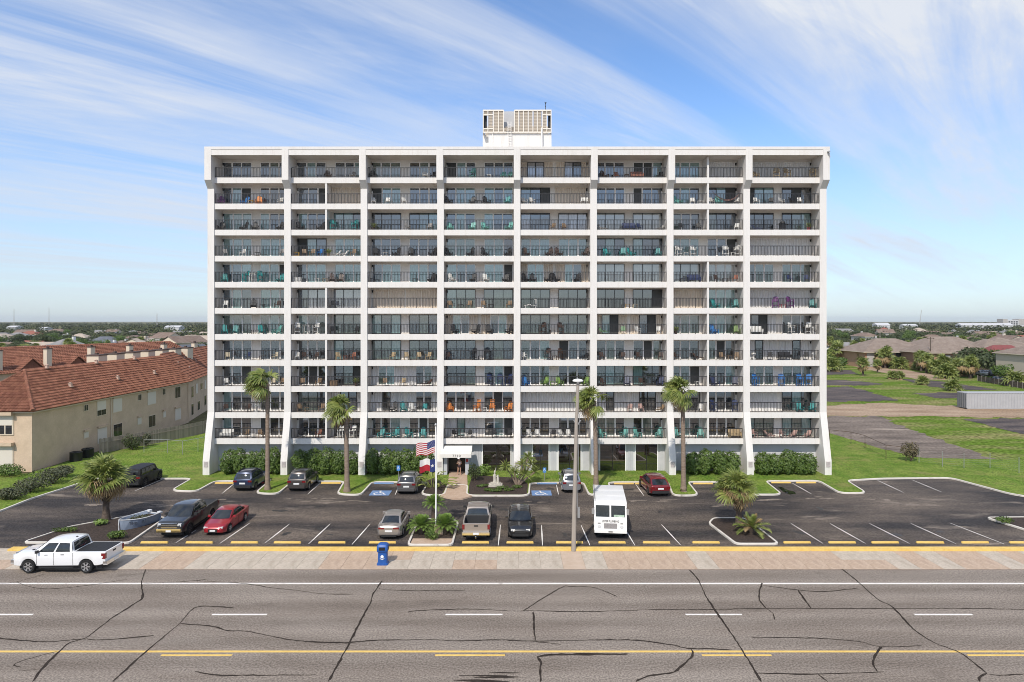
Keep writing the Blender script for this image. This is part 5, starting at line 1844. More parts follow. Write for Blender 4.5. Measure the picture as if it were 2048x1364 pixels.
def cycad(name, label, base, R_, hgt, nf, seed, cat='plant', dry=0, group=None, el0=75, el1=-5, lw=.045, mt=None):
    rr = random.Random(seed)
    V = thing(name, label, cat, tuple(base), 0, group)
    MB().tube([(0, 0, 0), (0, 0, hgt * .5), (0, 0, hgt)], [.2, .22, .14], 9).build('trunk', BARKD, V, smooth=60)
    for k in range(nf):
        el = el0 + (el1 - el0) * (k + .5) / nf + rr.uniform(-6, 6)
        az = k * 2.39996
        L = R_ * rr.uniform(.85, 1.1)
        m = MB()
        q = Matrix.Rotation(az, 3, 'Z')
        pr2 = None
        for j in range(12):
            s = (j + 1) / 12
            x = L * math.sin(s * 1.25) / math.sin(1.25) * math.cos(R(el)) * .98
            z = L * s * math.sin(R(el)) - .32 * L * s * s
            p = Vector((x, 0, z))
            if pr2 is None:
                pr2 = Vector((0, 0, 0))
            d = (p - pr2).normalized()
            m.bar(q @ pr2 + Vector((0, 0, hgt)), q @ p + Vector((0, 0, hgt)), .012)
            ll = L * .27 * math.sin(math.pi * min(.98, .12 + s * .85))
            for sg in (1, -1):
                e = (Vector((0, sg, .28)) + d * .7).normalized()
                a = p
                b = p + e * ll
                w = d * L * lw
                m.add([q @ (a - w) + Vector((0, 0, hgt)), q @ b + Vector((0, 0, hgt)), q @ (a + w) + Vector((0, 0, hgt))], [(0, 1, 2)])
            pr2 = p
        m.build('frond', (PALMD if dry and k % 4 == 0 and k < dry * 4 else (mt or PALMG)), V)
    return V


cycad('cycad', 'small cycad with feathery fronds in the island before the stocky palm', G(1503, 1066, .12), 1.45, .45, 26, 5, dry=7)
g = G(868, 1052, .12)
cycad('cycad', 'cycad on a tall dark trunk beside the flagpole', (g.x, g.y, .12), 1.0, 1.75, 70, 6, 'plant', 0, 'cycads around the flagpole', 82, -5, .03, LEAFL)
for px, py, lb, h_, rd in ((843, 1066, 'round bushy cycad in the flagpole island on the beige sedan side', .55, 1.15), (890, 1066, 'round bushy cycad in the flagpole island on the tan pickup side', .6, 1.15)):
    g = G(px, py, .12)
    cycad('cycad', lb, (g.x, g.y, .12), rd, h_, 90, px, 'plant', 0, 'cycads around the flagpole', 86, 0, .03, LEAFL)


def leaf_cloud(m, lobes, n, size, rr, up=.3, mi=0):
    """leaf-sized faces spread through the lobes, denser towards their skin"""
    tot = sum(l[3] * l[4] * l[5] for l in lobes)
    for l in lobes:
        k = int(n * l[3] * l[4] * l[5] / tot) + 1
        for _ in range(k):
            d = Vector((rr.gauss(0, 1), rr.gauss(0, 1), rr.gauss(0, 1))).normalized()
            q = rr.uniform(.55, 1.0) ** .5 * (1 + .16 * math.sin(d.x * 7 + l[0]) * math.sin(d.y * 6 + d.z * 5))
            p = Vector((l[0] + d.x * l[3] * q, l[1] + d.y * l[4] * q, l[2] + d.z * l[5] * q))
            nrm = (d + Vector((rr.uniform(-.8, .8), rr.uniform(-.8, .8), rr.uniform(-.5, .8) + up))).normalized()
            t = nrm.orthogonal().normalized()
            t = Matrix.Rotation(rr.uniform(0, 6.28), 3, nrm) @ t
            b = nrm.cross(t)
            s = size * rr.uniform(.6, 1.3)
            m.add([p - t * s, p - b * s * .55, p + t * s, p + b * s * .55], [(0, 1, 2, 3)], mi)


def hedge(name, label, x0, x1, y0, y1, h, n, seed, mt, z=LAWNZ, size=.11, group=None, cat='hedge'):
    rr = random.Random(seed)
    V = thing(name, label, cat, ((x0 + x1) / 2, (y0 + y1) / 2, z), 0, group)
    w, d = (x1 - x0) / 2, (y1 - y0) / 2
    m = MB()
    lobes = []
    k = max(3, int(w * 2 / 1.1))
    for i in range(k):
        cx = -w + 2 * w * (i + .5) / k
        hh = h * rr.uniform(.84, 1.0)
        lobes.append((cx + rr.uniform(-.15, .15), rr.uniform(-.1, .1), hh * .58, w / k * 1.35, d, hh * .44))
        lobes.append((cx + rr.uniform(-.3, .3), rr.uniform(-.2, .1), hh * .32, w / k * 1.25, d * .95, hh * .32))
    leaf_cloud(m, lobes, n, size, rr)
    m.build('foliage', mt, V)
    s = MB()
    for i in range(k * 2):
        cx = -w + 2 * w * (i + .5) / (2 * k)
        s.tube([(cx, 0, 0), (cx + rr.uniform(-.1, .1), rr.uniform(-.1, .1), h * .35), (cx + rr.uniform(-.3, .3), rr.uniform(-.2, .2), h * .75)], [.04, .03, .015], 5)
    s.build('stems', BARKD, V)
    return V


HG = 'clipped hedges between the pillars'
hy0, hy1 = 65.35, 67.45
for i, (a, b, hh, lb) in enumerate(((446, 560, 2.75, 'bushy green hedge behind the dark blue SUV, first bay from the townhouse end'), (590, 713, 2.75, 'bushy green hedge behind the grey brown SUV, second bay from the townhouse end'), (738, 868, 2.75, 'bushy green hedge behind the flags, third bay from the townhouse end'),
                                    (1374, 1474, 2.6, 'bushy green hedge behind the stocky palm, seventh bay from the townhouse end'), (1516, 1632, 2.45, 'bushy green hedge in the end bay nearest the open field'))):
    hedge('hedge', lb, XA(a, 66.4), XA(b, 66.4), hy0, hy1, hh, 14000, 40 + i, LEAF, size=.095, group=HG)


def shrub(name, label, px, py, rx, ry, rz_, n, seed, mt, size=.08, z=LAWNZ, cat='shrub', group=None, xyz=None):
    rr = random.Random(seed)
    g = xyz or G(px, py, z)
    V = thing(name, label, cat, (g[0], g[1], z), 0, group)
    lobes = [(rr.uniform(-.45, .45) * rx, rr.uniform(-.4, .4) * ry, rz_ * rr.uniform(.4, .65), rx * rr.uniform(.45, .7), ry * rr.uniform(.45, .7), rz_ * rr.uniform(.3, .42)) for _ in range(5)]
    m = MB()
    leaf_cloud(m, lobes, n, size, rr)
    m.build('foliage', mt, V)
    st = MB()
    for k in range(5):
        a = rr.uniform(0, 6.28)
        st.tube([(0, 0, 0), (.25 * rx * math.cos(a), .25 * ry * math.sin(a), rz_ * .35), (.5 * rx * math.cos(a), .5 * ry * math.sin(a), rz_ * .7)], [.04, .03, .012], 5)
    st.build('stems', BARKD, V)
    return V


# flagpole island and entrance beds
shrub('shrub', 'low round green shrub at the front of the flagpole island', 862, 1078, .6, .5, .75, 900, 1, LEAF, .05, .12)
shrub('shrub', 'low green shrub at the palm foot beside the boat planter', 200, 1050, .6, .5, .5, 500, 2, LEAFL, .07, .12)
shrub('shrub', 'low green shrub behind the white pickup bed cover', 235, 1077, .8, .55, .6, 900, 3, LEAF, .06, .12)
shrub('shrub', 'low green shrub on the driveway edge of the boat planter bed', 130, 1063, 1.1, .35, .4, 500, 4, LEAF, .06, .12)
shrub('shrub', 'low green shrub in the mulch island at the far driveway', 2010, 1046, .8, .5, .5, 500, 5, LEAF, .06, .12)
for k, (px, py) in enumerate(((965, 974), (975, 982), (992, 983), (1003, 978), (1020, 982), (1035, 976))):
    shrub('groundcover_plant', 'low spreading green plant in the statue bed beside the entrance walk', px, py, .65, .4, .3, 330, 60 + k, LEAF, .06, LAWNZ + .01, 'plant', 'low plants in the statue bed')
shrub('shrub', 'dark green shrub against the porch beside the statue bed', 950, 962, .7, .6, 1.7, 900, 70, LEAFD, .08)
shrub('shrub', 'pale green leafy shrub under the lobby window by the porch', 968, 952, .8, .5, 1.3, 700, 71, LEAFL, .1)
# clump of leaning trunks with spiky heads
g = G(1035, 969, LAWNZ)
YUC = thing('yucca_clump', 'large spiky yucca clump with several leaning trunks in the statue bed', 'plant', tuple(g))
rr = random.Random(9)
for k, (hx, hyy, hz3) in enumerate(((1010, -.2, 1.9), (1028, -.3, 1.35), (1045, 0, 2.0), (1058, .2, 2.7), (1064, .3, 2.0), (1050, -.2, 1.1), (1072, .2, 1.2))):
    xx = XA(hx, g.y) - g.x
    MB().tube([(xx * .1, 0, 0), (xx * .45, hyy * .4, hz3 * .45), (xx * .95, hyy, hz3 * .95)], [.12, .10, .08], 8).build('trunk', BARK, YUC, smooth=60)
    m = MB()
    for q in range(80):
        a, e = rr.uniform(0, 6.28), R(rr.uniform(-35, 85))
        d = Vector((math.cos(a) * math.cos(e), math.sin(a) * math.cos(e), math.sin(e)))
        l = rr.uniform(.6, .95)
        c = Vector((xx * .95, hyy, hz3 * .95))
        n_ = d.orthogonal().normalized() * .035
        m.add([c, c + d * l * .5 + n_, c + d * l + Vector((0, 0, -.12)), c + d * l * .5 - n_], [(0, 1, 2, 3)])
    m.build('leaf_rosette', PALMG, YUC)
# broad-leaved plant left of the porch
g = G(866, 975, LAWNZ)
BIP = thing('broadleaf_plant', 'clump of broad banana-like leaves beside the porch and flags', 'plant', tuple(g))
for k in range(26):
    a, e, l = rr.uniform(0, 6.28), R(rr.uniform(25, 85)), rr.uniform(1.1, 2.3)
    d = Vector((math.cos(a) * math.cos(e), math.sin(a) * math.cos(e), math.sin(e)))
    sd_ = Vector((-math.sin(a), math.cos(a), 0)) * .17
    p0 = Vector((.35 * math.cos(a), .25 * math.sin(a), 0))
    p1 = p0 + d * l * .55
    m = MB().tube([p0, p1], [.03, .015], 5)
    pts = [p1 + (d * s + Vector((math.cos(a), math.sin(a), 0)) * s * s * .4) * .95 + Vector((0, 0, -.5 * s * s)) for s in (0, .25, .5, .75, 1)]
    ws = (.2, .9, 1, .75, .05)
    vs = []
    for p, w in zip(pts, ws):
        vs += [p - sd_ * w + Vector((0, 0, .05)), p, p + sd_ * w + Vector((0, 0, .05))]
    m.add(vs, [(3 * i + j, 3 * i + 3 + j, 3 * i + 4 + j, 3 * i + 1 + j) for i in range(4) for j in (0, 1)])
    m.build('leaf', PALMG, BIP)

# ------------------------------------------------------------------ street furniture
# street lamp on a leaning wooden pole
g = G(1147, 1102, .03)
SLP = thing('street_lamp', 'street lamp with white disc head on a tall leaning wooden pole', 'street lamp', (g.x, g.y, .03))
zl = ZA(765, g.y)
MB().tube([(0, 0, 0), (.06, 0, 3), (.14, 0, 6), (.20, 0, 9), (.27, 0, zl - 1.6), (.30, 0, zl - .1)], [.16, .15, .135, .12, .11, .10], 14).build('pole', WOODP, SLP, smooth=60)
MB().lathe([(.07, 0), (.09, .10), (.35, .14), (.37, .21), (.27, .29), (.05, .33)], 20, (.30, 0, zl - .1)).build('lamp_head', mat('lamp_white', (0.8, 0.8, 0.79), rough=.3), SLP, smooth=40)
MB().box(.27, -.12, 2.3, .42, .08, 3.0).build('meter_box', STEEL, SLP)
MB().tube([(.27, -.03, 3.0), (.33, -.03, 6.0), (.4, -.03, 9.4)], .02, 5).build('cable', STEEL, SLP)
MB().bar((.18, 0, zl - 2.9), (.02, 0, zl - 2.6), .07).bar((.3, 0, zl - 2.9), (.48, 0, zl - 2.6), .07).build('bracket', STEEL, SLP)

# flagpole and flags
g = G(872, 1066, .12)
FP = thing('flagpole', 'white flagpole with ball finial rising from the cycad island', 'flagpole', (g.x, g.y, .12))
zp = ZA(852, g.y)
MB().tube([(0, 0, 0), (0, 0, zp * .5), (-.02, 0, zp - .15)], [.085, .07, .05], 12).build('pole', mat('pole_white', (0.78, 0.77, 0.75), rough=.35), FP, smooth=60)
MB().lathe([(.02, 0), (.08, .05), (.1, .12), (.08, .2), (.02, .24)], 12, (-.02, 0, zp - .15)).build('finial', STEEL, FP, smooth=60)
MB().box(-.12, -.25, 0, .3, -.1, .62).box(.02, -.3, 0, .55, -.1, .30).build('plaque_stone', CONCP, FP)
FLW = mat('flag_white', (0.76, 0.74, 0.72), rough=.8, trans=.2)
FLR = mat('flag_red', (0.42, 0.03, 0.045), rough=.8, trans=.2)
FLB = mat('flag_blue', (0.035, 0.05, 0.17), rough=.8, trans=.2)


def flag_pt(s, t, w, h, tilt, ph):
    return Vector((-s * w, .16 * math.sin(s * 7 + ph + t * .8) * (.3 + s) + .05 * s, -t * h - tilt * s + .05 * math.sin(s * 9 + ph)))


zf1, zf2 = ZA(881, g.y), ZA(917, g.y)
m = MB()
fw, fh = 1.42, .92
for i in range(20):
    for j in range(13):
        s0, s1, t0, t1 = i / 20, (i + 1) / 20, j / 13, (j + 1) / 13
        mi = 2 if (s1 <= .401 and j < 7) else (1 if j % 2 == 0 else 0)
        m.add([flag_pt(s0, t0, fw, fh, .28, 1), flag_pt(s0, t1, fw, fh, .28, 1), flag_pt(s1, t1, fw, fh, .28, 1), flag_pt(s1, t0, fw, fh, .28, 1)], [(0, 1, 2, 3)], mi)
UF = m.build('flag', [FLW, FLR, FLB], None, (g.x - .07, g.y, zf1), smooth=180, weld=.0005)
tag(UF, 'striped American flag flying from the white flagpole', 'flag')
sm = MB()
for a in range(9):
    for b in range(11):
        if (a + b) % 2 == 0:
            s_, t_ = (.4) * (b + 1) / 12, (7 / 13) * (a + 1) / 10
            for off in (-.008, .008):
                pts = []
                for k in range(10):
                    rr_ = .016 if k % 2 == 0 else .007
                    pts.append(flag_pt(s_ + rr_ * math.cos(k * .628) / fw, t_ + rr_ * math.sin(k * .628) / fh, fw, fh, .28, 1) + Vector((0, off, 0)))
                sm.add(pts, [tuple(range(10))])
sm.build('flag_stars', FLW, UF)
m = MB()
tw, th = 1.12, .93
for i in range(18):
    for j in range(8):
        s0, s1, t0, t1 = i / 18, (i + 1) / 18, j / 8, (j + 1) / 8
        mi = 2 if i < 6 else (0 if j < 4 else 1)
        m.add([flag_pt(s0, t0, tw, th, .1, 3), flag_pt(s0, t1, tw, th, .1, 3), flag_pt(s1, t1, tw, th, .1, 3), flag_pt(s1, t0, tw, th, .1, 3)], [(0, 1, 2, 3)], mi)
TF = m.build('flag', [FLW, FLR, FLB], None, (g.x - .07, g.y, zf2), smooth=180, weld=.0005)
tag(TF, 'red, white and blue lone-star Texas flag flying below the American flag', 'flag')
sm = MB()
for off in (-.012, .012):
    pts = []
    for k in range(10):
        rr_ = .15 if k % 2 == 0 else .06
        pts.append(flag_pt(.165 + rr_ * math.sin(k * .628) / tw, .5 - rr_ * math.cos(k * .628) / th, tw, th, .1, 3) + Vector((0, off, 0)))
    sm.add(pts, [tuple(range(10))])
sm.build('flag_star', FLW, TF)

# litter bin
g = G(764, 1131, .03)
BN = thing('litter_bin', 'blue plastic litter bin with hooded top on the sidewalk', 'trash bin', (g.x, g.y + .32, .03))
BB = mat('bin_blue', (0.012, 0.075, 0.29), (0.02, 0.095, 0.34), 5, .4)
m = MB()


def rring(z, hx, hy_, r=.1):
    pts = []
    for (cx, cy, a0) in ((hx - r, hy_ - r, 0), (-hx + r, hy_ - r, 90), (-hx + r, -hy_ + r, 180), (hx - r, -hy_ + r, 270)):
        for k in range(4):
            a = R(a0 + k * 30)
            pts.append((cx + r * math.cos(a), cy + r * math.sin(a), z))
    return pts


def stack(m, rings):
    n = len(rings[0])
    vs = [p for q in rings for p in q]
    fs = [(i * n + k, i * n + (k + 1) % n, (i + 1) * n + (k + 1) % n, (i + 1) * n + k) for i in range(len(rings) - 1) for k in range(n)]
    fs += [tuple(range(n - 1, -1, -1)), tuple((len(rings) - 1) * n + k for k in range(n))]
    m.add(vs, fs)


stack(m, [rring(0, .36, .33), rring(.07, .36, .33), rring(.1, .30, .27), rring(.72, .29, .26), rring(.86, .28, .25)])
m.build('bin_body', BB, BN, smooth=50)
hd = MB()
stack(hd, [rring(.84, .34, .31), rring(.9, .36, .33), rring(1.16, .36, .33), rring(1.28, .31, .28), rring(1.34, .22, .19)])
hd.build('bin_hood', BB, BN, smooth=50)
MB().box(-.19, -.338, .96, .19, -.3, 1.16).box(.3, -.19, .96, .368, .19, 1.16).build('bin_opening', BLACKM, BN)
lgm = MB().lathe([(.10, 0), (.10, .012)], 16, (0, -.295, .55), 'Y')
for k in range(8):
    a0, a1 = R(215 + k * 14), R(215 + (k + 1) * 14)
    lgm.bar((.17 * math.cos(a0), -.29, .55 + .17 * math.sin(a0)), (.17 * math.cos(a1), -.29, .55 + .17 * math.sin(a1)), .03, .022)
lgm.build('bin_emblem', FRAMEW, BN)

# boat planter
b0, b1 = G(238, 1062, .12), G(308, 1040, .12)
bx = (b1 - b0)
BT = thing('boat_planter', 'pale blue rowing boat used as planter in the mulch bed', 'boat', tuple(b0), math.atan2(bx.y, bx.x))
Lb = bx.length * 1.02
outl = [(0, .02, 1.02), (.06, .22, .98), (.18, .50, .92), (.35, .72, .86), (.55, .82, .82), (.78, .80, .82), (1.0, .70, .86)]
vs, fs = [], []
nb = len(outl)
for s in (1, -1):
    for (t_, w, zt_) in outl:
        xx = t_ * Lb
        vs += [(xx + .12 * (t_ < .3), s * w * .72, .0 if t_ > .05 else .05), (xx, s * w, zt_ * .78), (xx, s * (w - .05), zt_ * .78), (xx + .14 * (t_ < .3), s * max(.01, w * .72 - .05), .12)]
for s in (0, 1):
    for i in range(nb - 1):
        for k in range(3):
            a = s * nb * 4 + i * 4 + k
            f = (a, a + 4, a + 5, a + 1)
            fs.append(f if s else tuple(reversed(f)))
BM = mat('boat_paint', (0.30, 0.35, 0.43), (0.25, 0.30, 0.38), 3, .6)
hull = MB().add(vs, fs)
hull.box(Lb - .03, -.68, 0, Lb + .03, .68, .52)
hull.build('hull', BM, BT)
gun = MB()
for s in (1, -1):
    gun.tube([(t_ * Lb, s * w, zt_ * .78 + .02) for (t_, w, zt_) in outl], .035, 6)
gun.tube([(0, 0, .05), (-.02, 0, .45), (0, 0, .82)], .04, 6).box(Lb - .12, .42, .6, Lb + .12, .72, .74).box(Lb - .12, -.72, .6, Lb + .12, -.42, .74).bar((Lb, -.45, .56), (Lb, .45, .56), .06)
gun.build('gunwale', mat('gunwale_paint', (0.62, 0.63, 0.64), rough=.6), BT)
MB().add([(t_ * Lb + .05, s * max(0, w - .1), .45) for s in (1, -1) for (t_, w, zt_) in outl], [(i, i + 1, nb + i + 1, nb + i) for i in range(nb - 1)]).build('soil', MULCH, BT)
rr = random.Random(4)
m = MB()
leaf_cloud(m, [(Lb * .3, 0, .55, .35, .25, .16), (Lb * .5, .1, .58, .4, .35, .2), (Lb * .68, -.1, .55, .35, .3, .14)], 420, .06, rr)
m.build('planting', LEAFO, BT)
DL = mat('boat_letter', (0.06, 0.07, 0.09), rough=.6)
# lettering follows the near side of the bow
pa, pb = Vector((.18 * Lb, -.50)), Vector((.55 * Lb, -.80))
for ch, s in zip('THE RI', (.02, .2, .38, .6, .78, .96)):
    if ch != ' ':
        p = pa.lerp(pb, s)
        text('boat_letter', ch, DL, .36, BT, (p.x, p.y - .015 + .05 * 0, .44), (R(78), 0, math.atan2(pb.y - pa.y, pb.x - pa.x)), 1.0)

# statue fountain
g = G(991, 972, LAWNZ)
ST = thing('garden_statue', 'weathered white garden statue group on a stone base by the entrance walk', 'statue', tuple(g))
STM = mat('statue_stone', (0.55, 0.51, 0.44), (0.38, 0.35, 0.30), 5, .9)
MB().cb((0, 0, .1), (1.3, .9, .2)).cb((0, 0, .25), (.95, .65, .14)).build('base', STM, ST)
MB().lathe([(.22, .3), (.16, .5), (.14, .8), (.17, 1.0), (.10, 1.12), (.05, 1.18), (.09, 1.3), (.06, 1.42), (.03, 1.5)], 10, (-.08, 0, 0)).build('standing_figure', STM, ST, smooth=60)
MB().lathe([(.17, .3), (.13, .55), (.12, .75), (.08, .86), (.09, .98), (.03, 1.06)], 10, (.22, .02, 0)).build('kneeling_figure', STM, ST, smooth=60)
MB().bar((-.08, -.02, 1.05), (.05, -.05, 1.75), .05).bar((-.08, 0, 1.0), (.2, -.03, .85), .05).build('raised_arm', STM, ST)

# accessible parking signs
for px, py, ph_, lb in ((797, 974, 936, 'blue accessible parking sign behind the dark silver SUV'), (1089, 961, 940, 'blue accessible parking sign in the grass beside the silver SUV'), (1138, 964, 941, 'blue accessible parking sign between silver SUV and lobby windows')):
    g = G(px, py, LAWNZ)
    SG = thing('parking_sign', lb, 'sign', tuple(g), 0, 'accessible parking signs')
    zs_ = ZA(ph_, g.y) - LAWNZ
    MB().tube([(0, 0, 0), (0, 0, zs_ + .2)], .03, 8).build('post', STEEL, SG)
    MB().box(-.16, -.045, zs_ - .24, .16, -.032, zs_ + .24).build('sign_plate', SIGNB, SG)
    b = MB()
    wheelchair(b, (0, 0), .3, 0)
    o = b.build('access_symbol', FRAMEW, SG, (0, -.0475, zs_ + .03))
    o.rotation_euler = (R(90), 0, 0)

# hydrant behind the palm
g = G(524, 966, LAWNZ)
FHD = MB().lathe([(.16, 0), (.16, .06), (.11, .08), (.11, .55), (.15, .58), (.14, .66), (.07, .76), (.03, .82)], 12).lathe([(.06, -.22), (.06, .22)], 10, (0, 0, .45), 'Y').build('fire_hydrant', mat('hydrant_red', (0.42, 0.03, 0.03), rough=.45), None, tuple(g), smooth=40)
tag(FHD, 'red fire hydrant in the grass beside the dark blue SUV', 'hydrant')

# person in swimwear in the porch, seen from behind, holding something up
g = Vector((XC + (xl + xr) / 2 + .33, YF - 1.15, .16))
PS = thing('person', 'barefoot person in dark swim shorts and pale top standing at the entrance', 'person', tuple(g))


def skin_body(name, verts, edges, radii, m, parent, sub=2):
    me = bpy.data.meshes.new(name)
    me.from_pydata(verts, edges, [])
    o = obj(name, me)
    sk = o.modifiers.new('s', 'SKIN')
    for i, r_ in enumerate(radii):
        me.skin_vertices[0].data[i].radius = r_ if isinstance(r_, tuple) else (r_, r_)
    me.skin_vertices[0].data[0].use_root = True
    o.modifiers.new('u', 'SUBSURF').levels = sub
    bpy.context.view_layer.update()
    me2 = bpy.data.meshes.new_from_object(o.evaluated_get(bpy.context.evaluated_depsgraph_get()))
    bpy.data.objects.remove(o)
    me2.materials.clear()
    me2.materials.append(m)
    me2.polygons.foreach_set('use_smooth', [True] * len(me2.polygons))
    return obj(name, me2, parent)


SKIN = mat('skin', (0.44, 0.255, 0.18), rough=.5)
vv = [(0, 0, .92), (0, 0, 1.08), (0, .01, 1.26), (0, .01, 1.40), (0, 0, 1.47), (0, -.01, 1.56), (0, -.01, 1.66),
      (.10, 0, .86), (.11, .0, .48), (.13, .03, .10), (.14, -.09, .03), (-.10, 0, .86), (-.12, -.05, .48), (-.16, -.02, .10), (-.17, -.13, .03),
      (.17, .01, 1.38), (.24, .03, 1.12), (.10, -.18, 1.16), (.05, -.24, 1.26), (-.17, .01, 1.38), (-.24, .03, 1.12), (-.12, -.17, 1.18), (-.05, -.24, 1.28),
      (.02, -.27, 1.33), (.045, -.285, 1.33), (.07, -.285, 1.315), (.09, -.275, 1.295), (.085, -.24, 1.22), (-.02, -.27, 1.35), (-.045, -.285, 1.35), (-.07, -.285, 1.335), (-.09, -.275, 1.315), (-.085, -.24, 1.24)]
ee = [(0, 1), (1, 2), (2, 3), (3, 4), (4, 5), (5, 6), (0, 7), (7, 8), (8, 9), (9, 10), (0, 11), (11, 12), (12, 13), (13, 14), (3, 15), (15, 16), (16, 17), (17, 18), (3, 19), (19, 20), (20, 21), (21, 22), (18, 23), (18, 24), (18, 25), (18, 26), (18, 27), (22, 28), (22, 29), (22, 30), (22, 31), (22, 32)]
ra = [(.15, .11), (.125, .095), (.14, .10), (.11, .08), .055, (.08, .095), (.07, .085), .09, .065, .04, .035, .09, .065, .04, .035, .06, .045, .035, .03, .06, .045, .035, .03] + [.009] * 10
skin_body('body', vv, ee, ra, SKIN, PS)
DK = mat('swim_dark', (0.03, 0.015, 0.02), rough=.7)
MB().lathe([(.155, .78), (.175, .86), (.165, .96), (.14, 1.02)], 14).build('swim_shorts', DK, PS, smooth=60)
MB().lathe([(.15, 1.14), (.155, 1.24), (.145, 1.32)], 14).build('swim_top', FLW, PS, smooth=60)
MB().lathe([(.05, 1.55), (.095, 1.6), (.1, 1.68), (.08, 1.75), (.02, 1.78)], 12, (0, .035, 0)).lathe([(.03, 1.42), (.06, 1.5), (.07, 1.58)], 8, (0, .07, 0)).build('hair', mat('hair_brown', (0.05, 0.03, 0.02), rough=.6), PS, smooth=60)

for s_ in (-1, 1):
    MB().lathe([(.004, -.006), (.012, 0), (.004, .006)], 8, (s_ * .033, -.098, 1.625), 'Y').build('eye', DK, PS)
    MB().cb((s_ * .088, .0, 1.61), (.018, .035, .06)).build('ear', SKIN, PS)
MB().cb((0, -.105, 1.60), (.022, .03, .045)).build('nose', SKIN, PS)
MB().cb((0, -.098, 1.565), (.045, .012, .012)).build('mouth', FLR, PS)

# ------------------------------------------------------------------ tiled townhouses on the left
def tile_slope(m, e0, e1, r0, r1, cw=.34, ch=.38, cut=None):
    """barrel tiles laid on the plane eave e0-e1 up to ridge r0-r1 (may taper): real courses and humps"""
    e0, e1, r0, r1 = (Vector(p) for p in (e0, e1, r0, r1))
    ax = (e1 - e0).normalized()
    up = ((r0 + r1) / 2 - (e0 + e1) / 2)
    up = up - ax * up.dot(ax)
    sl_ = up.length
    upn = up.normalized()
    nrm = ax.cross(upn).normalized()
    if nrm.z < 0:
        nrm = -nrm
    W_ = (e1 - e0).length
    a0, a1 = (r0 - e0).dot(ax), (r1 - e0).dot(ax)
    nr = max(1, int(sl_ / ch))
    ch = sl_ / nr
    for j in range(nr):
        v0, v1 = j * ch, (j + 1) * ch
        s = (j + .5) / nr
        x0, x1 = a0 * s, W_ + (a1 - W_) * s
        if x1 - x0 < cw * .5:
            continue
        n = max(1, int(round((x1 - x0) / cw)))
        w = (x1 - x0) / n
        for i in range(n):
            b0 = e0 + ax * (x0 + w * i) + upn * v0
            vs = []
            for (vv_, dz) in ((0, .12), (v1 - v0 + .03, .015)):
                for (f, hh) in ((0, 0), (.22, .11), (.5, .15), (.78, .11), (1, 0)):
                    vs.append(b0 + ax * w * f + upn * vv_ + nrm * (hh + dz))
            m.add(vs, [(0, 1, 6, 5), (1, 2, 7, 6), (2, 3, 8, 7), (3, 4, 9, 8), (0, 4, 3, 2, 1)])


def ridge_caps(m, a, b, r=.13, step=.4):
    a, b = Vector(a), Vector(b)
    d = b - a
    n = max(2, int(d.length / step))
    for i in range(n):
        p, q = a + d * i / n, a + d * (i + 1.08) / n
        m.tube([p + Vector((0, 0, .02)), q + Vector((0, 0, -.01))], [r * 1.12, r * .95], 7)


XW, XRG, ZE, ZR = -49.7, -54.0, 6.3, 10.3
YA, YB = 67.4, 100.5
TH = thing('townhouse_row', 'tan stucco townhouse row with terracotta tiled hip roof beside the driveway', 'building', (XW, YA, 0))
L0 = lambda x, y, z: (x - XW, y - YA, z)
w2 = 2 * XRG - XW
base = MB()
base.box(*L0(w2 + .3, YA + .3, 0), *L0(XW - .3, YB, ZE - .12))
wall = base.build('wall', STUCCO, TH)
MB().box(*L0(w2, YA, ZE - .12), *L0(XW, YB, ZE)).build('eave', CREAM, TH)
rf_ = MB()
rf_.m = rf_.m
hip = Vector(L0(XRG, YA + 4.6, ZR))
hb = Vector(L0(XRG, YB + .2, ZR))
tile_slope(rf_, L0(XW + .15, YA - .15, ZE), L0(XW + .15, YB + .2, ZE), hip, hb)
tile_slope(rf_, L0(w2, YA - .15, ZE), L0(XW + .15, YA - .15, ZE), hip, hip)
tile_slope(rf_, L0(w2, YB + .2, ZE), L0(w2, YA - .15, ZE), hb, hip, .7, .8)
rf_.prism([(p[0], p[1]) for p in (L0(w2 + .1, YA, 0), L0(XW, YA, 0), L0(XW, YB, 0), L0(w2 + .1, YB, 0))], ZE + .0, ZE + .03)
ro = rf_.build('roof', TILE, TH)
ro['kind'] = 'stuff'
rc = MB()
ridge_caps(rc, hip, hb)
ridge_caps(rc, Vector(L0(XW + .1, YA - .1, ZE + .15)), hip, .2)
ridge_caps(rc, Vector(L0(w2, YA - .1, ZE + .1)), hip, .15)
rc.build('ridge_caps', TILE, TH)
VENT = mat('vent_pale', (0.50, 0.36, 0.29), rough=.8)
SHW = mat('roll_shutter', (0.62, 0.57, 0.50), rough=.7)
for (px, py) in ((93, 738), (192, 728), (268, 720), (140, 775), (235, 760), (308, 749)):
    # a point on the slope seen at this pixel
    d = Vector(((px - 1024) / F, 1, -(py - HOR) / F))
    n = Vector((ZR - ZE, 0, XW - XRG)).normalized()
    p0 = Vector((XW + .15, 0, ZE))
    t_ = (p0 - Vector((0, 0, H))).dot(n) / d.dot(n)
    p = Vector((0, 0, H)) + d * t_
    v = MB().cb((0, 0, .12), (.7, .5, .05)).cb((.05, 0, .28), (.28, .3, .34)).lathe([(.2, .45), (.24, .5), (.05, .6)], 8)
    v.build('roof_vent', VENT, TH, tuple(p - Vector((XW, YA, 0))))
CHC = mat('chimney_cap', (0.10, 0.07, 0.06), rough=.8)
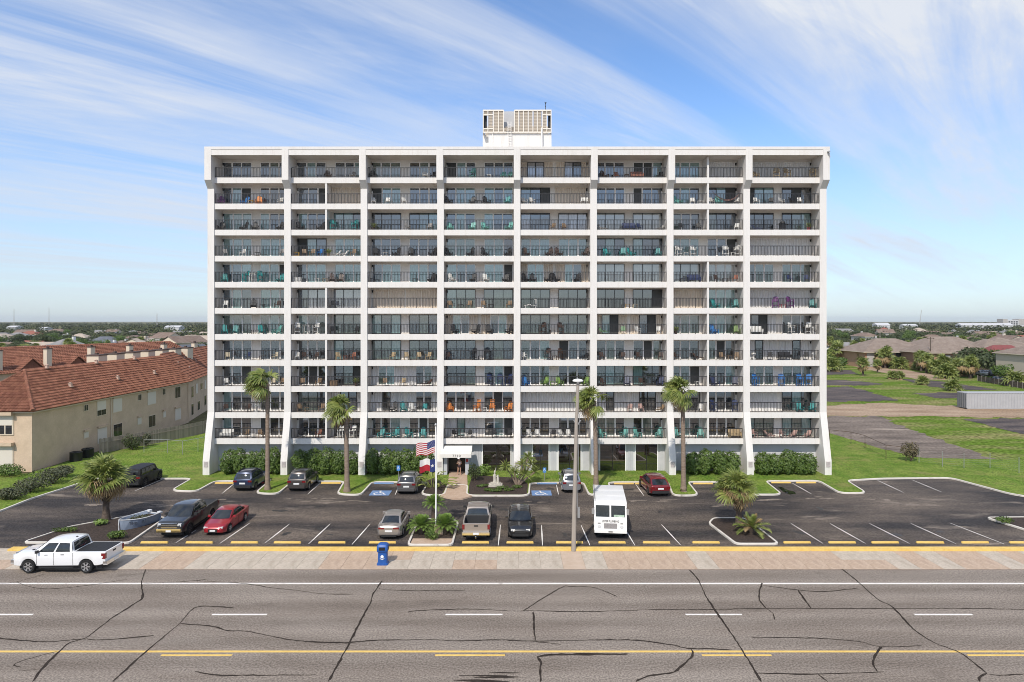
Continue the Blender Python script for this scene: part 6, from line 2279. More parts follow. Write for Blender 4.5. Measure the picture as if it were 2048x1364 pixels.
for k in range(7):
    yy = YA + 20 + k * 4.0
    c = MB().box(*L0(XRG - 3.2, yy, ZR - 3.0), *L0(XRG - 1.6, yy + 1.9, ZR + .75)).box(*L0(XRG - 3.3, yy - .1, ZR + .75), *L0(XRG - 1.5, yy + 2.0, ZR + .9), 1).cb(L0(XRG - 2.4, yy + .9, ZR + 1.0), (.3, .5, .25), 1)
    c.build('chimney', [CREAM, CHC], TH)


def side_window(px0, px1, py0, py1, kind):
    """window on the long wall (plane x = XW) spanning these photo pixels"""
    xp = XW - .3
    dep = lambda px: xp * F / (px - 1024)
    y0, y1 = dep(px0), dep(px1)
    ym = (y0 + y1) / 2
    z0, z1 = ZA(py1, ym), ZA(py0, ym)
    a, b = sorted((y0 - YA, y1 - YA))
    x_ = xp - XW
    f = MB().box(x_ - .05, a - .07, z0 - .07, x_ + .05, b + .07, z1 + .07)
    w = f.build('window', CREAM, TH)
    if kind == 'w':
        for (c, d) in ((a, (a + b) / 2 - .03), ((a + b) / 2 + .03, b)):
            MB().box(x_ + .045, c, z0, x_ + .06, d, z1).build('pane', CGLASS, w)
    elif kind == 's':
        MB().box(x_ + .045, a, z0, x_ + .07, b, z1).build('shutter', SHW, w)
        MB().box(x_ - .02, a - .12, z1 + .1, x_ + .22, b + .12, z1 + .32).build('shutter_box', STUCCO, w)
    else:
        zm = z0 + (z1 - z0) * .38
        MB().box(x_ + .045, a, zm, x_ + .07, b, z1).build('shutter', SHW, w)
        for (c, d) in ((a, (a + b) / 2 - .03), ((a + b) / 2 + .03, b)):
            MB().box(x_ + .045, c, z0, x_ + .06, d, zm - .03).build('pane', CGLASS, w)
        MB().box(x_ - .02, a - .12, z1 + .1, x_ + .22, b + .12, z1 + .32).build('shutter_box', STUCCO, w)


for a in ((168, 175.5, 810, 821, 'w'), (194, 211, 802, 830, 'h'), (226, 243, 797, 823, 's'), (276, 282, 789, 800, 'w'), (295, 311, 784, 808, 's'), (325, 330, 778, 789, 'w'), (350, 360, 774, 795, 'w'), (168, 176, 864, 875, 's'), (195, 213, 856, 885, 's'), (227, 243, 848, 872, 'w'), (275, 282, 836, 848, 's'), (297, 310, 831, 853, 'w'), (326, 331, 823, 834, 's'), (350, 361, 817, 839, 's')):
    side_window(*a)
MB().tube([L0(XW - .22, YA + 13.6, .9), L0(XW - .22, YA + 13.6, ZE - .2)], .05, 6).tube([L0(XW - .2, YB - .4, 1.5), L0(XW - .2, YB - .4, ZE - .2)], .05, 6).build('downpipe', CREAM, TH)
# front wall windows
xf = lambda px: XA(px, YA + .3) - XW
zf_ = lambda py: ZA(py, YA + .3)
for (z0p, z1p, k) in ((868, 832, 'h'), (932, 893, 's')):
    a, b = xf(-34), xf(26)
    z0, z1 = zf_(z0p), zf_(z1p)
    w = MB().box(a - .1, .22, z0 - .1, b + .1, .32, z1 + .1).build('window', CREAM, TH)
    zm = (z0 + z1) / 2 if k == 'h' else z0
    MB().box(a, .205, zm, b, .23, z1).build('shutter', SHW, w)
    if k == 'h':
        for q in range(4):
            MB().box(a + (b - a) * q / 4 + .06, .21, z0, a + (b - a) * (q + 1) / 4 - .06, .225, zm - .04).build('pane', CGLASS, w)
    MB().box(a - .2, -.25, z1 + .12, b + .2, .25, z1 + .45).build('shutter_box', STUCCO, w)

# second block of the row, turned a little
TB = thing('townhouse_row', 'further tan townhouse block with tiled roof angled away behind the first', 'building', (XW - .4, YB + .9, 0), R(14))
MB().box(-8.2, 0, 0, -.3, 40, ZE).build('wall', STUCCO, TB)
m = MB()
tile_slope(m, (.1, -.3, ZE), (.1, 40, ZE), (-4.2, -.3, ZR + .15), (-4.2, 40, ZR + .15), .42, .46)
m.add([(.0, -.25, ZE), (-8.4, -.25, ZE), (-4.2, -.25, ZR + .1)], [(0, 2, 1)])
m.add([(-4.2, -.3, ZR + .15), (-4.2, 40, ZR + .15), (-8.5, 40, ZE), (-8.5, -.3, ZE)], [(0, 1, 2, 3)])
o = m.build('roof', TILE, TB)
o['kind'] = 'stuff'
m = MB()
ridge_caps(m, (-4.2, -.3, ZR + .25), (-4.2, 40, ZR + .25))
m.build('ridge_caps', TILE, TB)
for (y0, z0, z1, k) in ((1.5, 3.6, 5.3, 'w'), (4.5, 3.9, 5.4, 's'), (8, 4.2, 5.2, 'w'), (1.5, .8, 2.5, 'w'), (6, 1.0, 2.4, 'w'), (11, 1.2, 2.8, 'w'), (11, 4.0, 5.4, 's')):
    w = MB().box(-.34, y0, z0 - .08, -.24, y0 + 1.4, z1 + .08).build('window', CREAM, TB)
    MB().box(-.25, y0 + .07, z0, -.22, y0 + 1.33, z1).build('pane', CGLASS if k == 'w' else SHW, w)
for (y0, x0) in ((3, -2.6), (6, -1.6), (9, -3.0), (14, -2.4), (19, -2.8)):
    zz_ = ZE + (-x0 / 4.2) * (ZR - ZE)
    MB().cb((x0, y0, zz_ + .12), (.6, .5, .05)).cb((x0, y0, zz_ + .3), (.28, .3, .36)).build('roof_vent', VENT, TB)

# second, farther row of townhouses
TC = thing('townhouse_row', 'far townhouse row with tiled roof, cross gables and cream chimneys', 'building', (-103.0, 113.0, 0), R(-20))
Lc = 56
MB().box(-7, 0, 0, 7, Lc, ZE - .2).build('wall', STUCCO, TC)
m = MB()
tile_slope(m, (7.4, -.2, ZE - .4), (7.4, Lc + .2, ZE - .4), (0, -.2, ZR + .3), (0, Lc - 4, ZR + .3), .5, .5)
m.add([(0, -.2, ZR + .3), (0, Lc - 4, ZR + .3), (-7.4, Lc, ZE - .4), (-7.4, -.2, ZE - .4)], [(0, 1, 2, 3)])
m.add([(0, Lc - 4, ZR + .28), (7.4, Lc + .2, ZE - .4), (-7.4, Lc, ZE - .4)], [(0, 1, 2)])
for k in range(6):
    y = 2 + k * 9.0
    tile_slope(m, (7.9, y, ZE - .3), (3.6, y, ZE - .3), (7.9, y + 2.8, ZE + 2.2), (2.0, y + 2.8, ZE + 2.2), .5, .5)
    tile_slope(m, (3.6, y + 5.6, ZE - .3), (7.9, y + 5.6, ZE - .3), (2.0, y + 2.8, ZE + 2.2), (7.9, y + 2.8, ZE + 2.2), .5, .5)
    m.add([(7.7, y + .2, ZE - .3), (7.7, y + 5.4, ZE - .3), (7.7, y + 2.8, ZE + 2.0)], [(0, 1, 2)])
o = m.build('roof', TILE, TC)
o['kind'] = 'stuff'
for k in range(6):
    y = 8.3 + k * 9.0
    MB().box(5.6, y, ZE - 1, 6.6, y + 1.0, ZR - .1).box(5.5, y - .1, ZR - .1, 6.7, y + 1.1, ZR + .05, 1).cb((6.1, y + .5, ZR + .2), (.4, .4, .35), 1).build('chimney', [CREAM, CHC], TC)

# shrubs, utility units and fences beside the townhouses
for k, (px, py, rx, ry, rz_, mt_, lb) in enumerate(((20, 952, 1.8, 1.2, 1.2, LEAF, 'dense green hedge shrub below the townhouse front windows'), (60, 985, 2.0, 1.2, 1.5, LEAFO, 'greyish green shrub on the driveway verge at the townhouse corner'), (105, 968, 2.2, 1.2, 1.7, LEAFO, 'large olive green shrub on the verge before the townhouse side wall'), (22, 1000, 1.6, 1.0, 1.2, LEAFO, 'olive shrub closest to the driveway entrance on the verge'),
                                          (264, 900, 1.3, 1.0, 2.2, LEAFD, 'dark bush at the end of the timber fence by the townhouse wall'), (292, 893, .6, .6, 1.8, LEAFO, 'pale wispy shrub at the chain-link fence by the townhouse'), (130, 955, 1.4, .8, 1.2, LEAFO, 'olive shrub on the verge before the utility tubs'))):
    shrub('verge_shrub', lb, px, py, rx, ry, rz_, 1500, 80 + k, mt_, .09)
for px, lb in ((150, 'dark cylindrical utility unit by the townhouse wall, nearer the corner'), (172, 'dark cylindrical utility unit by the townhouse wall, nearer the fence')):
    g = G(px, 934, .14)
    o = MB().lathe([(.6, 0), (.62, .1), (.6, .9), (.64, .95), (.55, 1.0), (.5, .96)], 20).lathe([(.2, .96), (.2, 1.05)], 10).build('utility_unit', BLACKM, None, (-48.7, 72.6 if px < 160 else 74.6, .14), smooth=40)
    tag(o, lb, 'air conditioner', 'utility units')
pts = [Vector((-48.6, 76.5)), Vector((-45.8, 82)), Vector((-43.4, 88)), Vector((-41.5, 96)), Vector((-40.5, 104))]
FN = thing('timber_fence', 'weathered timber board fence between townhouses and lawn', 'fence', (pts[0].x, pts[0].y, 0))
pk = MB()
for a, b in zip(pts[:-1], pts[1:]):
    n = int((b - a).length / .15)
    for i in range(n):
        p = a.lerp(b, i / n) - pts[0]
        q = a.lerp(b, (i + .84) / n) - pts[0]
        h_ = 1.85 + random.uniform(-.04, .04)
        nn = Vector((-(q - p).y, (q - p).x)).normalized() * .02
        pk.add([(p.x, p.y, .05), (q.x, q.y, .05), (q.x, q.y, h_), (p.x, p.y, h_), (p.x + nn.x, p.y + nn.y, .05), (q.x + nn.x, q.y + nn.y, .05), (q.x + nn.x, q.y + nn.y, h_), (p.x + nn.x, p.y + nn.y, h_)], [(0, 1, 2, 3), (7, 6, 5, 4), (3, 2, 6, 7), (0, 3, 7, 4), (1, 5, 6, 2)])
    MB().cb((*((a + b) / 2 - pts[0]), 1.0), ((b - a).length, .05, .09), 0, Matrix.Rotation(math.atan2((b - a).y, (b - a).x), 3, 'Z')).build('fence_rail', WOODG, FN, (.06, .06, .4))
o = pk.build('fence_boards', WOODG, FN)
o['kind'] = 'stuff'


def chain_fence(label, pts, h, m, z0=LAWNZ, n_between=0, toprail=True):
    V = thing('chain_link_fence', label, 'fence', (pts[0].x, pts[0].y, z0))
    for p in pts:
        q = p - pts[0]
        MB().tube([(q.x, q.y, 0), (q.x, q.y, h)], .035, 6).build('post', m, V)
    if toprail:
        r = MB()
        for a, b in zip(pts[:-1], pts[1:]):
            a, b = a - pts[0], b - pts[0]
            r.tube([(a.x, a.y, h - .03), (b.x, b.y, h - .03)], .03, 5)
        r.build('top_rail', m, V)
    wire = MB()
    for a, b in zip(pts[:-1], pts[1:]):
        a, b = a - pts[0], b - pts[0]
        for k in range(1, 8):
            wire.tube([(a.x, a.y, h * k / 8), (b.x, b.y, h * k / 8)], .004, 3, cap=False)
    wire.build('wire_mesh', m, V)['kind'] = 'stuff'
    return V


chain_fence('thin chain-link fence on the lawn between townhouses and end pillar', [G(x, y, LAWNZ).to_2d() for x, y in ((288, 905), (335, 906), (365, 909), (396, 903), (420, 897))], 1.6, STEEL)
RUST = mat('rusty_rail', (0.09, 0.06, 0.045), rough=.8)
chain_fence('rusty dark pipe fence on the lawn beside the field-end pillar', [G(x, y, LAWNZ).to_2d() for x, y in ((1659, 883), (1702, 888), (1730, 896), (1772, 917), (1812, 922))], 1.55, RUST)
chain_fence('row of thin wire fence posts along the edge of the old paving', [G(x, y, LAWNZ).to_2d() for x, y in ((1838, 925), (1885, 933), (1928, 936), (1980, 936), (2038, 946), (2110, 960))], 1.6, STEEL, toprail=False)
shrub('bramble', 'tangled brown bramble growing through the wire fence', 1822, 922, 1.3, .9, 2.2, 1000, 99, mat('dry_bramble', (0.085, 0.07, 0.04), (0.15, 0.13, 0.07), 4, .9, island=.6), .1)

# ------------------------------------------------------------------ beyond the field on the right
g = G(1933, 818, 0)
CT = thing('shipping_container', 'pale grey corrugated shipping container standing in the field', 'container', (g.x, g.y, -.02))
CG = mat('container_grey', (0.40, 0.40, 0.41), (0.36, 0.36, 0.37), 1, .6)
m = MB()
n = 96
vs, fs = [], []
for i in range(n + 1):
    xx = 12.2 * i / n
    yy = .0 if (i // 2) % 2 else .05
    vs += [(xx, yy, .18), (xx, yy, 2.8)]
fs = [(2 * i, 2 * i + 2, 2 * i + 3, 2 * i + 1) for i in range(n)]
m.add(vs, fs).box(0, .06, .15, 12.2, 2.44, 2.8).box(0, -.02, 2.8, 12.2, 2.46, 2.9).box(0, -.02, .05, 12.2, .06, .18).box(0, -.02, .0, .14, .1, 2.9).box(12.06, -.02, 0, 12.2, .1, 2.9)
m.build('body', CG, CT)
dm = mat('container_door', (0.16, 0.17, 0.18), (0.12, .13, .14), 2, .6)
for k in range(2):
    d_ = MB().box(-.05, .08 + k * 1.16, .18, 0, 1.2 + k * 1.16, 2.78)
    d_.build('door', dm, CT)
    for q in (.3, .85):
        MB().tube([(-.08, .08 + k * 1.16 + q, .2), (-.08, .08 + k * 1.16 + q, 2.75)], .03, 6).build('lock_rod', STEEL, CT)


def hip_house(name, label, x, y, z, w, d, he, hr, rz, wm, rm_, group=None, cat='house', windows=3, gable=False, oh=.6, zz=-.06, chimney=False):
    V = thing(name, label, cat, (x, y, zz), rz, group)
    MB().box(-w / 2, -d / 2, 0, w / 2, d / 2, he).build('wall', wm, V)
    W2, D2 = w / 2 + oh, d / 2 + oh
    m = MB()
    if gable:
        m.add([(-W2, -D2, he - .1), (W2, -D2, he - .1), (W2, 0, hr), (-W2, 0, hr), (-W2, D2, he - .1), (W2, D2, he - .1)], [(0, 1, 2, 3), (3, 2, 5, 4)])
        m.add([(-W2 + .5, -D2 + .4, he - .1), (-W2 + .5, D2 - .4, he - .1), (-W2 + .5, 0, hr - .15), (W2 - .5, -D2 + .4, he - .1), (W2 - .5, D2 - .4, he - .1), (W2 - .5, 0, hr - .15)], [(0, 2, 1), (3, 4, 5)], 1)
    else:
        k = min(W2, D2) * .95
        if W2 >= D2:
            a, b = (-W2 + k, 0, hr), (W2 - k, 0, hr)
        else:
            a, b = (0, -D2 + k, hr), (0, D2 - k, hr)
        c = [(-W2, -D2, he - .1), (W2, -D2, he - .1), (W2, D2, he - .1), (-W2, D2, he - .1)]
        if W2 >= D2:
            m.add(c + [a, b], [(0, 1, 5, 4), (1, 2, 5), (2, 3, 4, 5), (3, 0, 4)])
        else:
            m.add(c + [a, b], [(0, 1, 4), (1, 2, 5, 4), (2, 3, 5), (3, 0, 4, 5)])
    m.box(-W2, -D2, he - .28, W2, D2, he - .1, 1)
    m.build('roof', [rm_, CREAM], V)
    if windows:
        for i in range(windows):
            xx = -w / 2 + w * (i + .5) / windows
            MB().box(xx - .6, -d / 2 - .06, he * .35, xx + .6, -d / 2 + .02, he * .78).build('window', CGLASS, V)
    if chimney:
        MB().box(w * .2, -.5, he, w * .2 + 1.0, .5, hr + .8).build('chimney', wm, V)
    return V


GREYW = mat('grey_siding_far', (0.40, 0.38, 0.36), rough=.9)
DARKW = mat('dark_opening', (0.02, 0.02, 0.022), rough=.5)
ca_ = hip_house('condo_block', 'brick condo block with brown hip roof and dark balconies behind palms', 131, 228, 0, 24, 18, 5.4, 9.6, 0, BRICK, SHING, 'brown-roofed condo blocks', 'building', 0, False, 1.2)
for x0, x1, m_ in ((-11.5, -9, GREYW), (-8.5, -5.5, DARKW), (-3.8, -2.2, GREYW), (-1.6, 1.6, DARKW), (5, 6.4, GREYW)):
    MB().box(x0, -9.12, .3, x1, -8.95, 5.0).build('balcony_bay', m_, ca_)
cb_ = hip_house('condo_block', 'buff brick condo block facing the field beside the utility pole', 141, 212, 0, 20, 14, 5.8, 9.6, 0, BRICK, SHING, 'brown-roofed condo blocks', 'building', 0, False, 1.0)
for x0, x1, m_ in ((-10.2, -8, DARKW), (-4.2, -2.8, GREYW), (2.2, 5.0, DARKW), (8.6, 9.5, CREAM)):
    MB().box(x0, -7.12, .3, x1, -6.95, 5.0).build('balcony_bay', m_, cb_)
hip_house('condo_block', 'condo block with wide brown shingle roof behind the brick one', 163, 246, 0, 26, 18, 5.4, 9.8, 0, BRICK, SHING, 'brown-roofed condo blocks', 'building', 4, False, 1.2)
hip_house('condo_block', 'condo block with brown shingle roof behind the red-roofed house', 187, 250, 0, 20, 20, 5.4, 9.4, 0, BRICK, SHING, 'brown-roofed condo blocks', 'building', 3, False, 1.2)
hip_house('condo_block', 'condo block with brown shingle roof behind the beige building', 206, 256, 0, 18, 22, 5.6, 10.2, 0, BRICK, SHING, 'brown-roofed condo blocks', 'building', 3, False, 1.2)
hip_house('condo_block', 'brick condo wing with white corner stair beside the parked white car', 162, 222, 0, 13, 14, 5.6, 9.6, 0, BRICK, SHING, 'brown-roofed condo blocks', 'building', 2, False, 1.0)
hip_house('red_roof_house', 'low house with red metal roof behind the leafy trees', 153, 203, 0, 17, 12, 4.0, 8.2, 0, STUCCO, mat('red_roof', (0.22, 0.055, 0.05), (0.18, 0.05, 0.045), 1, .6), None, 'house', 0)
hip_house('beige_building', 'beige building at the edge of the condo lot behind the trees', 135.5, 166, 0, 12, 16, 7.4, 10.0, 0, mat('beige_wall', (0.48, 0.42, 0.34), rough=.9), SHING, None, 'building', 0)
hip_house('long_pavilion', 'long low white-roofed pavilion with dark openings beyond the palms', 128, 262, 0, 40, 8, 4.2, 5.0, 0, DARKW, mat('pale_roof', (0.6, 0.6, 0.6), rough=.8), None, 'building', 0, True)
# brick garden wall and dark timber fence
a, b = G(1812, 735).to_2d(), G(1930, 733).to_2d()
o = MB().box(0, 0, 0, b.x - a.x, .3, 1.6).box(-.1, -.05, 1.6, b.x - a.x + .1, .35, 1.75).build('brick_wall', mat('red_brick', (0.36, 0.12, 0.07), (0.30, .1, .06), 3, .9), None, (a.x, a.y, -.06))
tag(o, 'low red brick garden wall before the condo blocks', 'wall')
fa, fb = G(1955, 762).to_2d(), G(2110, 788).to_2d()
DF = thing('dark_fence', 'dark timber fence with pale posts around the condo lot', 'fence', (fa.x, fa.y, -.04))
n = 16
for i in range(n):
    p, q = (fb - fa) * i / n, (fb - fa) * (i + 1) / n
    MB().bar((p.x, p.y, .75), (q.x, q.y, .75), .06, 1.3).build('fence_panel', BARKD, DF)
    MB().tube([(p.x, p.y - .1, 0), (p.x, p.y - .1, 1.6)], .08, 6).build('post', WOODP, DF)

# crowns shared by the trees
def tree_mesh(seed, n, size, R_=3.2, hh=5.5, mt=LEAFD):
    rr = random.Random(seed)
    lobes = []
    for k in range(9):
        a = rr.uniform(0, 6.28)
        d = rr.uniform(.15, .75) * R_
        lobes.append((d * math.cos(a), d * math.sin(a), hh * rr.uniform(.52, .85), R_ * rr.uniform(.38, .55), R_ * rr.uniform(.38, .55), hh * rr.uniform(.16, .26)))
    m = MB()
    leaf_cloud(m, lobes, n, size, rr)
    t = MB().tube([(0, 0, 0), (.1, .05, hh * .3), (.05, -.1, hh * .55)], [.28, .22, .12], 7)
    for k in range(5):
        l = lobes[k]
        t.tube([(.08, 0, hh * .32), (l[0] * .5, l[1] * .5, hh * .5), (l[0], l[1], l[2])], [.12, .08, .04], 5)
    return m.mesh('crown', mt), t.mesh('trunk', BARKD)


TM = [tree_mesh(200, 1500, .26, mt=LEAFD), tree_mesh(201, 1500, .26, 3.6, 5.0, LEAFD), tree_mesh(202, 1500, .25, 3.0, 6.0, LEAF), tree_mesh(203, 1300, .28, 3.8, 5.2, LEAFO)]


def tree(kind, label, x, y, s, rz, group, zz=-.06):
    V = thing('broadleaf_tree', label, 'tree', (x, y, zz), rz, group)
    V.scale = (s, s, s)
    obj('crown', TM[kind][0], V)
    obj('trunk', TM[kind][1], V)
    return V


for k, (px, py, s, kd, lb) in enumerate(((1968, 752, 1.5, 0, 'leafy dark tree before the red-roofed house'), (2012, 758, 1.6, 1, 'spreading dark tree beside the beige building'), (1990, 748, 1.35, 2, 'mid green tree between two dark trees in the condo lot'), (1925, 722, .8, 0, 'small round dark tree in front of the brick condo wing'), (2035, 772, .9, 2, 'small tree overhanging the dark timber fence'))):
    g = G(px, py)
    tree(kd, lb, g.x, g.y + 4, s, k * 1.3, 'trees in the condo lot')


# low palm clumps scattered over the field
def bush_palm_mesh(seed, trunk, Rr=1.0, n=26, dry=8):
    rr = random.Random(seed)
    gm, dm2 = MB(), MB()
    for k in range(n + dry):
        isd = k >= n
        f = fan_frond(rr, Rr * rr.uniform(.8, 1.1), 9, 110, .5, w=.13)
        el = rr.uniform(-75, -20) if isd else 80 - 95 * (k / n)
        q = Matrix.Rotation(k * 2.4, 3, 'Z') @ Matrix.Rotation(R(-el), 3, 'Y') @ Matrix.Rotation(rr.uniform(-.6, .6), 3, 'X')
        (dm2 if isd else gm).add([q @ Vector(p) + Vector((0, 0, trunk)) for p in f.v], f.f)
    t = MB().tube([(0, 0, 0), (0, 0, trunk)], [.2, .16], 7)
    return gm.mesh('crown', PALMG), dm2.mesh('dry_skirt', PALMD), t.mesh('trunk', BARKD)


BP = [bush_palm_mesh(1, .8, 1.6), bush_palm_mesh(2, 2.2, 1.5), bush_palm_mesh(3, .4, 1.5, 34, 10), bush_palm_mesh(4, 5.2, 1.5, 30, 10)]


def bush_palm(kind, label, x, y, s, rz, group, zz=-.05):
    V = thing('fan_palm', label, 'palm tree', (x, y, zz), rz, group)
    V.scale = (s, s, s)
    for nm, me in zip(('crown', 'dry_skirt', 'trunk'), BP[kind]):
        obj(nm, me, V)
    return V


FPG = 'fan palms growing wild in the field'
for k, (px, py, s, kd) in enumerate(((1664, 742, 2.2, 2), (1690, 722, 2.0, 0), (1710, 716, 1.8, 1), (1726, 751, 1.3, 1), (1745, 727, 1.8, 0), (1768, 725, 1.9, 0), (1755, 745, 1.0, 1), (1800, 738, 1.9, 2), (1842, 742, 1.6, 1), (1784, 758, .9, 0), (1799, 759, .9, 0), (1845, 769, 1.1, 2), (1872, 748, 1.7, 0), (1893, 757, 2.0, 2), (1905, 781, 1.3, 2), (1925, 752, 1.8, 0), (1940, 757, 1.6, 1), (2032, 772, 1.8, 2), (1675, 728, 2.0, 1), (1655, 728, 2.0, 0))):
    g = G(px, py)
    s *= 1.12
    bush_palm(kd, ['low fan palm with green crown growing wild in the field', 'fan palm on a short trunk growing wild in the field', 'squat dense fan palm growing wild in the field'][kd], g.x, g.y, s, k * 1.1, FPG)
for k, (px, py, rx, mt_) in enumerate(((1778, 735, 5.0, LEAF), (1700, 728, 5.0, LEAF), (1735, 731, 4.6, LEAF), (1798, 733, 4.2, LEAF), (1668, 735, 4.4, LEAF), (1905, 750, 4.0, LEAF), (1755, 728, 5.0, LEAFD), (1680, 722, 5.5, LEAFD), (1870, 742, 3.6, LEAFD))):
    g = G(px, py)
    shrub('field_bush', 'dense green bush between the wild fan palms of the field', 0, 0, rx, rx * .8, rx * .95, 3200, 300 + k, mt_, .34, -.05, 'bush', 'green bushes in the field', (g.x, g.y))


rq = random.Random(8)
for k in range(22):
    # thicket along the edge of the condo gardens
    px = rq.uniform(1654, 1960)
    py = 719 + max(0, (px - 1700)) * .105 + rq.uniform(0, 12)
    g = G(px, py)
    kd = rq.choice((0, 1, 2, 1))
    bush_palm(kd, ['low fan palm in the thicket along the condo gardens', 'short-trunked fan palm in the thicket along the condo gardens', 'squat fan palm in the thicket along the condo gardens'][kd], g.x, g.y, rq.uniform(1.1, 2.1), px, 'fan palms of the thicket')


def utility_pole(label, x, y, h, arm=True, m=BARKD):
    V = thing('utility_pole', label, 'pole', (x, y, -.06))
    MB().tube([(0, 0, 0), (0, 0, h)], [.16, .11], 8).build('pole', m, V)
    if arm:
        MB().cb((0, 0, h - .5), (2.4, .12, .12)).cb((-1.0, 0, h - .35), (.1, .1, .2)).cb((1.0, 0, h - .35), (.1, .1, .2)).build('crossarm', m, V)


g = G(1861, 736)
utility_pole('dark wooden utility pole before the brick condo block', XA(1861, 205), 205, 10.6)
utility_pole('pale thin pole rising behind the palms near the pavilion', XA(1760, 300), 300, 11.5, True, WOODP)
utility_pole('wooden utility pole among the rooftops beyond the townhouses', XA(292, 190), 190, 11.5)
utility_pole('slim pole standing among rooftops behind the far townhouse row', XA(235, 175), 175, 10.2, False)

# ------------------------------------------------------------------ the far town
rg_ = random.Random(77)
roofs = [(mat('far_roof_brown', (0.17, 0.12, 0.095), (0.22, 0.165, 0.135), .5, .9), 'brown'), (mat('far_roof_grey', (0.20, 0.195, 0.19), (0.26, 0.25, 0.245), .5, .9), 'grey'), (mat('far_roof_tan', (0.38, 0.31, 0.25), (0.42, 0.36, 0.30), .5, .9), 'tan'), (mat('far_roof_slate', (0.10, 0.11, 0.13), (0.14, 0.15, 0.17), .5, .9), 'dark slate'), (mat('far_roof_red', (0.24, 0.09, 0.065), (0.28, .12, .09), .5, .9), 'dull red')]
wallsm = [mat('far_wall_cream', (0.58, 0.53, 0.45), rough=.9), mat('far_wall_grey', (0.42, 0.41, 0.40), rough=.9), mat('far_wall_white', (0.68, 0.67, 0.65), rough=.9)]
placed = []


def free(x, y, r):
    return all((x - a) ** 2 + (y - b) ** 2 > (r + c) ** 2 for a, b, c in placed)


for c in ((178, 250, 40), (131, 228, 18), (141, 212, 14), (162, 222, 12), (158, 196, 13), (135, 166, 12), (128, 262, 22), (-80, 140, 34), (-95, 125, 26), (-60, 112, 24)):
    placed.append(c)
cnt = 0
for it in range(900):
    sd_ = -1 if rg_.random() < .55 else 1
    y = 150 + 560 * rg_.random() ** 1.5 if sd_ < 0 else 285 + 460 * rg_.random() ** 1.4
    q = rg_.uniform(.465, .83) if sd_ < 0 else rg_.uniform(.475, .83)
    x = sd_ * q * y
    w, d = rg_.uniform(11, 17), rg_.uniform(9, 12)
    if not free(x, y, w * .72) or cnt >= 84:
        continue
    placed.append((x, y, w * .72))
    cnt += 1
    k = rg_.choices(range(5), (4, 3, 2.4, 1.4, 1.2))[0]
    gb = rg_.random() < .45
    st = rg_.random() < .25
    he = (5.6 if st else 3.2) + rg_.uniform(-.2, .3)
    hip_house('far_house', '%s %s-roofed %s house %s' % ('two-storey' if st else 'single-storey', roofs[k][1], 'gabled' if gb else 'hipped', 'beyond the terracotta townhouse rows' if sd_ < 0 else 'beyond the condo blocks and field'), x, y, 0, w, d, he, he + rg_.uniform(2.2, 3.2), rg_.choice((0, R(90), R(20), R(-20), R(70))) + rg_.uniform(-.1, .1), wallsm[rg_.randrange(3)], roofs[k][0], 'houses of the far town', 'house', 3 if y < 330 else 0, gb, chimney=rg_.random() < .3)
tk = ['round dark evergreen tree', 'broad dark evergreen tree', 'taller mid green tree', 'olive green spreading tree']
cnt = 0
for it in range(2500):
    sd_ = -1 if rg_.random() < .5 else 1
    y = 150 + 420 * rg_.random() ** 1.2 if sd_ < 0 else 272 + 330 * rg_.random() ** 1.4
    q = rg_.uniform(.46, .83)
    x = sd_ * q * y
    s = rg_.uniform(.8, 1.55)
    if not free(x, y, 2.4 * s) or cnt >= 270:
        continue
    placed.append((x, y, 1.6 * s))
    cnt += 1
    k = rg_.choices(range(4), (4, 4, 2.2, 2))[0]
    tree(k, '%s among the far %s' % (tk[k], 'houses beyond the townhouse rows' if sd_ < 0 else 'houses beyond the condo blocks'), x, y, s, rg_.uniform(0, 6), 'trees of the far town')
for k in range(26):
    sd_ = -1 if k % 3 == 0 else 1
    y = rg_.uniform(240, 420) if sd_ > 0 else rg_.uniform(170, 300)
    x = sd_ * rg_.uniform(.47, .8) * y
    bush_palm(3, 'tall thin palm standing among the houses %s' % ('beyond the townhouse rows' if sd_ < 0 else 'beyond the condo blocks'), x, y, rg_.uniform(1.0, 1.5), k, 'tall palms of the far town')
for px, y in ((388, 165), (403, 168), (375, 172)):
    bush_palm(3, 'tall palm close behind the end of the tiled townhouse rows', XA(px, y), y, 1.35, px, 'palms behind the townhouse rows')

# distant woods that read as one mass, town haze line, white sheds, masts
rw = random.Random(5)
wm_ = MB()
for it in range(3200):
    sd_ = rw.choice((-1, 1))
    y = 480 + 2600 * rw.random() ** 1.5
    x = sd_ * rw.uniform(.40, .86) * y
    s = rw.uniform(5, 9)
    hh = rw.uniform(4.5, 9.5) if y > 800 else rw.uniform(4, 7.5)
    n = 5
    lob = [(x + rw.uniform(-s, s) * .5, y + rw.uniform(-s, s) * .5, hh * rw.uniform(.45, .6), s * rw.uniform(.6, .9), s * .7, hh * rw.uniform(.38, .5)) for _ in range(2)]
    leaf_cloud(wm_, lob, 40 if y < 900 else 16, 1.15 if y < 900 else 1.9, rw, .6)
WOOD = mat('far_wood', (0.028, 0.040, 0.014), (0.095, 0.105, 0.042), .02, .9, island=.6)
tag(wm_.build('distant_woods', WOOD), None, None, None, 'stuff')
WSH = mat('shed_white', (0.52, 0.52, 0.53), rough=.7)
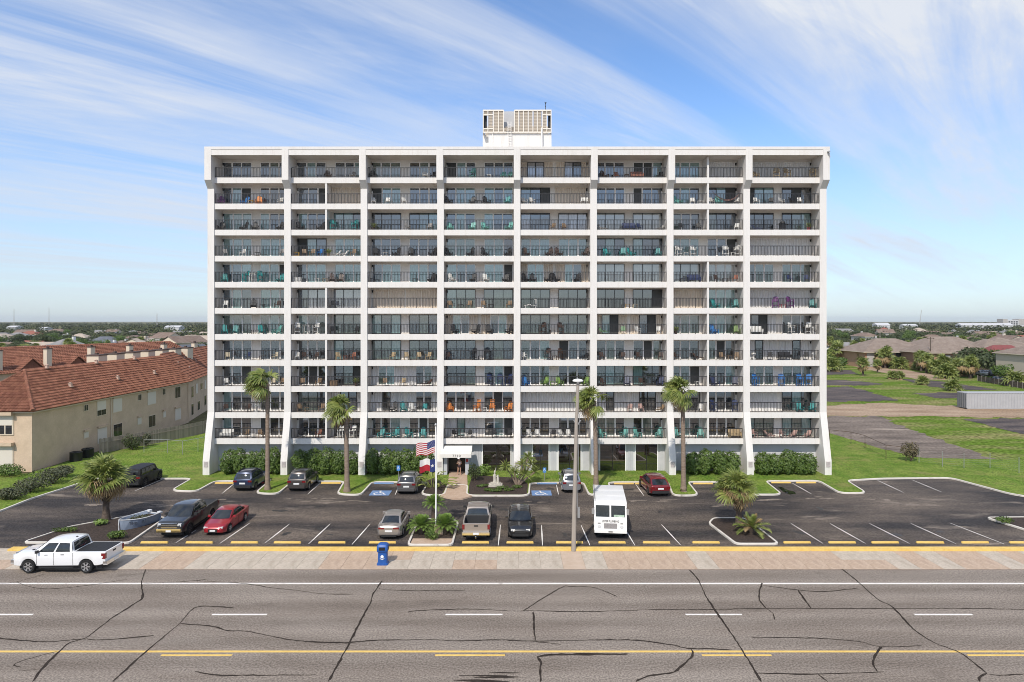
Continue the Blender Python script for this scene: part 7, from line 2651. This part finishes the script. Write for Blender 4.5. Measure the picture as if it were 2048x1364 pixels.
for px, y, w, h_, lb in ((349, 900, 20, 9, 'white domed shed far beyond the townhouses'), (1762, 1100, 22, 12, 'white gabled hall far beyond the condos'), (1968, 1200, 95, 11, 'long white warehouse on the far skyline'), (1817, 1200, 24, 9.5, 'pale flat building on the far skyline'), (30, 1000, 14, 8, 'pale low building on the skyline beyond the townhouses'), (90, 900, 10, 7, 'small pale building on the skyline beyond the townhouses')):
    x = XA(px, y)
    V = thing('distant_shed', lb, 'building', (x, y, -.06))
    MB().box(-w / 2, -8, 0, w / 2, 8, h_ * .7).build('wall', WSH, V)
    MB().extr([(-8.5, h_ * .7), (0, h_), (8.5, h_ * .7)], -w / 2 - .5, w / 2 + .5).build('roof', WSH, V)
V = thing('distant_block', 'grey and white multi-storey block on the far skyline', 'building', (XA(2022, 1300), 1300, -.06))
MB().box(-22, -8, 0, 22, 8, 17).build('wall', WSH, V)
for x0, x1 in ((-22.2, -13), (9, 22.2)):
    MB().box(x0, -8.3, 8, x1, 8.2, 19).build('wing', GREYW, V)
for i in range(3):
    for j in range(4):
        MB().box(-11 + j * 5, -8.2, 4 + i * 4, -8 + j * 5, -7.9, 6.4 + i * 4).build('window', DARKW, V)
for px, y, h_, lb in ((28, 1500, 42, 'thin lattice mast on the skyline beyond the townhouses, shorter one'), (98, 1500, 46, 'thin lattice mast on the skyline beyond the townhouses, taller one'), (314, 1300, 30, 'dark church-like spire mast on the far skyline'), (1838, 1500, 40, 'slanting crane boom on the far skyline beyond the field')):
    V = thing('lattice_mast', lb, 'mast', (XA(px, y), y, -.06))
    m = MB()
    for s in (-1, 1):
        m.bar((s * .9, 0, 0), (s * .25 + (6 if 'crane' in lb else 0), 0, h_), .35)
    for k in range(9):
        z_ = h_ * k / 9
        o_ = (6 * k / 9 if 'crane' in lb else 0)
        m.bar((-.8 + .06 * k + o_, 0, z_), (.8 - .06 * k + o_, 0, z_ + h_ / 9), .22)
    m.build('lattice', GREYW, V)

# the air: a thin sea haze that greys the far town
hm_ = bpy.data.materials.new('haze_air')
hm_.use_nodes = True
ht = hm_.node_tree
for n in list(ht.nodes):
    if n.type == 'BSDF_PRINCIPLED':
        ht.nodes.remove(n)
hv = ht.nodes.new('ShaderNodeVolumePrincipled')
hv.inputs['Color'].default_value = (0.86, 0.91, 1.0, 1)
hv.inputs['Density'].default_value = 0.00006
hv.inputs['Anisotropy'].default_value = 0.2
ht.links.new(hv.outputs[0], ht.nodes['Material Output'].inputs['Volume'])
hb_ = MB().box(-5300, -7100, -8, 5300, 8100, 52).build('haze', hm_)
hb_['kind'] = 'stuff'
